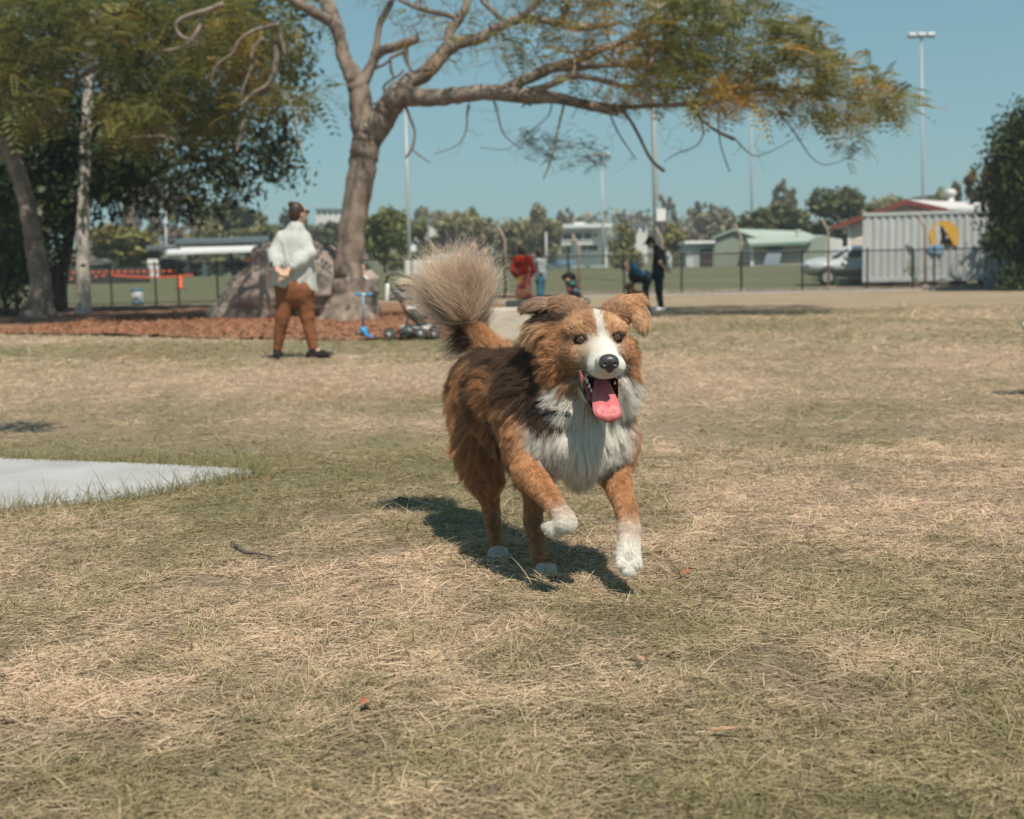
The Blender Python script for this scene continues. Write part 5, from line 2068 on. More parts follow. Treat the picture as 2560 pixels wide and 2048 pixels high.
        for a in 'LR':
            s = Solid()
            an, to = P['an' + a].copy(), P['to' + a].copy()
            d = to - an
            d[2] = 0
            d /= np.linalg.norm(d)
            z0 = .012
            heel = an - d * .045 * sc
            s.cone((heel[0], heel[1], z0 + .035), (an + d * .10 * sc)[:2].tolist() + [z0 + .036], .040 * sc, .044 * sc, .02)
            tp = an + d * shoe_len * sc
            s.cone((an + d * .08 * sc)[:2].tolist() + [z0 + .034], (tp[0], tp[1], z0 + .026), .044 * sc, .034 * sc, .02)
            s.cone((an[0], an[1], z0 + .05), (an[0], an[1], .11 * sc), .042 * sc, .045 * sc, .02)
            s.build('shoe', h * .8, shoe, t, clip=lambda X: z0 - X[..., 2])
    # ---- hair and hat
    s = Solid()
    if hairkind:
        s.ell(hd + upv * .016 * sc - f * .018 * sc, (.080 * sc, .092 * sc, .100 * sc), Mh, .02)
        s.ell(hd - f * .045 * sc - upv * .025 * sc, (.066 * sc, .055 * sc, .085 * sc), Mh, .02)
        if hairkind == 'bun' and False:
            s.ell(hd - f * .085 * sc + upv * .105 * sc, (.042 * sc, .038 * sc, .034 * sc), Mh, .006)
            for i in range(7):
                a = i * .9
                s.ell(hd - f * .085 * sc + upv * (.106 + .022 * math.sin(a * 2)) * sc + sdv * .03 * math.cos(a) * sc - f * .03 * math.sin(a) * sc, (.018, .018, .015), Mh, .006)
        if hairkind == 'long':
            s.cone(hd - f * .05 * sc, hd - f * .075 * sc - upv * .30 * sc, .075 * sc, .055 * sc, .03)
            s.cone(hd - f * .02 * sc + sdv * .05 * sc, hd + sdv * .06 * sc - upv * .24 * sc, .04 * sc, .03 * sc, .02)
        if hairkind == 'bob':
            s.cone(hd - f * .03 * sc + upv * .02, hd - f * .045 * sc - upv * .10 * sc, .085 * sc, .07 * sc, .03)
        s.ell(hd + f * .085 * sc - upv * .035 * sc, (.07 * sc, .06 * sc, .075 * sc), Mh, .015, neg=True)
        s.build('hair', h * .8, HAIR_DK, t)
    if hat:
        s = Solid()
        s.ell(hd + upv * .042 * sc - f * .004, (.088 * sc, .102 * sc, .085 * sc), Mh, .02)
        s.ell(hd + upv * .035 * sc + f * .105 * sc, (.070 * sc, .075 * sc, .011), Mh, .012)
        s.ell(hd - upv * .075 * sc, (.13 * sc, .15 * sc, .075 * sc), Mh, .01, neg=True)
        s.build('cap', h * .8, hat, t)
    return t, P


def groundY(px, py):
    return G(px, py).y


# the woman with the pale jacket, back to us, hands clasped behind her
def jacket_mat():
    m = M('jacket_cloth', (.43, .45, .425), .9, .10, 26, bump=.35, bscale=60, spec=.1, col2=(.52, .54, .515), stretch=(3.5, 3.5, .35))
    return m


Yw = 13.45
jk = jacket_mat()
char = fab('charcoal_rib', (.022, .028, .028), .2, 60)
w_person, WP = person(
    'woman in pale grey jacket and rust brown trousers, hands clasped behind her back',
    dict(head=(746, 533, Yw), neck=(742, 563, Yw), pelvis=(735, 722, Yw), shL=(710, 602, Yw + .02), shR=(755, 600, Yw + .02),
         elL=(682, 640, Yw - .06), waL=(691, 668, Yw - .17), haL=(705, 684, Yw - .20), elR=(778, 634, Yw - .06), waR=(722, 674, Yw - .18), haR=(703, 690, Yw - .22),
         hsL=(.3, .1, 1), hsR=(.3, .1, 1),
         hipL=(716, 738, Yw), hipR=(757, 738, Yw), knL=(706, 792, Yw - .02), knR=(768, 792, Yw + .02), anL=(693, 874, Yw + .02), anR=(783, 873, Yw),
         toL=(697, 885, Yw + .22), toR=(836, 890, Yw - .02)),
    .98, None, fab('rust_trousers', (.205, .086, .040), .14, 14), fab('black_shoe', (.022, .021, .021), .3, 30), 'bun', face=(.80, .60, .02), h=.0095, loose=1.13, toplen=.0, cuff=char, shoe_len=.19)
# the jacket: wide, falling open in an A line with an uneven hem
s = Solid()
cxh = W(736, 600, Yw)
shl, shr = W(707, 599, Yw), W(758, 596, Yw)
s.cone(shl, shr, .068, .066, .06)
s.cone(W(741, 570, Yw), shl, .055, .05, .05)
s.cone(W(742, 570, Yw), shr, .055, .05, .05)
s.cone(W(742, 573, Yw), W(742, 561, Yw), .080, .064, .04)
s.cone(W(734, 602, Yw + .01), W(733, 650, Yw), .135, .150, .05)
s.cone(W(722, 612, Yw + .02), W(709, 735, Yw + .02), .125, .128, .05)
s.cone(W(750, 612, Yw + .02), W(766, 745, Yw + .02), .125, .118, .05)
s.cone(W(735, 640, Yw + .03), W(735, 740, Yw + .03), .145, .15, .05)
for sd_, el, wa in ((shl, W(686, 638, Yw - .07), W(692, 666, Yw - .16)), (shr, W(775, 634, Yw - .07), W(727, 671, Yw - .17))):
    s.cone(sd_, el, .076, .068, .035)
    s.cone(el, Vector(el).lerp(Vector(wa), .5), .069, .068, .03)
    s.cone(Vector(el).lerp(Vector(wa), .5), Vector(el).lerp(Vector(wa), .86), .068, .050, .03)
hx = [W(x, 0, Yw).x for x in (670, 682, 715, 748, 775, 800)]
hz = [W(x, y, Yw).z for x, y in ((670, 714), (682, 718), (715, 730), (748, 722), (775, 735), (800, 746))]
s.build('jacket', .0085, jk, w_person, clip=lambda X: np.interp(X[..., 0], hx, hz) - X[..., 2], fold=.016, fs=(13, 13, 3.2))
hd = WP['head']
bn = MB()
bc = W(730, 512, Yw - .02)
bn.ball(bc, (.038, .036, .032), 14, 10)
for i in range(9):
    a = i * .7
    bn.ball(bc + Vector((.024 * math.cos(a), -.018 + .01 * math.sin(a * 2), .022 * math.sin(a))), (.017, .017, .014), 8, 6)
bno = bn.build('hair_bun', HAIR_DK, w_person)
fw = np.array((.80, .60, .02))
MB().ball(hd + fw * .085 + np.array((.02, -.045, .012)), (.035, .03, .020), 10, 6).build('sunglasses', M('sunglass', (.008, .008, .008), .15, spec=.6), w_person)

# man in black tee and cap, side on
Ym = 27.2
DENIM_DK = fab('dark_denim', (.016, .026, .034), .25, 12)
m_person, MPp = person(
    'man in a black cap, charcoal tee and dark jeans standing side on, looking down',
    dict(head=(1626, 606, Ym), neck=(1637, 617, Ym), pelvis=(1645, 688, Ym), shL=(1648, 629, Ym - .14), shR=(1648, 629, Ym + .14),
         elL=(1650, 657, Ym - .20), waL=(1663, 672, Ym - .16), haL=(1669, 679, Ym - .10), elR=(1652, 657, Ym + .20), waR=(1665, 672, Ym + .14), haR=(1671, 679, Ym + .06),
         hipL=(1645, 694, Ym - .08), hipR=(1646, 694, Ym + .08), knL=(1648, 727, Ym - .09), knR=(1646, 727, Ym + .09), anL=(1655, 770, Ym - .10), anR=(1651, 769, Ym + .12),
         toL=(1634, 775, Ym - .12), toR=(1632, 773, Ym + .10)),
    .93, fab('charcoal_tee', (.030, .030, .032), .3, 8), DENIM_DK, M('white_shoe', (.66, .68, .70), .6, .05, 20), 'short', M('black_cap', (.018, .020, .022), .8, .2, 20), sleeve='short', face=(-.93, -.1, -.36), h=.012, loose=.98)
c = vec((1671, 650, Ym))
MB().tube([vec((1674, 676, Ym)), vec((1673, 668, Ym)), vec((1671, 640, Ym)), vec((1671, 632, Ym)), vec((1672, 626, Ym))], [.055, .065, .065, .04, .025], 12).build('bottle', M('white_bottle', (.62, .66, .68), .4, .05, 8), None)
bo = bpy.data.objects['bottle']
tag(bo, 'white bottle held behind the back of the man in the black cap', 'bottle')

# bending man in teal
Yb = 30.0
b_person, BP = person(
    'man in a pale cap and teal shirt with a dark front, bending forward',
    dict(head=(1566, 664, Yb), neck=(1577, 664, Yb), pelvis=(1618, 696, Yb), shL=(1584, 672, Yb - .17), shR=(1586, 670, Yb + .17),
         elL=(1583, 702, Yb - .17), waL=(1575, 724, Yb - .10), haL=(1572, 733, Yb - .06), elR=(1586, 702, Yb + .15), waR=(1580, 724, Yb + .08), haR=(1576, 733, Yb + .04),
         hipL=(1617, 703, Yb - .09), hipR=(1617, 703, Yb + .09), knL=(1614, 732, Yb - .10), knR=(1612, 732, Yb + .10), anL=(1618, 764, Yb - .12), anR=(1616, 763, Yb + .12),
         toL=(1600, 768, Yb - .14), toR=(1598, 767, Yb + .10)),
    .92, fab('teal_shirt', (.035, .15, .22), .15, 8), DENIM_DK, fab('grey_shoe', (.10, .10, .10), .2, 20), 'short', fab('tan_cap', (.36, .30, .19), .1, 20), sleeve='short', face=(-.80, -.1, -.6), h=.013)
s = Solid()
s.ell(vec((1592, 697, Yb - .22)), (.15, .07, .11), None, .05)
s.ell(vec((1579, 690, Yb - .20)), (.08, .07, .12), None, .05)
ob = s.build('dark_front', .02, M('front_black', (.010, .010, .010), .8, .3, 10))  # black form standing for the dark front of his torso
tag(ob, 'black form standing for the dark front of the bending man', 'bag')
# the brown dog he is reaching down to
dz = Solid()
Yd = Yb - .12
dz.cone(vec((1580, 738, Yd)), vec((1604, 741, Yd)), .14, .12, .08)
dz.cone(vec((1580, 734, Yd)), vec((1574, 720, Yd)), .09, .07, .05)
dz.ell(vec((1572, 716, Yd)), (.085, .075, .075), None, .04)
dz.cone(vec((1571, 717, Yd)), vec((1564, 720, Yd)), .045, .03, .02)
for q in (-.05, .05):
    dz.cone(vec((1576, 712, Yd + q)), vec((1578, 706, Yd + q)), .03, .012, .02)
for (x0, q) in ((1580, -.07), (1580, .07), (1603, -.07), (1603, .07)):
    a = vec((x0, 744, Yd + q))
    dz.cone(a, (a[0] + .01, a[1], .03), .05, .03, .03)
    dz.cone((a[0] + .01, a[1], .03), (a[0] - .05, a[1], .025), .03, .025, .02)
dz.cone(vec((1606, 738, Yd)), vec((1616, 728, Yd)), .035, .015, .03)
o = dz.build('dog', .018, M('red_brown_coat', (.20, .085, .045), .85, .3, 10, bump=.6))
tag(o, 'reddish brown dog standing under the hands of the bending man', 'dog')

# person in a red hoodie and floral skirt, seen from behind
Yr = 29.5
flor = bpy.data.materials.new('floral_cloth')
flor.use_nodes = True
N, L = flor.node_tree.nodes, flor.node_tree.links
tc = N.new('ShaderNodeTexCoord')
vo = N.new('ShaderNodeTexVoronoi')
vo.inputs['Scale'].default_value = 9
L.new(tc.outputs['Object'], vo.inputs['Vector'])
rp = N.new('ShaderNodeValToRGB')
sp = N.new('ShaderNodeSeparateColor')
L.new(vo.outputs['Color'], sp.inputs[0])
rp.color_ramp.interpolation = 'CONSTANT'
e = rp.color_ramp.elements
e[0].color = (.62, .16, .06, 1)
e[1].position = .25; e[1].color = (.70, .32, .10, 1)
for pos, c_ in ((.45, (.55, .10, .16, 1)), (.6, (.72, .42, .18, 1)), (.75, (.30, .16, .08, 1)), (.88, (.65, .25, .30, 1))):
    x = e.new(pos); x.color = c_
L.new(sp.outputs[0], rp.inputs[0])
L.new(rp.outputs[0], N['Principled BSDF'].inputs['Base Color'])
N['Principled BSDF'].inputs['Roughness'].default_value = .9
r_person, RP = person(
    'woman in a bright red hoodie and orange floral skirt seen from behind',
    dict(head=(1304, 626, Yr), neck=(1305, 639, Yr), pelvis=(1310, 694, Yr), shL=(1287, 650, Yr), shR=(1324, 648, Yr),
         elL=(1281, 677, Yr - .02), waL=(1291, 694, Yr + .12), haL=(1298, 697, Yr + .16), elR=(1334, 675, Yr - .02), waR=(1325, 693, Yr + .12), haR=(1318, 697, Yr + .16),
         hipL=(1301, 700, Yr), hipR=(1319, 700, Yr), knL=(1303, 735, Yr), knR=(1317, 735, Yr), anL=(1303, 772, Yr), anR=(1317, 771, Yr), toL=(1301, 776, Yr + .2), toR=(1319, 775, Yr + .2)),
    .93, fab('red_hoodie', (.44, .035, .016), .18, 7), flor, fab('brown_shoe', (.12, .08, .05), .2, 20), 'bob', face=(-.15, 1, 0), h=.014, loose=1.02, skirt=True)
s = Solid()
s.ell(vec((1303, 650, Yr - .13)), (.13, .07, .11), None, .04)
s.build('hood', .016, bpy.data.materials['red_hoodie'], r_person)

# long-haired person in grey beside them
Yg = 30.5
g_person, GP = person(
    'woman with long dark hair, grey jumper and blue jeans beside the red hoodie',
    dict(head=(1345, 630, Yg), neck=(1347, 643, Yg), pelvis=(1351, 696, Yg), shL=(1347, 654, Yg - .13), shR=(1355, 652, Yg + .13),
         elL=(1352, 680, Yg - .17), waL=(1342, 694, Yg - .12), haL=(1336, 697, Yg - .10), elR=(1358, 680, Yg + .15), waR=(1348, 694, Yg + .1), haR=(1342, 697, Yg + .08),
         hipL=(1350, 702, Yg - .07), hipR=(1353, 702, Yg + .07), knL=(1349, 733, Yg - .08), knR=(1352, 733, Yg + .08), anL=(1350, 766, Yg - .08), anR=(1354, 766, Yg + .1),
         toL=(1334, 770, Yg - .08), toR=(1338, 769, Yg + .1)),
    .90, fab('grey_jumper', (.30, .33, .345), .12, 8), fab('blue_jeans', (.055, .165, .235), .2, 10), fab('pale_shoe', (.4, .4, .4), .1, 20), 'long', face=(-.75, .65, 0), h=.014, loose=1.05)

# child in maroon climbing on the boulder behind the trunk
Yc = 25.6
cz = W(903, 692, Yc).z
cp, CPp = person(
    'child in maroon shirt and cap perched on the boulder behind the trunk',
    dict(head=(897, 619, Yc), neck=(893, 634, Yc), pelvis=(885, 662, Yc), shL=(884, 639, Yc - .1), shR=(900, 640, Yc + .1),
         elL=(900, 650, Yc - .14), waL=(911, 645, Yc - .12), haL=(914, 643, Yc - .10), elR=(893, 652, Yc + .14), waR=(904, 650, Yc + .12), haR=(909, 648, Yc + .1)),
    .72, fab('maroon_shirt', (.15, .016, .035), .2, 10), None, None, 'short', fab('maroon_cap', (.16, .018, .04), .15, 20), sleeve='short', face=(.8, -.5, 0), h=.012, legs=False)
s = Solid()
for dx, kx in ((0, 898), (5, 906)):
    s.cone(vec((888 + dx, 662, Yc - .05 + dx * .02)), vec((kx, 668, Yc - .12)), .062, .05, .02)
    s.cone(vec((kx, 668, Yc - .12)), vec((kx + 5, 688, Yc - .18)), .045, .033, .02)
s.build('bare_legs', .011, SKIN, cp)
s = Solid()
s.cone(vec((885, 661, Yc)), vec((900, 665, Yc - .08)), .095, .075, .03)
s.build('shorts', .012, fab('black_shorts', (.015, .015, .018), .2, 10), cp)
for (x, y) in ((903, 690), (909, 694)):
    s = Solid()
    s.cone(vec((x, y, Yc - .18)), vec((x + 9, y + 3, Yc - .22)), .042, .034, .02)
    s.build('shoe', .01, bpy.data.materials['white_shoe'], cp)
MB().tube([vec((892, 616, Yc - .13)), vec((899, 611, Yc - .12)), vec((906, 606, Yc - .10))], .02, 6).build('stripe', M('cap_stripe', (.50, .45, .62), .6, .05, 10), cp)

# two people half hidden behind the tail plume
for (x, y, lab, col, k) in ((1184, 616, 'dark-haired person behind the tail plume, taller of two', (.05, .055, .07), 'bob'),
                            (1213, 630, 'dark-haired person behind the tail plume, right and shorter of two', (.07, .06, .06), 'short')):
    Yp = 34.0 if k == 'bob' else 35.0
    d = lambda a, b_, c_=0: (x + a, y + b_, Yp + c_)
    person(lab, dict(head=d(0, 0), neck=d(1, 12), pelvis=d(3, 60), shL=d(-14, 21), shR=d(16, 20), elL=d(-18, 45), waL=d(-15, 62, -.1), haL=d(-13, 69, -.12), elR=d(20, 44), waR=d(18, 61, -.1), haR=d(16, 68, -.12),
                     hipL=d(-5, 64), hipR=d(11, 64), knL=d(-6, 96), knR=d(12, 96), anL=d(-6, 126), anR=d(13, 125), toL=d(-9, 131, -.18), toR=d(16, 130, -.18)),
           .88, fab('shirt_%d' % x, col, .2, 8), DENIM_DK, bpy.data.materials['black_shoe'], k, face=(.3, -.9, 0), h=.018, group='people behind the tail plume')


# ------------------------------------------------------------------ boulders, stone blocks, prams, scooter
def boulder(name, label, pts, seed, k=.18, h=.045, mat=None):
    s = Solid()
    for (x, y, Y, rx, ry, rz) in pts:
        s.ell(W(x, y, Y), (rx, ry, rz), Matrix.Rotation((x * .37 + y) % 1.0 - .5, 3, 'Y') @ Matrix.Rotation(x % 3.1, 3, 'Z'), k)
    v, q = s.mesh(h)
    c = v.mean(0)
    d = v - c
    d /= np.linalg.norm(d, axis=1, keepdims=True)
    # facets and ledges
    n = (vnoise(v, 1.6, seed) - .5) * .30 + (vnoise(v * np.array((1, 1, 2.2)), 3.4, seed + 1) - .5) * .16 + (np.abs(vnoise(v, 7, seed + 2) - .5)) * .07 + (vnoise(v, 18, seed + 3) - .5) * .03
    v = v + d * n[:, None]
    v[:, 2] = np.maximum(v[:, 2], -.05)
    o = link(name, mesh_np(name, v, q), mat)
    return tag(o, label, 'boulder')


rock = M('boulder_stone', (.165, .132, .112), .92, .3, 1.8, bump=1.0, bscale=9, spec=.15, col2=(.36, .30, .265), detail=9)
Yk = 27.0
boulder('boulder', 'large rough brown-grey boulder with dark creases behind the tree trunk',
        [(650, 745, Yk, .62, .6, .72), (610, 770, Yk, .62, .5, .40), (575, 785, Yk, .42, .4, .22), (690, 700, Yk, .50, .6, .75), (740, 690, Yk + .2, .6, .7, .80), (790, 670, Yk + .2, .50, .6, .62),
         (800, 720, Yk, .62, .7, .65), (850, 730, Yk, .6, .6, .6)], 3, mat=rock)
boulder('boulder', 'smooth pale boulder right of the trunk behind the blue scooter',
        [(895, 745, Yk - .6, .36, .45, .52), (912, 715, Yk - .6, .22, .4, .40), (885, 775, Yk - .6, .40, .4, .25), (915, 695, Yk - .6, .16, .3, .16)], 9, .12, .035,
        M('boulder_pale', (.28, .235, .205), .9, .2, 2.5, bump=.8, bscale=10, spec=.15, col2=(.42, .365, .325)))

sand = M('sandstone', (.42, .36, .295), .85, .12, 2.2, bump=.4, bscale=16, spec=.15, col2=(.56, .50, .43), stretch=(1, 1, 2.2))


def stone_block(x0, x1, ytop, gx, gy, depth, label, rz=.1):
    g = G(gx, gy)
    Y = g.y
    a, b = W(x0, ytop, Y), W(x1, ytop, Y)
    mb = MB().box(((a.x + b.x) / 2, Y + depth / 2, a.z / 2 - .02), (b.x - a.x, depth, a.z + .04), rz=rz, bev=.025)
    tag(mb.build('stone_block', sand), label, 'stone block', 'sandstone blocks')


stone_block(1214, 1336, 772, 1270, 850, .5, 'big pale sandstone block just right of the tail')
stone_block(1270, 1345, 752, 1300, 790, .6, 'low sandstone block behind the big one, below the floral skirt', -.2)
stone_block(1345, 1400, 745, 1370, 775, .6, 'far sandstone block half hidden by the left ear', .15)

blk_pl = M('pram_frame', (.016, .016, .017), .5, .2, 20, spec=.4)
tyre_g = M('pram_tyre', (.075, .075, .075), .85, .2, 20)


def wheel(parent, c, r, w, axis=(1, 0, 0)):
    a = Vector(axis).normalized() * w / 2
    c = Vector(c)
    o = MB().tube([c - a, c - a * .7, c + a * .7, c + a], [r * .88, r, r, r * .88], 18).build('wheel', tyre_g, parent)
    MB().tube([c - a * 1.15, c + a * 1.15], [r * .45, r * .45], 12).build('hub', galv, o)


def pram():
    Y = 17.0
    t = thing('pram', 'black-framed pram with tan hood and brown seat parked on the mulch edge', 'pram', base_at(1020, Y))
    cl = fab('pram_brown', (.20, .165, .13), .1, 14)
    tan = fab('pram_tan', (.46, .35, .26), .08, 14)
    gry = fab('pram_grey', (.16, .155, .18), .12, 14)
    fr = MB()
    for dy in (-.22, .22):
        fr.tube([W(966, 712, Y + dy), W(968, 692, Y + dy), W(976, 687, Y + dy), W(1005, 687, Y + dy), W(1030, 698, Y + dy), W(1040, 716, Y + dy), W(1050, 745, Y + dy)], .014, 8)
        fr.tube([W(966, 705, Y + dy), W(985, 735, Y + dy), W(1005, 760, Y + dy), W(1020, 790, Y + dy), W(1044, 808, Y + dy)], .016, 8)
        fr.tube([W(1020, 790, Y + dy), W(1018, 812, Y + dy), W(990, 834, Y + dy)], .013, 8)
        fr.tube([W(1044, 808, Y + dy), W(1085, 808, Y + dy), W(1092, 836, Y + dy)], .014, 8)
        fr.tube([W(1018, 812, Y + dy), W(1060, 836, Y + dy)], .012, 8)
    fr.tube([W(966, 708, Y - .22), W(964, 704, Y), W(966, 708, Y + .22)], .016, 8)
    fr.tube([W(990, 834, Y - .25), W(990, 834, Y + .25)], .014, 8)
    fr.tube([W(1088, 834, Y - .25), W(1088, 834, Y + .25)], .014, 8)
    fr.build('frame', blk_pl, t)
    s = Solid()
    s.ell(W(1012, 712, Y), (.135, .21, .085), None, .03)
    s.build('hood', .012, tan, t, clip=lambda X: W(1012, 724, Y).z - X[..., 2])
    MB().tube([W(992, 717, Y - .215), W(1012, 711, Y - .215), W(1034, 716, Y - .2)], .012, 6).build('hood_band', blk_pl, t)
    s = Solid()
    s.cone(W(990, 730, Y), W(1018, 732, Y), .05, .06, .05)
    s.cone(W(992, 728, Y - .1), W(1010, 738, Y - .1), .05, .085, .05)
    s.cone(W(992, 728, Y + .1), W(1010, 738, Y + .1), .05, .085, .05)
    s.build('basket_pouch', .012, gry, t)
    s = Solid()
    for dy in (-.13, 0, .13):
        s.cone(W(1036, 744, Y + dy), W(1050, 782, Y + dy), .085, .115, .06)
        s.cone(W(1040, 782, Y + dy), W(1056, 784, Y + dy), .08, .08, .05)
    s.build('seat', .012, cl, t)
    MB().box(W(1028, 769, Y - .265), (.12, .012, .035), bev=.005).build('label', white_p, t)
    s = Solid()
    s.cone(W(1010, 822, Y), W(1070, 816, Y), .05, .045, .05)
    s.cone(W(1008, 824, Y - .12), W(1066, 822, Y - .12), .045, .04, .04)
    s.build('blanket', .012, fab('pale_blanket', (.56, .55, .54), .12, 12), t)
    MB().box(W(1012, 820, Y - .17), (.10, .03, .05), bev=.012).build('teal_pack', M('teal_pack', (.30, .46, .46), .6, .1, 10), t)
    mb = MB().box(W(1035, 836, Y), (.36, .36, .03), bev=.01)
    mb.build('basket', blk_pl, t)
    for (x, dy, r) in ((974, -.24, .078), (974, .24, .078), (1052, -.27, .085), (1088, .27, .085), (1086, -.24, .07)):
        p = W(x, 836, Y + dy)
        wheel(t, (p.x, p.y, r + .01), r, .05, (.55, 1, 0))
    b = thing('bottle', 'tall white bottle hanging from the handle of the brown pram', 'bottle', W(968, 753, Y - .28))
    MB().tube([W(967, 754, Y - .28), W(967, 752, Y - .28), W(969, 714, Y - .28), W(969, 709, Y - .28)], [.022, .027, .027, .018], 10).build('flask', white_p, b)


pram()


def second_pram():
    g = G(1440, 762)
    Y = g.y
    t = thing('pram', 'black pram with patterned teal and red seat behind the dog head', 'pram', (g.x, Y, 0))
    s = Solid()
    s.cone(W(1424, 694, Y), W(1438, 740, Y), .16, .15, .08)
    s.build('seat', .018, fab('pram_black', (.022, .020, .022), .3, 10), t)
    s = Solid()
    s.ell(W(1422, 693, Y), (.20, .20, .12), None, .04)
    s.build('hood', .018, fab('pram_hood_black', (.012, .012, .012), .3, 10), t)
    for i, (x, y, c_, rr) in enumerate(((1431, 709, (.045, .16, .14), .10), (1422, 724, (.32, .05, .03), .07), (1440, 727, (.10, .14, .20), .09), (1420, 700, (.45, .26, .2), .06), (1446, 715, (.26, .1, .1), .05))):
        MB().ball(W(x, y, Y - .17), (rr, .04, rr * .8), 12, 8).build('cushion', fab('pram_patch_%d' % i, c_, .3, 14), t)
    fr = MB()
    for dy in (-.2, .2):
        fr.tube([W(1412, 700, Y + dy), W(1425, 735, Y + dy), W(1452, 742, Y + dy), W(1470, 752, Y + dy)], .018, 8)
        fr.tube([W(1425, 735, Y + dy), W(1416, 755, Y + dy)], .016, 8)
    for (x, y) in ((1412, 700), (1416, 755), (1468, 752)):
        fr.tube([W(x, y, Y - .2), W(x, y, Y + .2)], .014, 8)
    fr.build('frame', blk_pl, t)
    for (x, dy) in ((1468, -.2), (1468, .2), (1416, -.22), (1416, .22)):
        p = W(x, 752, Y + dy)
        wheel(t, (p.x, p.y, .085), .085, .05, (0, 1, 0))


second_pram()


def scooter():
    Y = 17.7
    t = thing('kick_scooter', 'bright blue three-wheeled kick scooter standing on the mulch', 'scooter', base_at(910, Y))
    bl = M('scooter_blue', (.03, .27, .52), .45, .08, 10, spec=.4)
    st = M('scooter_stem', (.16, .32, .46), .4, .08, 10, spec=.4)
    MB().tube([W(908, 822, Y), W(908, 800, Y)], .016, 10).build('steer_tube', blk_pl, t)
    MB().tube([W(908, 802, Y), W(908, 740, Y)], .0135, 10).build('stem', st, t)
    MB().tube([W(900, 736, Y), W(917, 736, Y)], .016, 8).build('clamp', white_p, t)
    for (a, b_) in ((887, 905), (913, 930)):
        MB().tube([W(a, 736.5, Y), W(a + 1, 736.5, Y), W(b_ - 1, 736, Y), W(b_, 736, Y)], [.014, .019, .019, .016], 10).build('grip', bl, t)
    s = Solid()
    s.ell(W(909, 825, Y), (.055, .06, .05), None, .03)
    s.cone(W(911, 830, Y - .05), W(920, 839, Y - .2), .03, .022, .02)
    s.cone(W(918, 838, Y - .2), W(934, 843, Y - .5), .022, .016, .02)
    s.cone(W(914, 838, Y - .2), W(928, 843, Y - .5), .022, .016, .02)
    s.build('deck', .008, bl, t)
    for x in (890, 923):
        p = W(x, 832, Y)
        wheel(t, (p.x, Y, .062), .052, .03, (1, .2, 0))
    p = W(938, 844, Y - .55)
    wheel(t, (p.x, p.y, .045), .04, .03, (1, .3, 0))


scooter()
# ------------------------------------------------------------------ the running dog
def inpoly(x, y, poly):
    x, y = np.asarray(x), np.asarray(y)
    r = np.zeros(x.shape, bool)
    n = len(poly)
    for i in range(n):
        x1, y1 = poly[i]
        x2, y2 = poly[(i + 1) % n]
        c = ((y1 > y) != (y2 > y)) & (x < (x2 - x1) * (y - y1) / (y2 - y1 + 1e-9) + x1)
        r ^= c
    return r


def PR(px, py, Y, r):
    return np.array(W(px, py, Y)), r * Y / F


C_OR = np.array((0.53, 0.285, 0.140))
C_LT = np.array((0.68, 0.44, 0.27))
C_BR = np.array((0.20, 0.100, 0.050))
C_DK = np.array((0.040, 0.024, 0.016))
C_WH = np.array((0.88, 0.855, 0.80))
C_TAN = np.array((0.72, 0.585, 0.48))
C_GR = np.array((0.37, 0.255, 0.185))

BACK = np.array((-0.36, 0.93, -0.10))
BACK /= np.linalg.norm(BACK)
DOWN = np.array((0, 0, -1.0))
NOSE = np.array(W(1522, 908, 3.13))


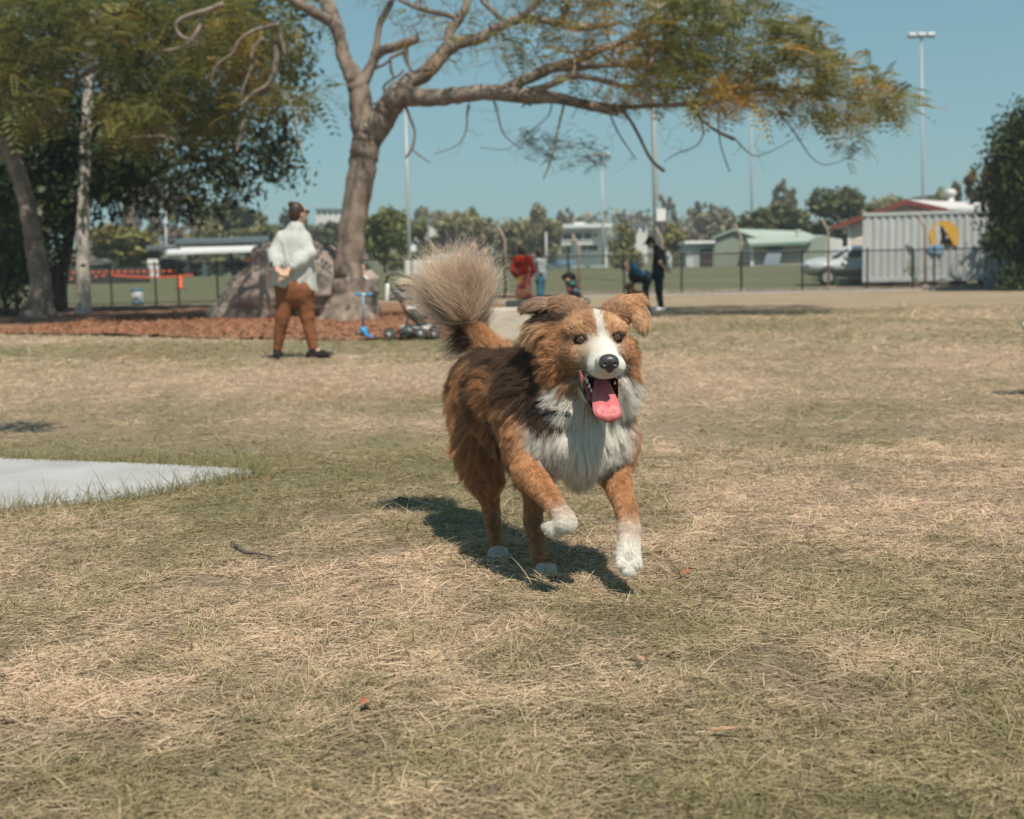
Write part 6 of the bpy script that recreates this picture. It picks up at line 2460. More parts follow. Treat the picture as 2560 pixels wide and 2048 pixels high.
def build_dog():
    sd = Solid()
    zones, zi = [], {}

    def Z(name, length, lift, col, flow, dens=1.0, sag=0.3, clump=0.55):
        zi[name] = len(zones)
        zones.append((length, lift, col, np.array(flow, float), dens, sag, clump))

    Z('skull', .016, .30, C_OR, (0, 1, .2), 2.4, .1, .35)
    Z('muzzle', .0095, .22, C_WH, (0, 1, 0), 4.0, 0, .1)
    Z('jaw', .008, .3, C_WH, (0, 1, -.3), 1.5, .2, .3)
    Z('cheek', .038, .42, C_OR, (0, 1, -.3), 1.2, .35, .55)
    Z('ear', .024, .16, C_GR, (0, 0, 0), 1.7, .25, .45)
    Z('earl', .030, .16, C_GR, (-1, .25, -.10), 1.7, .4, .5)
    Z('earr1', .022, .18, C_OR, (.9, .1, -.2), 1.7, .3, .45)
    Z('earr2', .026, .12, C_LT * .9, (.2, .1, -1), 1.7, .2, .4)
    Z('tuft', .036, .40, C_LT, (-.8, .5, -.5), 1.1, .5, .6)
    Z('neck', .066, .33, C_BR, (-.45, .6, -.6), 1.0, .4, .6)
    Z('chest', .040, .28, C_WH, (-.1, .15, -1), 1.4, .3, .45)
    Z('bibtip', .058, .18, C_WH, (0, .1, -1), 1.2, .2, .7)
    Z('ribs', .056, .30, C_BR, (-.5, .7, -.5), 1.0, .4, .6)
    Z('mid', .056, .30, C_BR, (-.45, .75, -.5), 1.0, .45, .6)
    Z('hip', .052, .30, C_OR * .85, (-.35, .6, -.75), 1.0, .45, .6)
    Z('thigh', .058, .30, C_OR * .9, (-.25, .45, -.9), 1.1, .35, .62)
    Z('sh', .040, .26, C_OR, (-.3, .5, -.8), 1.1, .35, .55)
    Z('belly', .045, .25, C_LT, (-.2, .4, -1), .8, .3, .5)
    Z('legup', .022, .22, C_OR, (0, .35, -1), 1.2, .2, .4)
    Z('leg', .011, .18, C_OR, (0, .2, -1), 1.6, .1, .25)
    Z('hleg', .011, .18, C_OR * .9, (0, .1, -1), 1.6, .1, .25)
    Z('pawf', .009, .2, C_WH, (0, -.2, -1), 1.8, .1, .2)
    Z('pawh', .006, .15, C_OR * .9, (0, -.5, -.8), 1.8, .1, .2)
    Z('tail0', .045, .30, C_OR, (-.1, .3, .9), 1.1, .2, .5)
    Z('tail1', .055, .42, C_DK, (-.8, .1, -.4), 1.3, .5, .6)
    Z('tail2', .05, .5, C_TAN, (0, 0, 1), .6, .0, .5)
    tags = []

    def cone(a, b, zn, k=.03):
        (pa, ra), (pb, rb) = PR(*a), PR(*b)
        sd.cone(pa, pb, ra, rb, k)
        tags.append(zi[zn])

    def ell(c, r, zn, M3=None, k=.02):
        p, _ = PR(*c, 0)
        sd.ell(p, [q * c[2] / F for q in (r[0], r[2], r[1])], M3, k)
        tags.append(zi[zn])

    # trunk of the body, rump to forechest
    cone((1214, 955, 4.10, 72), (1285, 985, 3.82, 90), 'hip', .05)
    cone((1285, 985, 3.82, 94), (1375, 1000, 3.58, 112), 'mid', .05)
    cone((1375, 1000, 3.58, 112), (1440, 1050, 3.46, 100), 'ribs', .05)
    cone((1440, 1060, 3.44, 92), (1450, 1105, 3.41, 74), 'chest', .04)
    cone((1455, 1105, 3.42, 70), (1455, 1160, 3.44, 38), 'bibtip', .04)
    ell((1385, 1090, 3.44), (58, 62, 60), 'chest', k=.04)
    ell((1515, 1085, 3.46), (50, 62, 60), 'chest', k=.04)
    cone((1290, 1085, 3.80, 62), (1375, 1120, 3.58, 60), 'belly', .05)
    # shoulders
    ell((1318, 1085, 3.52), (52, 92, 90), 'sh', k=.04)
    ell((1545, 1080, 3.54), (38, 92, 90), 'sh', k=.04)
    # neck and ruff
    cone((1384, 940, 3.62, 90), (1455, 865, 3.44, 78), 'neck', .04)
    cone((1440, 1000, 3.46, 84), (1480, 930, 3.40, 82), 'neck', .04)
    ell((1410, 985, 3.42), (48, 52, 60), 'cheek', k=.03)
    ell((1546, 975, 3.43), (30, 56, 56), 'cheek', k=.03)
    # head
    ell((1472, 852, 3.40), (85, 71, 100), 'skull', k=.03)
    ell((1487, 822, 3.34), (62, 38, 60), 'skull', k=.03)
    ell((1408, 905, 3.40), (48, 56, 64), 'cheek', k=.04)
    ell((1550, 895, 3.41), (30, 60, 64), 'cheek', k=.04)
    cone((1490, 872, 3.32, 46), (1516, 912, 3.20, 33), 'muzzle', .035)
    ell((1497, 918, 3.21), (25, 22, 45), 'muzzle', k=.015)
    ell((1538, 914, 3.21), (23, 22, 45), 'muzzle', k=.015)
    ell((1518, 902, 3.165), (26, 22, 30), 'muzzle', k=.015)
    # brows and cheekbones
    ell((1448, 828, 3.315), (26, 15, 26), 'skull', k=.02)
    ell((1544, 824, 3.315), (22, 15, 26), 'skull', k=.02)
    ell((1440, 885, 3.32), (34, 28, 40), 'skull', k=.03)
    ell((1553, 876, 3.33), (22, 30, 40), 'skull', k=.03)
    # lower jaw, dropped open
    cone((1474, 952, 3.36, 34), (1504, 1012, 3.225, 20), 'jaw', .008)
    # ears: folded flaps
    def flap(a, b, wa, th, zn, nrm):
        pa, pb = np.array(W(*a)), np.array(W(*b))
        ax = Vector(pb - pa)
        z = Vector(nrm)
        x = ax.normalized()
        z = (z - x * z.dot(x)).normalized()
        y = z.cross(x)
        m = Matrix(((x.x, y.x, z.x), (x.y, y.y, z.y), (x.z, y.z, z.z)))
        Ym = (a[2] + b[2]) / 2
        sd.ell((pa + pb) / 2, (ax.length / 2, wa * Ym / F, th * Ym / F), m, .012)
        tags.append(zi[zn])
    flap((1470, 785, 3.42), (1384, 752, 3.43), 26, 14, 'earl', (.2, -.55, .85))
    flap((1412, 757, 3.43), (1310, 762, 3.46), 25, 11, 'earl', (-.1, -.50, .85))
    flap((1430, 788, 3.44), (1350, 780, 3.46), 16, 9, 'earl', (0, -.8, .5))
    ell((1425, 790, 3.43), (36, 36, 36), 'skull', k=.03)
    ell((1372, 822, 3.46), (48, 36, 40), 'tuft', k=.03)
    flap((1512, 782, 3.42), (1606, 744, 3.43), 27, 13, 'earr1', (-0.2, -.6, .8))
    flap((1592, 742, 3.43), (1608, 826, 3.385), 24, 10, 'earr2', (.45, -.85, .25))
    ell((1545, 785, 3.43), (30, 32, 36), 'skull', k=.03)
    # front legs (both lifted), hind legs (both on the grass)
    cone((1325, 1105, 3.47, 56), (1322, 1180, 3.40, 36), 'legup')
    cone((1322, 1180, 3.40, 36), (1408, 1290, 3.25, 19), 'leg', .015)
    cone((1408, 1290, 3.25, 20), (1414, 1306, 3.235, 23), 'pawf', .01)
    cone((1414, 1308, 3.235, 22), (1390, 1322, 3.255, 19), 'pawf', .012)
    cone((1390, 1322, 3.255, 19), (1368, 1316, 3.30, 12), 'pawf', .012)
    cone((1538, 1100, 3.50, 50), (1536, 1180, 3.46, 38), 'legup')
    cone((1536, 1180, 3.46, 37), (1566, 1278, 3.36, 24), 'leg', .015)
    cone((1566, 1278, 3.36, 24), (1573, 1325, 3.33, 25), 'leg', .012)
    cone((1573, 1325, 3.33, 25), (1571, 1385, 3.29, 28), 'pawf', .012)
    for dx, y2 in ((-20, 1412), (-7, 1428), (8, 1428), (20, 1412)):
        cone((1571 + dx * .8, 1388, 3.285, 12), (1572 + dx, y2, 3.255, 10.5), 'pawf', .006)
    ell((1545, 1385, 3.31), (9, 12, 10), 'pawf', k=.01)
    gA, gB = G(1246, 1399), G(1366, 1441)
    cone((1206, 1000, 4.06, 68), (1202, 1120, 3.95, 46), 'thigh', .05)
    cone((1202, 1120, 3.95, 46), (1216, 1200, 3.92, 30), 'thigh', .03)
    cone((1216, 1200, 3.92, 30), (1229, 1280, 3.96, 18), 'hleg', .02)
    cone((1229, 1280, 3.96, 18), (1243, 1372, gA.y + .05, 15), 'hleg', .012)
    cone((1320, 1090, 3.82, 64), (1338, 1190, 3.76, 32), 'thigh', .04)
    cone((1338, 1190, 3.76, 31), (1333, 1300, 3.76, 20), 'hleg', .02)
    cone((1333, 1300, 3.76, 20), (1348, 1400, gB.y + .06, 16), 'hleg', .012)
    for g, py in ((gA, 1392), (gB, 1432)):
        for dx in (-.022, -.008, .008, .022):
            a = np.array((g.x + dx * .6, g.y + .05, .022))
            b = np.array((g.x + dx * .95, g.y - .008 + abs(dx) * .9, .006))
            sd.cone(a, b, .014, .0105, .006)
            tags.append(zi['pawh'])
    # tail: lifted and curled over
    cone((1232, 890, 4.14, 36), (1212, 862, 4.18, 24), 'tail0', .03)
    cone((1212, 862, 4.18, 24), (1186, 822, 4.2, 17), 'tail0', .01)
    cone((1186, 822, 4.2, 17), (1164, 785, 4.2, 13), 'tail1', .01)
    cone((1164, 785, 4.2, 13), (1153, 700, 4.2, 7), 'tail2', .01)
    tags_a = np.array(tags)
    h = 0.0052
    v, q = sd.mesh(h)
    base = Vector((W(1330, 1400, 3.7).x, 3.7, 0))
    dog = thing('dog', 'brown and white long-haired dog running towards the camera with its tongue out', 'dog', base)
    me = mesh_np('body', v, q)
    nrm = np.zeros((len(v), 3))
    fn = np.cross(v[q[:, 2]] - v[q[:, 0]], v[q[:, 3]] - v[q[:, 1]])
    ar = np.linalg.norm(fn, axis=1) / 2
    for i in range(4): np.add.at(nrm, q[:, i], fn)
    nrm /= np.linalg.norm(nrm, axis=1, keepdims=True) + 1e-12
    wv = sd.weights(v, .010)
    zl = np.array([z[0] for z in zones])[tags_a]
    zlift = np.array([z[1] for z in zones])[tags_a]
    zc = np.array([z[2] for z in zones])[tags_a]
    zf = np.array([z[3] for z in zones])[tags_a]
    zd = np.array([z[4] for z in zones])[tags_a]
    zs = np.array([z[5] for z in zones])[tags_a]
    zk = np.array([z[6] for z in zones])[tags_a]
    headw = wv[:, np.isin(tags_a, [zi[n] for n in ('skull', 'muzzle', 'jaw', 'cheek')])].sum(1)
    muzw = wv[:, np.isin(tags_a, [zi['muzzle']])].sum(1)
    bodyw = wv[:, np.isin(tags_a, [zi[n] for n in ('neck', 'ribs', 'mid', 'hip', 'belly')])].sum(1)
    earw = wv[:, np.isin(tags_a, [zi[n] for n in ('earl', 'earr1', 'earr2')])].sum(1)
    legw = wv[:, np.isin(tags_a, [zi[n] for n in ('leg', 'hleg', 'pawf', 'pawh', 'legup')])].sum(1)
    tailw = wv[:, np.isin(tags_a, [zi[n] for n in ('tail0', 'tail1', 'tail2')])].sum(1)

    blaze = [(1487, 766), (1502, 786), (1513, 822), (1520, 848), (1540, 874), (1553, 895), (1561, 913), (1557, 938),
             (1526, 946), (1493, 950), (1474, 942), (1469, 918), (1475, 894), (1485, 870), (1499, 852), (1493, 822), (1486, 790)]
    bib = [(1336, 1072), (1380, 1058), (1425, 1058), (1428, 1030), (1400, 1034), (1385, 1015), (1374, 985), (1392, 957), (1424, 952),
           (1446, 985), (1478, 1018), (1536, 1000), (1536, 942), (1560, 936), (1582, 952), (1588, 980), (1576, 1012), (1556, 1030), (1545, 1052),
           (1560, 1072), (1570, 1110), (1560, 1150), (1536, 1172), (1520, 1230), (1400, 1240), (1362, 1190), (1340, 1130)]
    dark = [(1296, 850), (1326, 812), (1358, 862), (1370, 905), (1372, 960), (1404, 1022), (1424, 1046), (1420, 1062), (1330, 1072),
            (1300, 1040), (1285, 985), (1262, 930), (1215, 905), (1196, 880), (1236, 858)]
    eardark = [(1566, 775), (1600, 800), (1605, 850), (1590, 868), (1574, 850)]

    def paint(P, Nn, wz, hw, bw, ew, jit):
        col = wz @ zc
        lw = (wz[:, np.isin(tags_a, [zi[n] for n in ('leg', 'hleg', 'pawf', 'pawh')])].sum(1) > .5)
        tw = (wz[:, np.isin(tags_a, [zi[n] for n in ('tail0', 'tail1', 'tail2')])].sum(1) > .5)
        x, y = proj(P)
        x = x + jit[:, 0]
        y = y + jit[:, 1]
        # brown and black variation in streaks over the coat
        n1 = vnoise(P, 14, 1)[:, None]
        n2 = vnoise(P * np.array([1, 1, .45]), 42, 2)[:, None]
        m = np.clip((n1 * .6 + n2 * .55 - .50) * 3.4, 0, 1) * bw[:, None]
        col = col * (1 - m) + (C_DK * 1.3) * m
        m = np.clip((.46 - n1 * .55 - n2 * .35 + .1) * 4, 0, 1) * bw[:, None] * .75
        col = col * (1 - m) + C_OR * m
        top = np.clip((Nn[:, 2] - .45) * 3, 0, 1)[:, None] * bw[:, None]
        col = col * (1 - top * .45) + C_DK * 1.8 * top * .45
        front = (P[:, 1] < 3.75) & ~lw & ~tw
        d = lw & (P[:, 2] < .045 + .012 * (n2[:, 0] - .5)) & (P[:, 1] < np.where(P[:, 0] < .02, gA.y, gB.y) + .036 + .02 * (n2[:, 0] - .5))
        col[d] = C_WH * .9
        d = inpoly(x, y, [(1332, 774), (1436, 786), (1408, 806), (1345, 806)]) & (ew < .5)  # shadow beneath the lifted left ear, painted into the fur colour
        col[d] = C_DK * 1.6
        d = inpoly(x, y, dark) & (bw + hw > .35) & ~tw & ~lw & (n2[:, 0] < .78)
        col[d] = C_DK * 1.7 + (C_BR - C_DK) * np.clip(n2[d] - .2, 0, 1) * .7
        d = inpoly(x, y, eardark) & (ew < .4)
        col[d] = C_DK * 1.5
        # face: greyer crown, lighter brows and cheeks
        d = (hw > .45) & (y < 792)
        col[d] = col[d] * .45 + C_GR * .55
        lt = np.exp(-(((x - 1445) / 34) ** 2 + ((y - 815) / 22) ** 2)) + np.exp(-(((x - 1542) / 26) ** 2 + ((y - 808) / 22) ** 2)) \
            + np.exp(-(((x - 1455) / 30) ** 2 + ((y - 882) / 20) ** 2))
        lt = np.clip(lt, 0, 1)[:, None] * (hw[:, None] > .4)
        col = col * (1 - .7 * lt) + C_LT * 1.05 * .7 * lt
        dkst = np.exp(-(((x - 1418) / 16) ** 2 + ((y - 868) / 36) ** 2))[:, None] * (hw[:, None] > .3)
        col = col * (1 - .6 * dkst) + C_BR * .6 * dkst
        # ear backs, dark inside
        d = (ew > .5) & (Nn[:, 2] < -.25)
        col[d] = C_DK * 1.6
        d = inpoly(x, y, blaze) & (hw > .3) & (P[:, 1] < 3.6)
        col[d] = C_WH
        d = inpoly(x, y, bib) & front & (P[:, 1] < 3.62)
        col[d] = C_WH * (.93 + .07 * n2[d])
        return col, x, y

    col_v, vx, vy = paint(v, nrm, wv, headw, bodyw, earw, np.zeros((len(v), 2)))
    mouthp = [(1450, 928), (1492, 944), (1530, 944), (1546, 942), (1548, 985), (1545, 1030), (1500, 1030), (1474, 996)]
    inm = inpoly(vx, vy, mouthp) & (headw > .3) & (v[:, 1] < 3.42) & ((muzw < .5) | (nrm[:, 2] < -.5))
    col_v[inm] = (.15, .035, .032)
    for ex, ey, er in ((1452, 849, 12), (1542.8, 843, 10.5)):
        col_v[(np.hypot((vx - ex) / 1.35, vy - ey) < er + 3) & (headw > .2) & (v[:, 1] < 3.4)] = C_DK * .8
    set_attr(me, 'tint', np.clip(col_v * .75, 0, 1))
    skin = M('dog_skin', (.9, .9, .9), .9, .08, 60, attr='tint', spec=.05)
    link('body', me, skin, dog)

    # ---- fur
    NF = 350000
    fc = v[q].mean(1)
    view = np.array([0, 0, CAM_H]) - fc
    view /= np.linalg.norm(view, axis=1, keepdims=True)
    fnn = fn / (np.linalg.norm(fn, axis=1, keepdims=True) + 1e-12)
    facing = (fnn * view).sum(1)
    dens = (wv @ zd)[q].mean(1) * np.where(facing < -.35, .35, 1.0)
    pr = ar * dens
    pick = rng.choice(len(q), NF, p=pr / pr.sum())
    a, b = rng.random((2, NF))
    w4 = np.stack([(1 - a) * (1 - b), a * (1 - b), a * b, (1 - a) * b], 1)
    root = (v[q[pick]] * w4[..., None]).sum(1)
    nn = (nrm[q[pick]] * w4[..., None]).sum(1)
    nn /= np.linalg.norm(nn, axis=1, keepdims=True)
    wz = (wv[q[pick]] * w4[..., None]).sum(1)
    hw, mw, bw, ew, lw, tw = [(u[q[pick]] * w4).sum(1) for u in (headw, muzw, bodyw, earw, legw, tailw)]
    col, x, y = paint(root, nn, wz, hw, bw, ew, rng.normal(0, 3.0, (NF, 2)))
    L = wz @ zl
    dn = np.linalg.norm(root - NOSE, axis=1)
    f_head = np.clip((dn - .12) / .17, 0, 1)
    Lh = .0085 + (.047 - .0085) * f_head ** 1.5
    frontal = np.clip((3.40 - root[:, 1]) / .10, 0, 1)          # the mask of the face stays short
    Lh = Lh * (1 - .5 * frontal)
    L = np.where((hw > .5) & (ew < .3), np.minimum(np.maximum(L, .004), Lh), L)
    flow = wz @ zf
    rad_n = (root - NOSE) + np.array((0, 0, .03))
    rad_n /= np.linalg.norm(rad_n, axis=1, keepdims=True)
    hm = (np.clip(hw * 1.3, 0, 1) * (1 - ew))[:, None]
    flow = flow * (1 - hm) + (rad_n + np.array((0, .25, -.35 )) * f_head[:, None]) * hm
    swirl = np.stack([vnoise(root, 9, s) - .5 for s in (11, 12, 13)], 1)
    flow = flow / (np.linalg.norm(flow, axis=1, keepdims=True) + 1e-9) + swirl * (1.5 * (bw + .25))[:, None] * (1 - .8 * hm)
    flow -= nn * (flow * nn).sum(1, keepdims=True)
    flow /= np.linalg.norm(flow, axis=1, keepdims=True) + 1e-9
    lift = (wz @ zlift)[:, None] * (1 + rng.normal(0, .25, (NF, 1))) * np.where(L < .016, 1.35, 1.0)[:, None]
    lift = np.clip(lift, .08, .9)
    dr = flow * (1 - lift) + nn * lift + rng.normal(0, .07, (NF, 3))
    dr /= np.linalg.norm(dr, axis=1, keepdims=True)
    L = L * (0.78 + 0.34 * rng.random(NF)) * (.75 + .5 * vnoise(root, 24, 5))
    sag = wz @ zs
    # keep the eyes, nose, mouth and the inside of the gape free
    keep = np.ones(NF, bool)
    for ex, ey, er in ((1452, 849, 12), (1542.8, 843, 10.5)):
        keep &= ~((np.hypot((x - ex) / 1.25, y - ey) < er) & (root[:, 1] < 3.40) & (hw > .2))
        near = (np.hypot((x - ex) / 1.3, y - ey) < er + 15) & (hw > .2)
        L[near] = np.minimum(L[near], .0040)
        rim = (np.hypot((x - ex) / 1.35, y - ey) < er + 2.0) & (hw > .2)
        col[rim] = C_DK * 1.2
    keep &= ~((np.hypot((x - 1522) / 1.2, y - 907) < 17) & (root[:, 1] < 3.2))
    mouthp = [(1452, 930), (1492, 949), (1530, 948), (1546, 946), (1548, 985), (1545, 1030), (1500, 1030), (1474, 996)]
    keep &= ~(inpoly(x, y, mouthp) & (hw > .3) & (root[:, 1] < 3.42) & (mw < .5))
    K = 7
    t = np.linspace(0, 1, K)
    wob = rng.normal(0, .05, (NF, 3))
    ph = vnoise(root, 26, 8) * 12
    wv3 = (np.stack([vnoise(root, 26, k_) - .5 for k_ in (14, 15, 16)], 1) * .30 * np.clip(L / .03, 0, 1)[:, None])[:, None]
    pts = root[:, None] + L[:, None, None] * (dr[:, None] * t[None, :, None]
          + (DOWN * .55 + BACK * .35)[None, None] * (sag[:, None] * t[None] ** 2)[..., None]
          + wob[:, None] * (t ** 2)[None, :, None]
          + (wv3 * np.sin(t[None] * 5.2 + ph[:, None])[..., None] - wv3 * np.sin(ph[:, None, None])) * t[None, :, None])
    pts += nn[:, None] * np.where(L < .014, .0006, -.0012)[:, None, None]
    # clumps
    ng = NF // 46
    gi = rng.choice(NF, ng, replace=False)
    kd = kdtree.KDTree(ng)
    for i, g in enumerate(gi): kd.insert(root[g], i)
    kd.balance()
    near = np.array([gi[kd.find(p)[1]] for p in root])
    cl = (wz @ zk) * (.55 + .7 * rng.random(NF))
    same = (np.abs(L[near] - L) < .035) & ((nn[near] * nn).sum(1) > .3)
    cl = np.where(same, cl, 0)
    gp = pts[near] - root[near][:, None]
    gp = gp * (L / np.maximum(L[near], 1e-4))[:, None, None] + root[near][:, None]
    pts = pts + (gp - pts) * (cl[:, None] * t[None] ** 1.3)[..., None]
    cv = 1 + rng.normal(0, .16, (NF, 1))
    cg = 1 + .22 * (rng.random(NF)[near][:, None] - .5) * 2
    white = (col.min(1) > .5)[:, None]
    cv = np.where(white, 1 + (cv - 1) * .15, cv * cg)
    col = np.clip(col * cv, .01, .88)
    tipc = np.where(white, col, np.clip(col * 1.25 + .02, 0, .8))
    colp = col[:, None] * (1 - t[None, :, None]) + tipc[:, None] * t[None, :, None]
    rr = np.where(hw + lw > .5, .00034, .00042)[:, None] * (1 - .75 * t[None] ** 1.5)
    P_, R_, C_ = [pts[keep]], [rr[keep]], [colp[keep]]

    # ---- plume of the tail: long pale hairs thrown up and out like a fan
    def plume(n, a, b, u0, u1, Ls, fan, c0, c1, up, seed, bend=.5):
        r_ = np.random.default_rng(seed)
        pa, pb = np.array(W(*a)), np.array(W(*b))
        u = r_.random(n) * (u1 - u0) + u0
        o = pa + (pb - pa) * u[:, None] + r_.normal(0, .006, (n, 3))
        ax = (pb - pa) / np.linalg.norm(pb - pa)
        th = r_.random(n) * 2 * np.pi
        e1 = np.cross(ax, (0, 1, 0)); e1 /= np.linalg.norm(e1)
        e2 = np.cross(ax, e1)
        clump = r_.integers(0, n // 130 + 1, n)
        cth = r_.random(n // 130 + 1) * 2 * np.pi
        th = np.where(r_.random(n) < .86, cth[clump] + r_.normal(0, .16, n), th)
        fa = fan * (.62 + .38 * r_.random(n)) * r_.random(n) ** .6
        cf = r_.random(n // 130 + 1)
        fa = np.where(r_.random(n) < .7, fan * (.12 + .9 * cf[clump] ** .7) + r_.normal(0, .07, n), fa)
        rad = e1 * np.cos(th)[:, None] + e2 * np.sin(th)[:, None] * .8
        d0 = ax * np.cos(fa)[:, None] + rad * np.sin(fa)[:, None]
        Lr = Ls * (.60 + .46 * r_.random(n)) * (.62 + .72 * r_.random(n // 130 + 1)[clump])
        tt = np.linspace(0, 1, 9)
        upv = np.array(up)
        p = o[:, None] + Lr[:, None, None] * (d0[:, None] * tt[None, :, None] + upv * bend * (tt ** 2)[None, :, None] * np.sin(fa)[:, None, None]
            + r_.normal(0, .10, (n, 3))[:, None] * (tt ** 2)[None, :, None]
            + (r_.normal(0, .17, (n // 130 + 1, 3)))[clump][:, None] * np.sin(tt * 3.1)[None, :, None])
        k = np.linspace(0, 1, 9)[None, :, None] ** .8
        cc = (np.array(c0) * (1 - k) + np.array(c1) * k) * (1 + r_.normal(0, .13, (n, 1, 1))) * (1 + .5 * (r_.random(n // 130 + 1)[clump][:, None, None] - .5))
        rr_ = .00038 * (1 - .72 * tt[None] ** 1.6) * np.ones((n, 1))
        return p, rr_, np.clip(cc, .01, .85)
    sp = [plume(17000, (1160, 806, 4.185), (1150, 742, 4.2), 0, 1.0, .158, 1.18, C_LT * 1.0, C_TAN * 1.05, (-.30, .1, .35), 21, .45),
          plume(1800, (1182, 832, 4.24), (1160, 780, 4.24), 0, 1, .15, 1.6, (.40, .33, .28), (.56, .52, .47), (-.35, 0, .8), 22, .7),
          plume(2400, (1200, 846, 4.20), (1178, 812, 4.21), 0, 1, .066, 1.9, C_DK, C_DK * .9, (-.8, -.1, -.75), 23, .9),
          plume(1200, (1222, 880, 4.13), (1196, 836, 4.17), 0, 1, .06, 1.2, C_OR, C_OR * 1.1, (-.3, -.1, -.2), 24, .5)]

    def resamp(p, k):
        s_ = np.linspace(0, p.shape[1] - 1, k)
        i = np.minimum(s_.astype(int), p.shape[1] - 2)
        f_ = s_ - i
        f_ = f_[None, :, None] if p.ndim == 3 else f_[None]
        return p[:, i] * (1 - f_) + p[:, i + 1] * f_
    for p, r_, c in sp:
        P_.append(resamp(p, K)); R_.append(resamp(r_, K)); C_.append(resamp(np.broadcast_to(c, p.shape), K))
    # whiskers
    wk = []
    for sx, (mx, my) in ((-1, (1484, 922)), (1, (1550, 916))):
        for i in range(9):
            o = np.array(W(mx + rng.normal(0, 5), my + rng.normal(0, 7), 3.185))
            d = np.array((sx * (.8 + .3 * rng.random()), .45, rng.normal(-.15, .25)))
            d /= np.linalg.norm(d)
            ln = .035 + .025 * rng.random()
            wk.append(o + ln * (d * t[:, None] + DOWN * .25 * (t ** 2)[:, None]))
    wk = np.array(wk)
    P_.append(wk)
    R_.append(np.full(wk.shape[:2], .00022) * (1 - .7 * t))
    C_.append(np.full(wk.shape, .55))
    fm = bpy.data.materials.new('dog_fur')
    fm.use_nodes = True
    T = fm.node_tree
    at = T.nodes.new('ShaderNodeAttribute')
    at.attribute_name = 'tint'
    pb = T.nodes['Principled BSDF']
    pb.inputs['Roughness'].default_value = .42
    pb.inputs['Specular IOR Level'].default_value = .42
    tr = T.nodes.new('ShaderNodeBsdfTranslucent')
    ms = T.nodes.new('ShaderNodeMixShader')
    ms.inputs[0].default_value = .34
    T.links.new(at.outputs['Color'], pb.inputs['Base Color'])
    T.links.new(at.outputs['Color'], tr.inputs[0])
    T.links.new(pb.outputs[0], ms.inputs[1])
    T.links.new(tr.outputs[0], ms.inputs[2])
    T.links.new(ms.outputs[0], T.nodes['Material Output'].inputs[0])
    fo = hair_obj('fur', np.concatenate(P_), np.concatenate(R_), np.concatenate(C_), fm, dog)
    fo['kind'] = 'stuff'

    # ---- nose
    ns = Solid()
    def px2(c, r, **k):
        ns.ell(W(*c), [q_ * c[2] / F for q_ in (r[0], r[2], r[1])], **k)
    px2((1522, 901, 3.135), (24, 16, 20), k=.008)
    px2((1511, 911, 3.130), (13.5, 12, 14), k=.008)
    px2((1535, 910, 3.130), (12.5, 12, 14), k=.008)
    px2((1524, 922, 3.138), (10, 11, 14), k=.008)
    px2((1512, 912, 3.110), (7.5, 5.2, 10), k=.003, neg=True)
    px2((1539, 911, 3.112), (6.6, 5.2, 10), k=.003, neg=True)
    px2((1525.5, 926, 3.118), (1.4, 12, 7), k=.002, neg=True)
    ns.build('nose', .0013, M('nose_leather', (.040, .038, .039), .36, .2, 260, bump=.10, bscale=420, spec=.55), dog)
    # ---- eyes
    ew_ = M('eye_brown', (.085, .036, .014), .08, .4, 160, spec=.6, coat=1.0)
    ek = M('eye_black', (.006, .006, .006), .06, spec=.6, coat=1.0)
    lid = M('eyelid', (.012, .010, .009), .5, spec=.3)
    for ex, ey, sc in ((1452, 849.5, 1.0), (1542.5, 843.5, .88)):
        Ye = 3.2860 if ex < 1500 else 3.2910
        c = W(ex, ey, Ye)
        r_ = 12.5 * sc * Ye / F
        to = (Vector((0.05, 0, CAM_H)) - c).normalized()
        MB().ball(c, r_, 20, 14).build('eye', ek, dog)
        eo = bpy.data.objects[-1] if False else None
        fr = frame_from(to)
        iris = MB()
        iris.ball(c + to * r_ * .50, (r_ * .80, r_ * .80, r_ * .555), 20, 12, fr)
        iris.build('iris', ew_, dog)
        pup = MB()
        pup.ball(c + to * r_ * .66, (r_ * .36, r_ * .36, r_ * .44), 16, 10, fr)
        pup.build('pupil', ek, dog)
        # lids: shell pieces over the upper and lower part of the ball, so the opening is almond shaped
        tilt = .16 if ex < 1500 else -.16
        lx = (RT - to * RT.dot(to)).normalized()
        ly = to.cross(lx)
        if ly.dot(UP) < 0: ly = -ly
        lm = MB()
        shell = MB().ball((0, 0, 0), 1.0, 28, 20)
        keep_f = []
        for f_ in shell.f:
            q_ = sum((Vector(shell.v[i]) for i in f_), Vector()) / len(f_)
            u_, v_ = q_.x, q_.y - tilt * q_.x
            if q_.z > -.2 and (v_ > .60 - .55 * u_ * u_ or v_ < -.70 + .60 * u_ * u_): keep_f.append(f_)
        lm.add([c + (lx * p_[0] * 1.32 + ly * p_[1] * 1.03 + to * (p_[2] - .22 * p_[0] ** 2)) * r_ * 1.08 for p_ in map(Vector, shell.v)], keep_f, True)
        lm.build('eyelid', lid, dog)
    # ---- mouth
    mm = MB()
    rim = [(1446, 926, 3.30), (1458, 962, 3.265), (1474, 996, 3.235), (1494, 1022, 3.205), (1520, 1030, 3.20), (1541, 1016, 3.22), (1546, 985, 3.25),
           (1545, 950, 3.275), (1525, 935, 3.27), (1495, 935, 3.27)]
    P0 = [W(*p) for p in rim]
    ctr = W(1500, 962, 3.345)
    P1 = [p.lerp(ctr, .55) + Vector((0, .035, 0)) for p in P0]
    n = len(P0)
    mm.add(P0 + P1 + [ctr + Vector((0, .03, 0))], [(i, (i + 1) % n, n + (i + 1) % n, n + i) for i in range(n)] + [(n + i, n + (i + 1) % n, 2 * n) for i in range(n)], True)
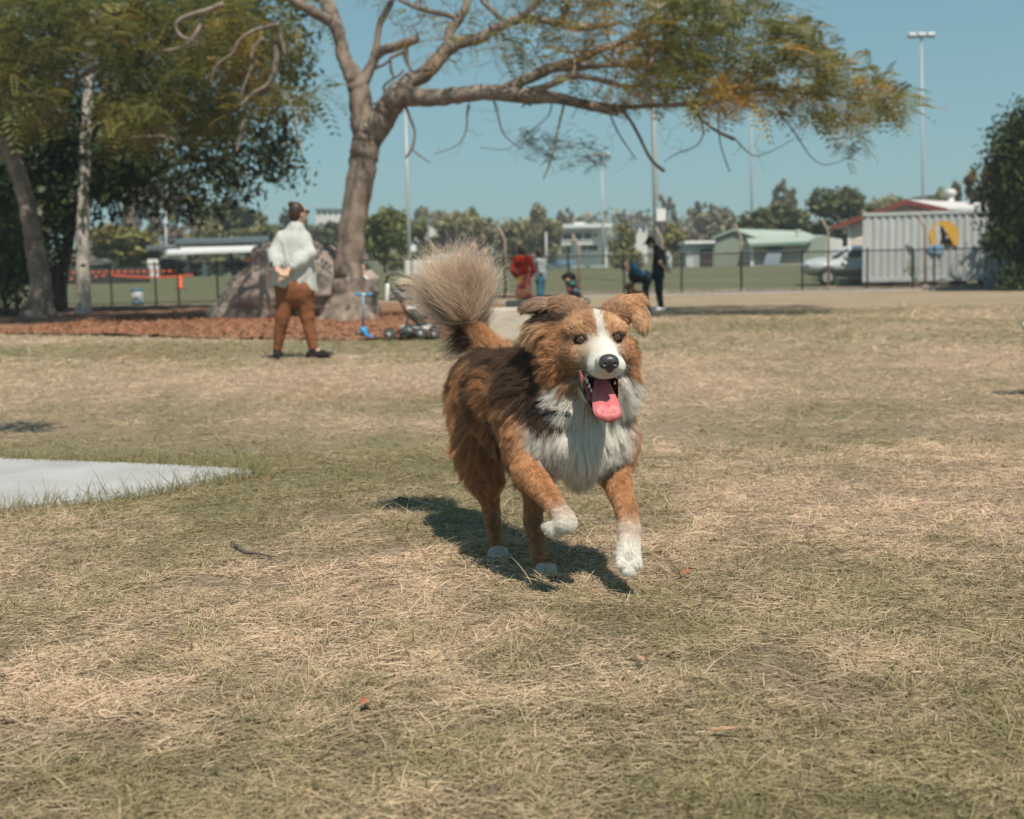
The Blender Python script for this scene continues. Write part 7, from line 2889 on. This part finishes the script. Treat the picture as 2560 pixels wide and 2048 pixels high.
    mm.build('mouth', M('mouth_flesh', (.13, .030, .026), .35, .3, 80, spec=.5), dog)
    MB().tube([W(1449, 928, 3.262), W(1459, 958, 3.248), W(1472, 988, 3.222), W(1488, 1014, 3.196), W(1498, 1024, 3.186)], [.004, .007, .008, .007, .004], 8)\
        .build('gum', M('gum_flesh', (.26, .055, .045), .3, .25, 120, spec=.5), dog)
    MB().tube([W(1443, 922, 3.266), W(1451, 956, 3.246), W(1464, 990, 3.22), W(1481, 1017, 3.192), W(1496, 1030, 3.182)], [.0035, .0052, .005, .0045, .003], 8)\
        .build('lip', lid, dog)
    tooth = M('tooth', (.72, .69, .60), .3, .08, 90, spec=.5)
    for tx, ty, tr_ in ((1464, 947, 4), (1468, 954, 4.5), (1473, 966, 4.5), (1478, 977, 4), (1483, 985, 3.5), (1537, 958, 3)):
        tb = W(tx, ty, 3.243 - (ty - 947) * .0006)
        MB().tube([tb - Vector((0, 0, tr_ * 1.1e-3)), tb, tb + Vector((.0004, 0, tr_ * 1.0e-3)), tb + Vector((.0008, 0, tr_ * 1.7e-3))], [tr_ * .75e-3, tr_ * .78e-3, tr_ * .52e-3, tr_ * .12e-3], 8).build('tooth', tooth, dog)
    # ---- tongue
    sp_ = [(1503, 950, 3.285, 18, 0), (1507, 972, 3.235, 25, 2), (1511, 992, 3.195, 30, 3), (1515, 1010, 3.168, 34, 3), (1518, 1026, 3.150, 36, 2),
           (1520, 1040, 3.143, 33, 1), (1521.5, 1049, 3.143, 25, .5), (1522, 1055, 3.146, 10, 0)]
    tm = MB()
    V, Fq = [], []
    nu = 13
    for k_, (tx, ty, tY, w_, gr) in enumerate(sp_):
        for side in (0, 1):
            for i in range(nu):
                u = -1 + 2 * i / (nu - 1)
                crown = (1 - u * u) ** .5
                g_ = gr * math.exp(-(u / .16) ** 2)
                off = (crown * 7 - g_ * 1.6) if side == 0 else -crown * 5
                V.append(W(tx + u * w_, ty, tY) + Vector((0, -off * tY / F, off * .4 * tY / F)))
    for k_ in range(len(sp_) - 1):
        for side in (0, 1):
            for i in range(nu - 1):
                a_ = (k_ * 2 + side) * nu + i
                b_ = ((k_ + 1) * 2 + side) * nu + i
                f_ = (a_, b_, b_ + 1, a_ + 1)
                Fq.append(f_ if side == 0 else f_[::-1])
    tm.add(V, Fq, True)
    to_ = tm.build('tongue', M('tongue_flesh', (.56, .155, .165), .28, .12, 90, bump=.25, bscale=500, spec=.5, sss=.25), dog)
    sm = to_.modifiers.new('s', 'SUBSURF')
    sm.levels = sm.render_levels = 2
    # ---- collar strap showing between the ruff and the shoulder
    web = M('webbing', (.022, .024, .026), .6, .25, 150, bump=.3, bscale=600)
    cs = MB()
    pth = [(1284, 975, 3.53), (1292, 1012, 3.50), (1318, 1030, 3.43), (1352, 1032, 3.385), (1388, 1032, 3.345), (1426, 1038, 3.335)]
    for k_ in (0,):
        cs.tube([W(*p) for p in pth], [.006, .0085, .0095, .0095, .0095, .008], 8)
    cs.build('collar', web, dog)
    MB().box(W(1385, 1022, 3.335), (.024, .010, .012), bev=.004).build('buckle', M('clear_plastic', (.32, .30, .27), .15, .1, 40, spec=.6), dog)
    return dog


DOG = build_dog()
# ------------------------------------------------------------------ things mostly outside the frame whose shadows fall into it
def white_dog():
    s = Solid()
    x, y = 3.37, 8.15
    s.ell((x + .02, y, .50), (.10, .075, .085), None, .04)
    s.cone((x, y, .485), (x - .085, y, .455), .045, .032, .03)
    s.cone((x + .06, y, .48), (x + .24, y, .42), .085, .13, .06)
    s.cone((x + .24, y, .42), (x + .62, y, .44), .14, .115, .06)
    s.cone((x + .68, y, .47), (x + .86, y, .60), .04, .02, .03)
    for q in (-.05, .05):
        s.cone((x + .02, y + q, .56), (x + .06, y + q * 1.9, .53), .035, .02, .02)
    for (a, q, fx) in ((.20, -.07, .05), (.22, .07, .12), (.62, -.07, .68), (.60, .07, .58)):
        s.cone((x + a, y + q, .36), (x + (a + fx) / 2 + .02, y + q, .20), .06, .032, .03)
        s.cone((x + (a + fx) / 2 + .02, y + q, .20), (x + fx, y + q, .035), .030, .024, .02)
        s.cone((x + fx, y + q, .03), (x + fx - .05, y + q, .025), .028, .022, .01)
    o = s.build('dog', .014, M('white_coat', (.66, .64, .60), .85, .1, 12, bump=.8, bscale=60), None, fold=.008, fs=(30, 30, 30))
    tag(o, 'white dog just entering at the right edge of the picture', 'dog')


white_dog()


def added_shade_tree():  # added tree, never in view; its branch throws the shadow at the left edge
    t = thing('added_shade_tree', 'added unseen tree outside the left edge, its leafy branch placed to shade the grass', 'tree', (-5.6, 4.2, 0))
    mb, nd = MB(), []
    for l in ([((-5.6, 4.2, -.1), .22), ((-5.55, 4.25, 1.2), .17), ((-5.5, 4.3, 2.4), .15), ((-5.6, 4.4, 3.6), .12), ((-5.7, 4.4, 5), .08)],
              [((-5.5, 4.3, 2.6), .08), ((-4.6, 4.5, 3.3), .06), ((-3.4, 4.9, 3.7), .04), ((-2.45, 5.25, 3.75), .018)]):
        p, r = limb_pts([(Vector(a), b) for a, b in l], 5, .03, 4)
        mb.tube(p, r, 9)
        nd += list(zip(p, r))
    r_ = np.random.default_rng(5)
    tg = [Vector((-2.05 - 1.3 * u, 5.38 - .45 * u + r_.normal(0, .10), 3.75 + r_.normal(0, .12))) for u in r_.random(40)]
    tg += [Vector((-5.6 + r_.normal(0, .9), 4.3 + r_.normal(0, .8), 5.0 + r_.normal(0, .8))) for _ in range(50)]
    ends = grow(mb, nd, tg, .014, 4, 0, .12, 5, .004)
    mb.build('trunk', bark_dark, t)
    P = np.concatenate([np.array(p[2][-1])[None] + r_.normal(0, .085, (26, 3)) for p in ends])
    link('crown', leaf_mesh('crown', P, .085, .6, 6, .8, 1.5, 1, .6), leaf_dark, t)


added_shade_tree()
# ------------------------------------------------------------------ thin air haze over the park and the slopes
hz = MB().box((0, 360, 21), (1440, 760, 46))
hzm = bpy.data.materials.new('haze_air')
hzm.use_nodes = True
hzm.node_tree.nodes.remove(hzm.node_tree.nodes['Principled BSDF'])
pv = hzm.node_tree.nodes.new('ShaderNodeVolumePrincipled')
pv.inputs['Color'].default_value = (.80, .88, .95, 1)
pv.inputs['Density'].default_value = .00085
pv.inputs['Anisotropy'].default_value = .2
hzm.node_tree.links.new(pv.outputs[0], hzm.node_tree.nodes['Material Output'].inputs['Volume'])
tag(hz.build('haze', hzm), 'thin haze in the air over the park', 'haze', kind='stuff')
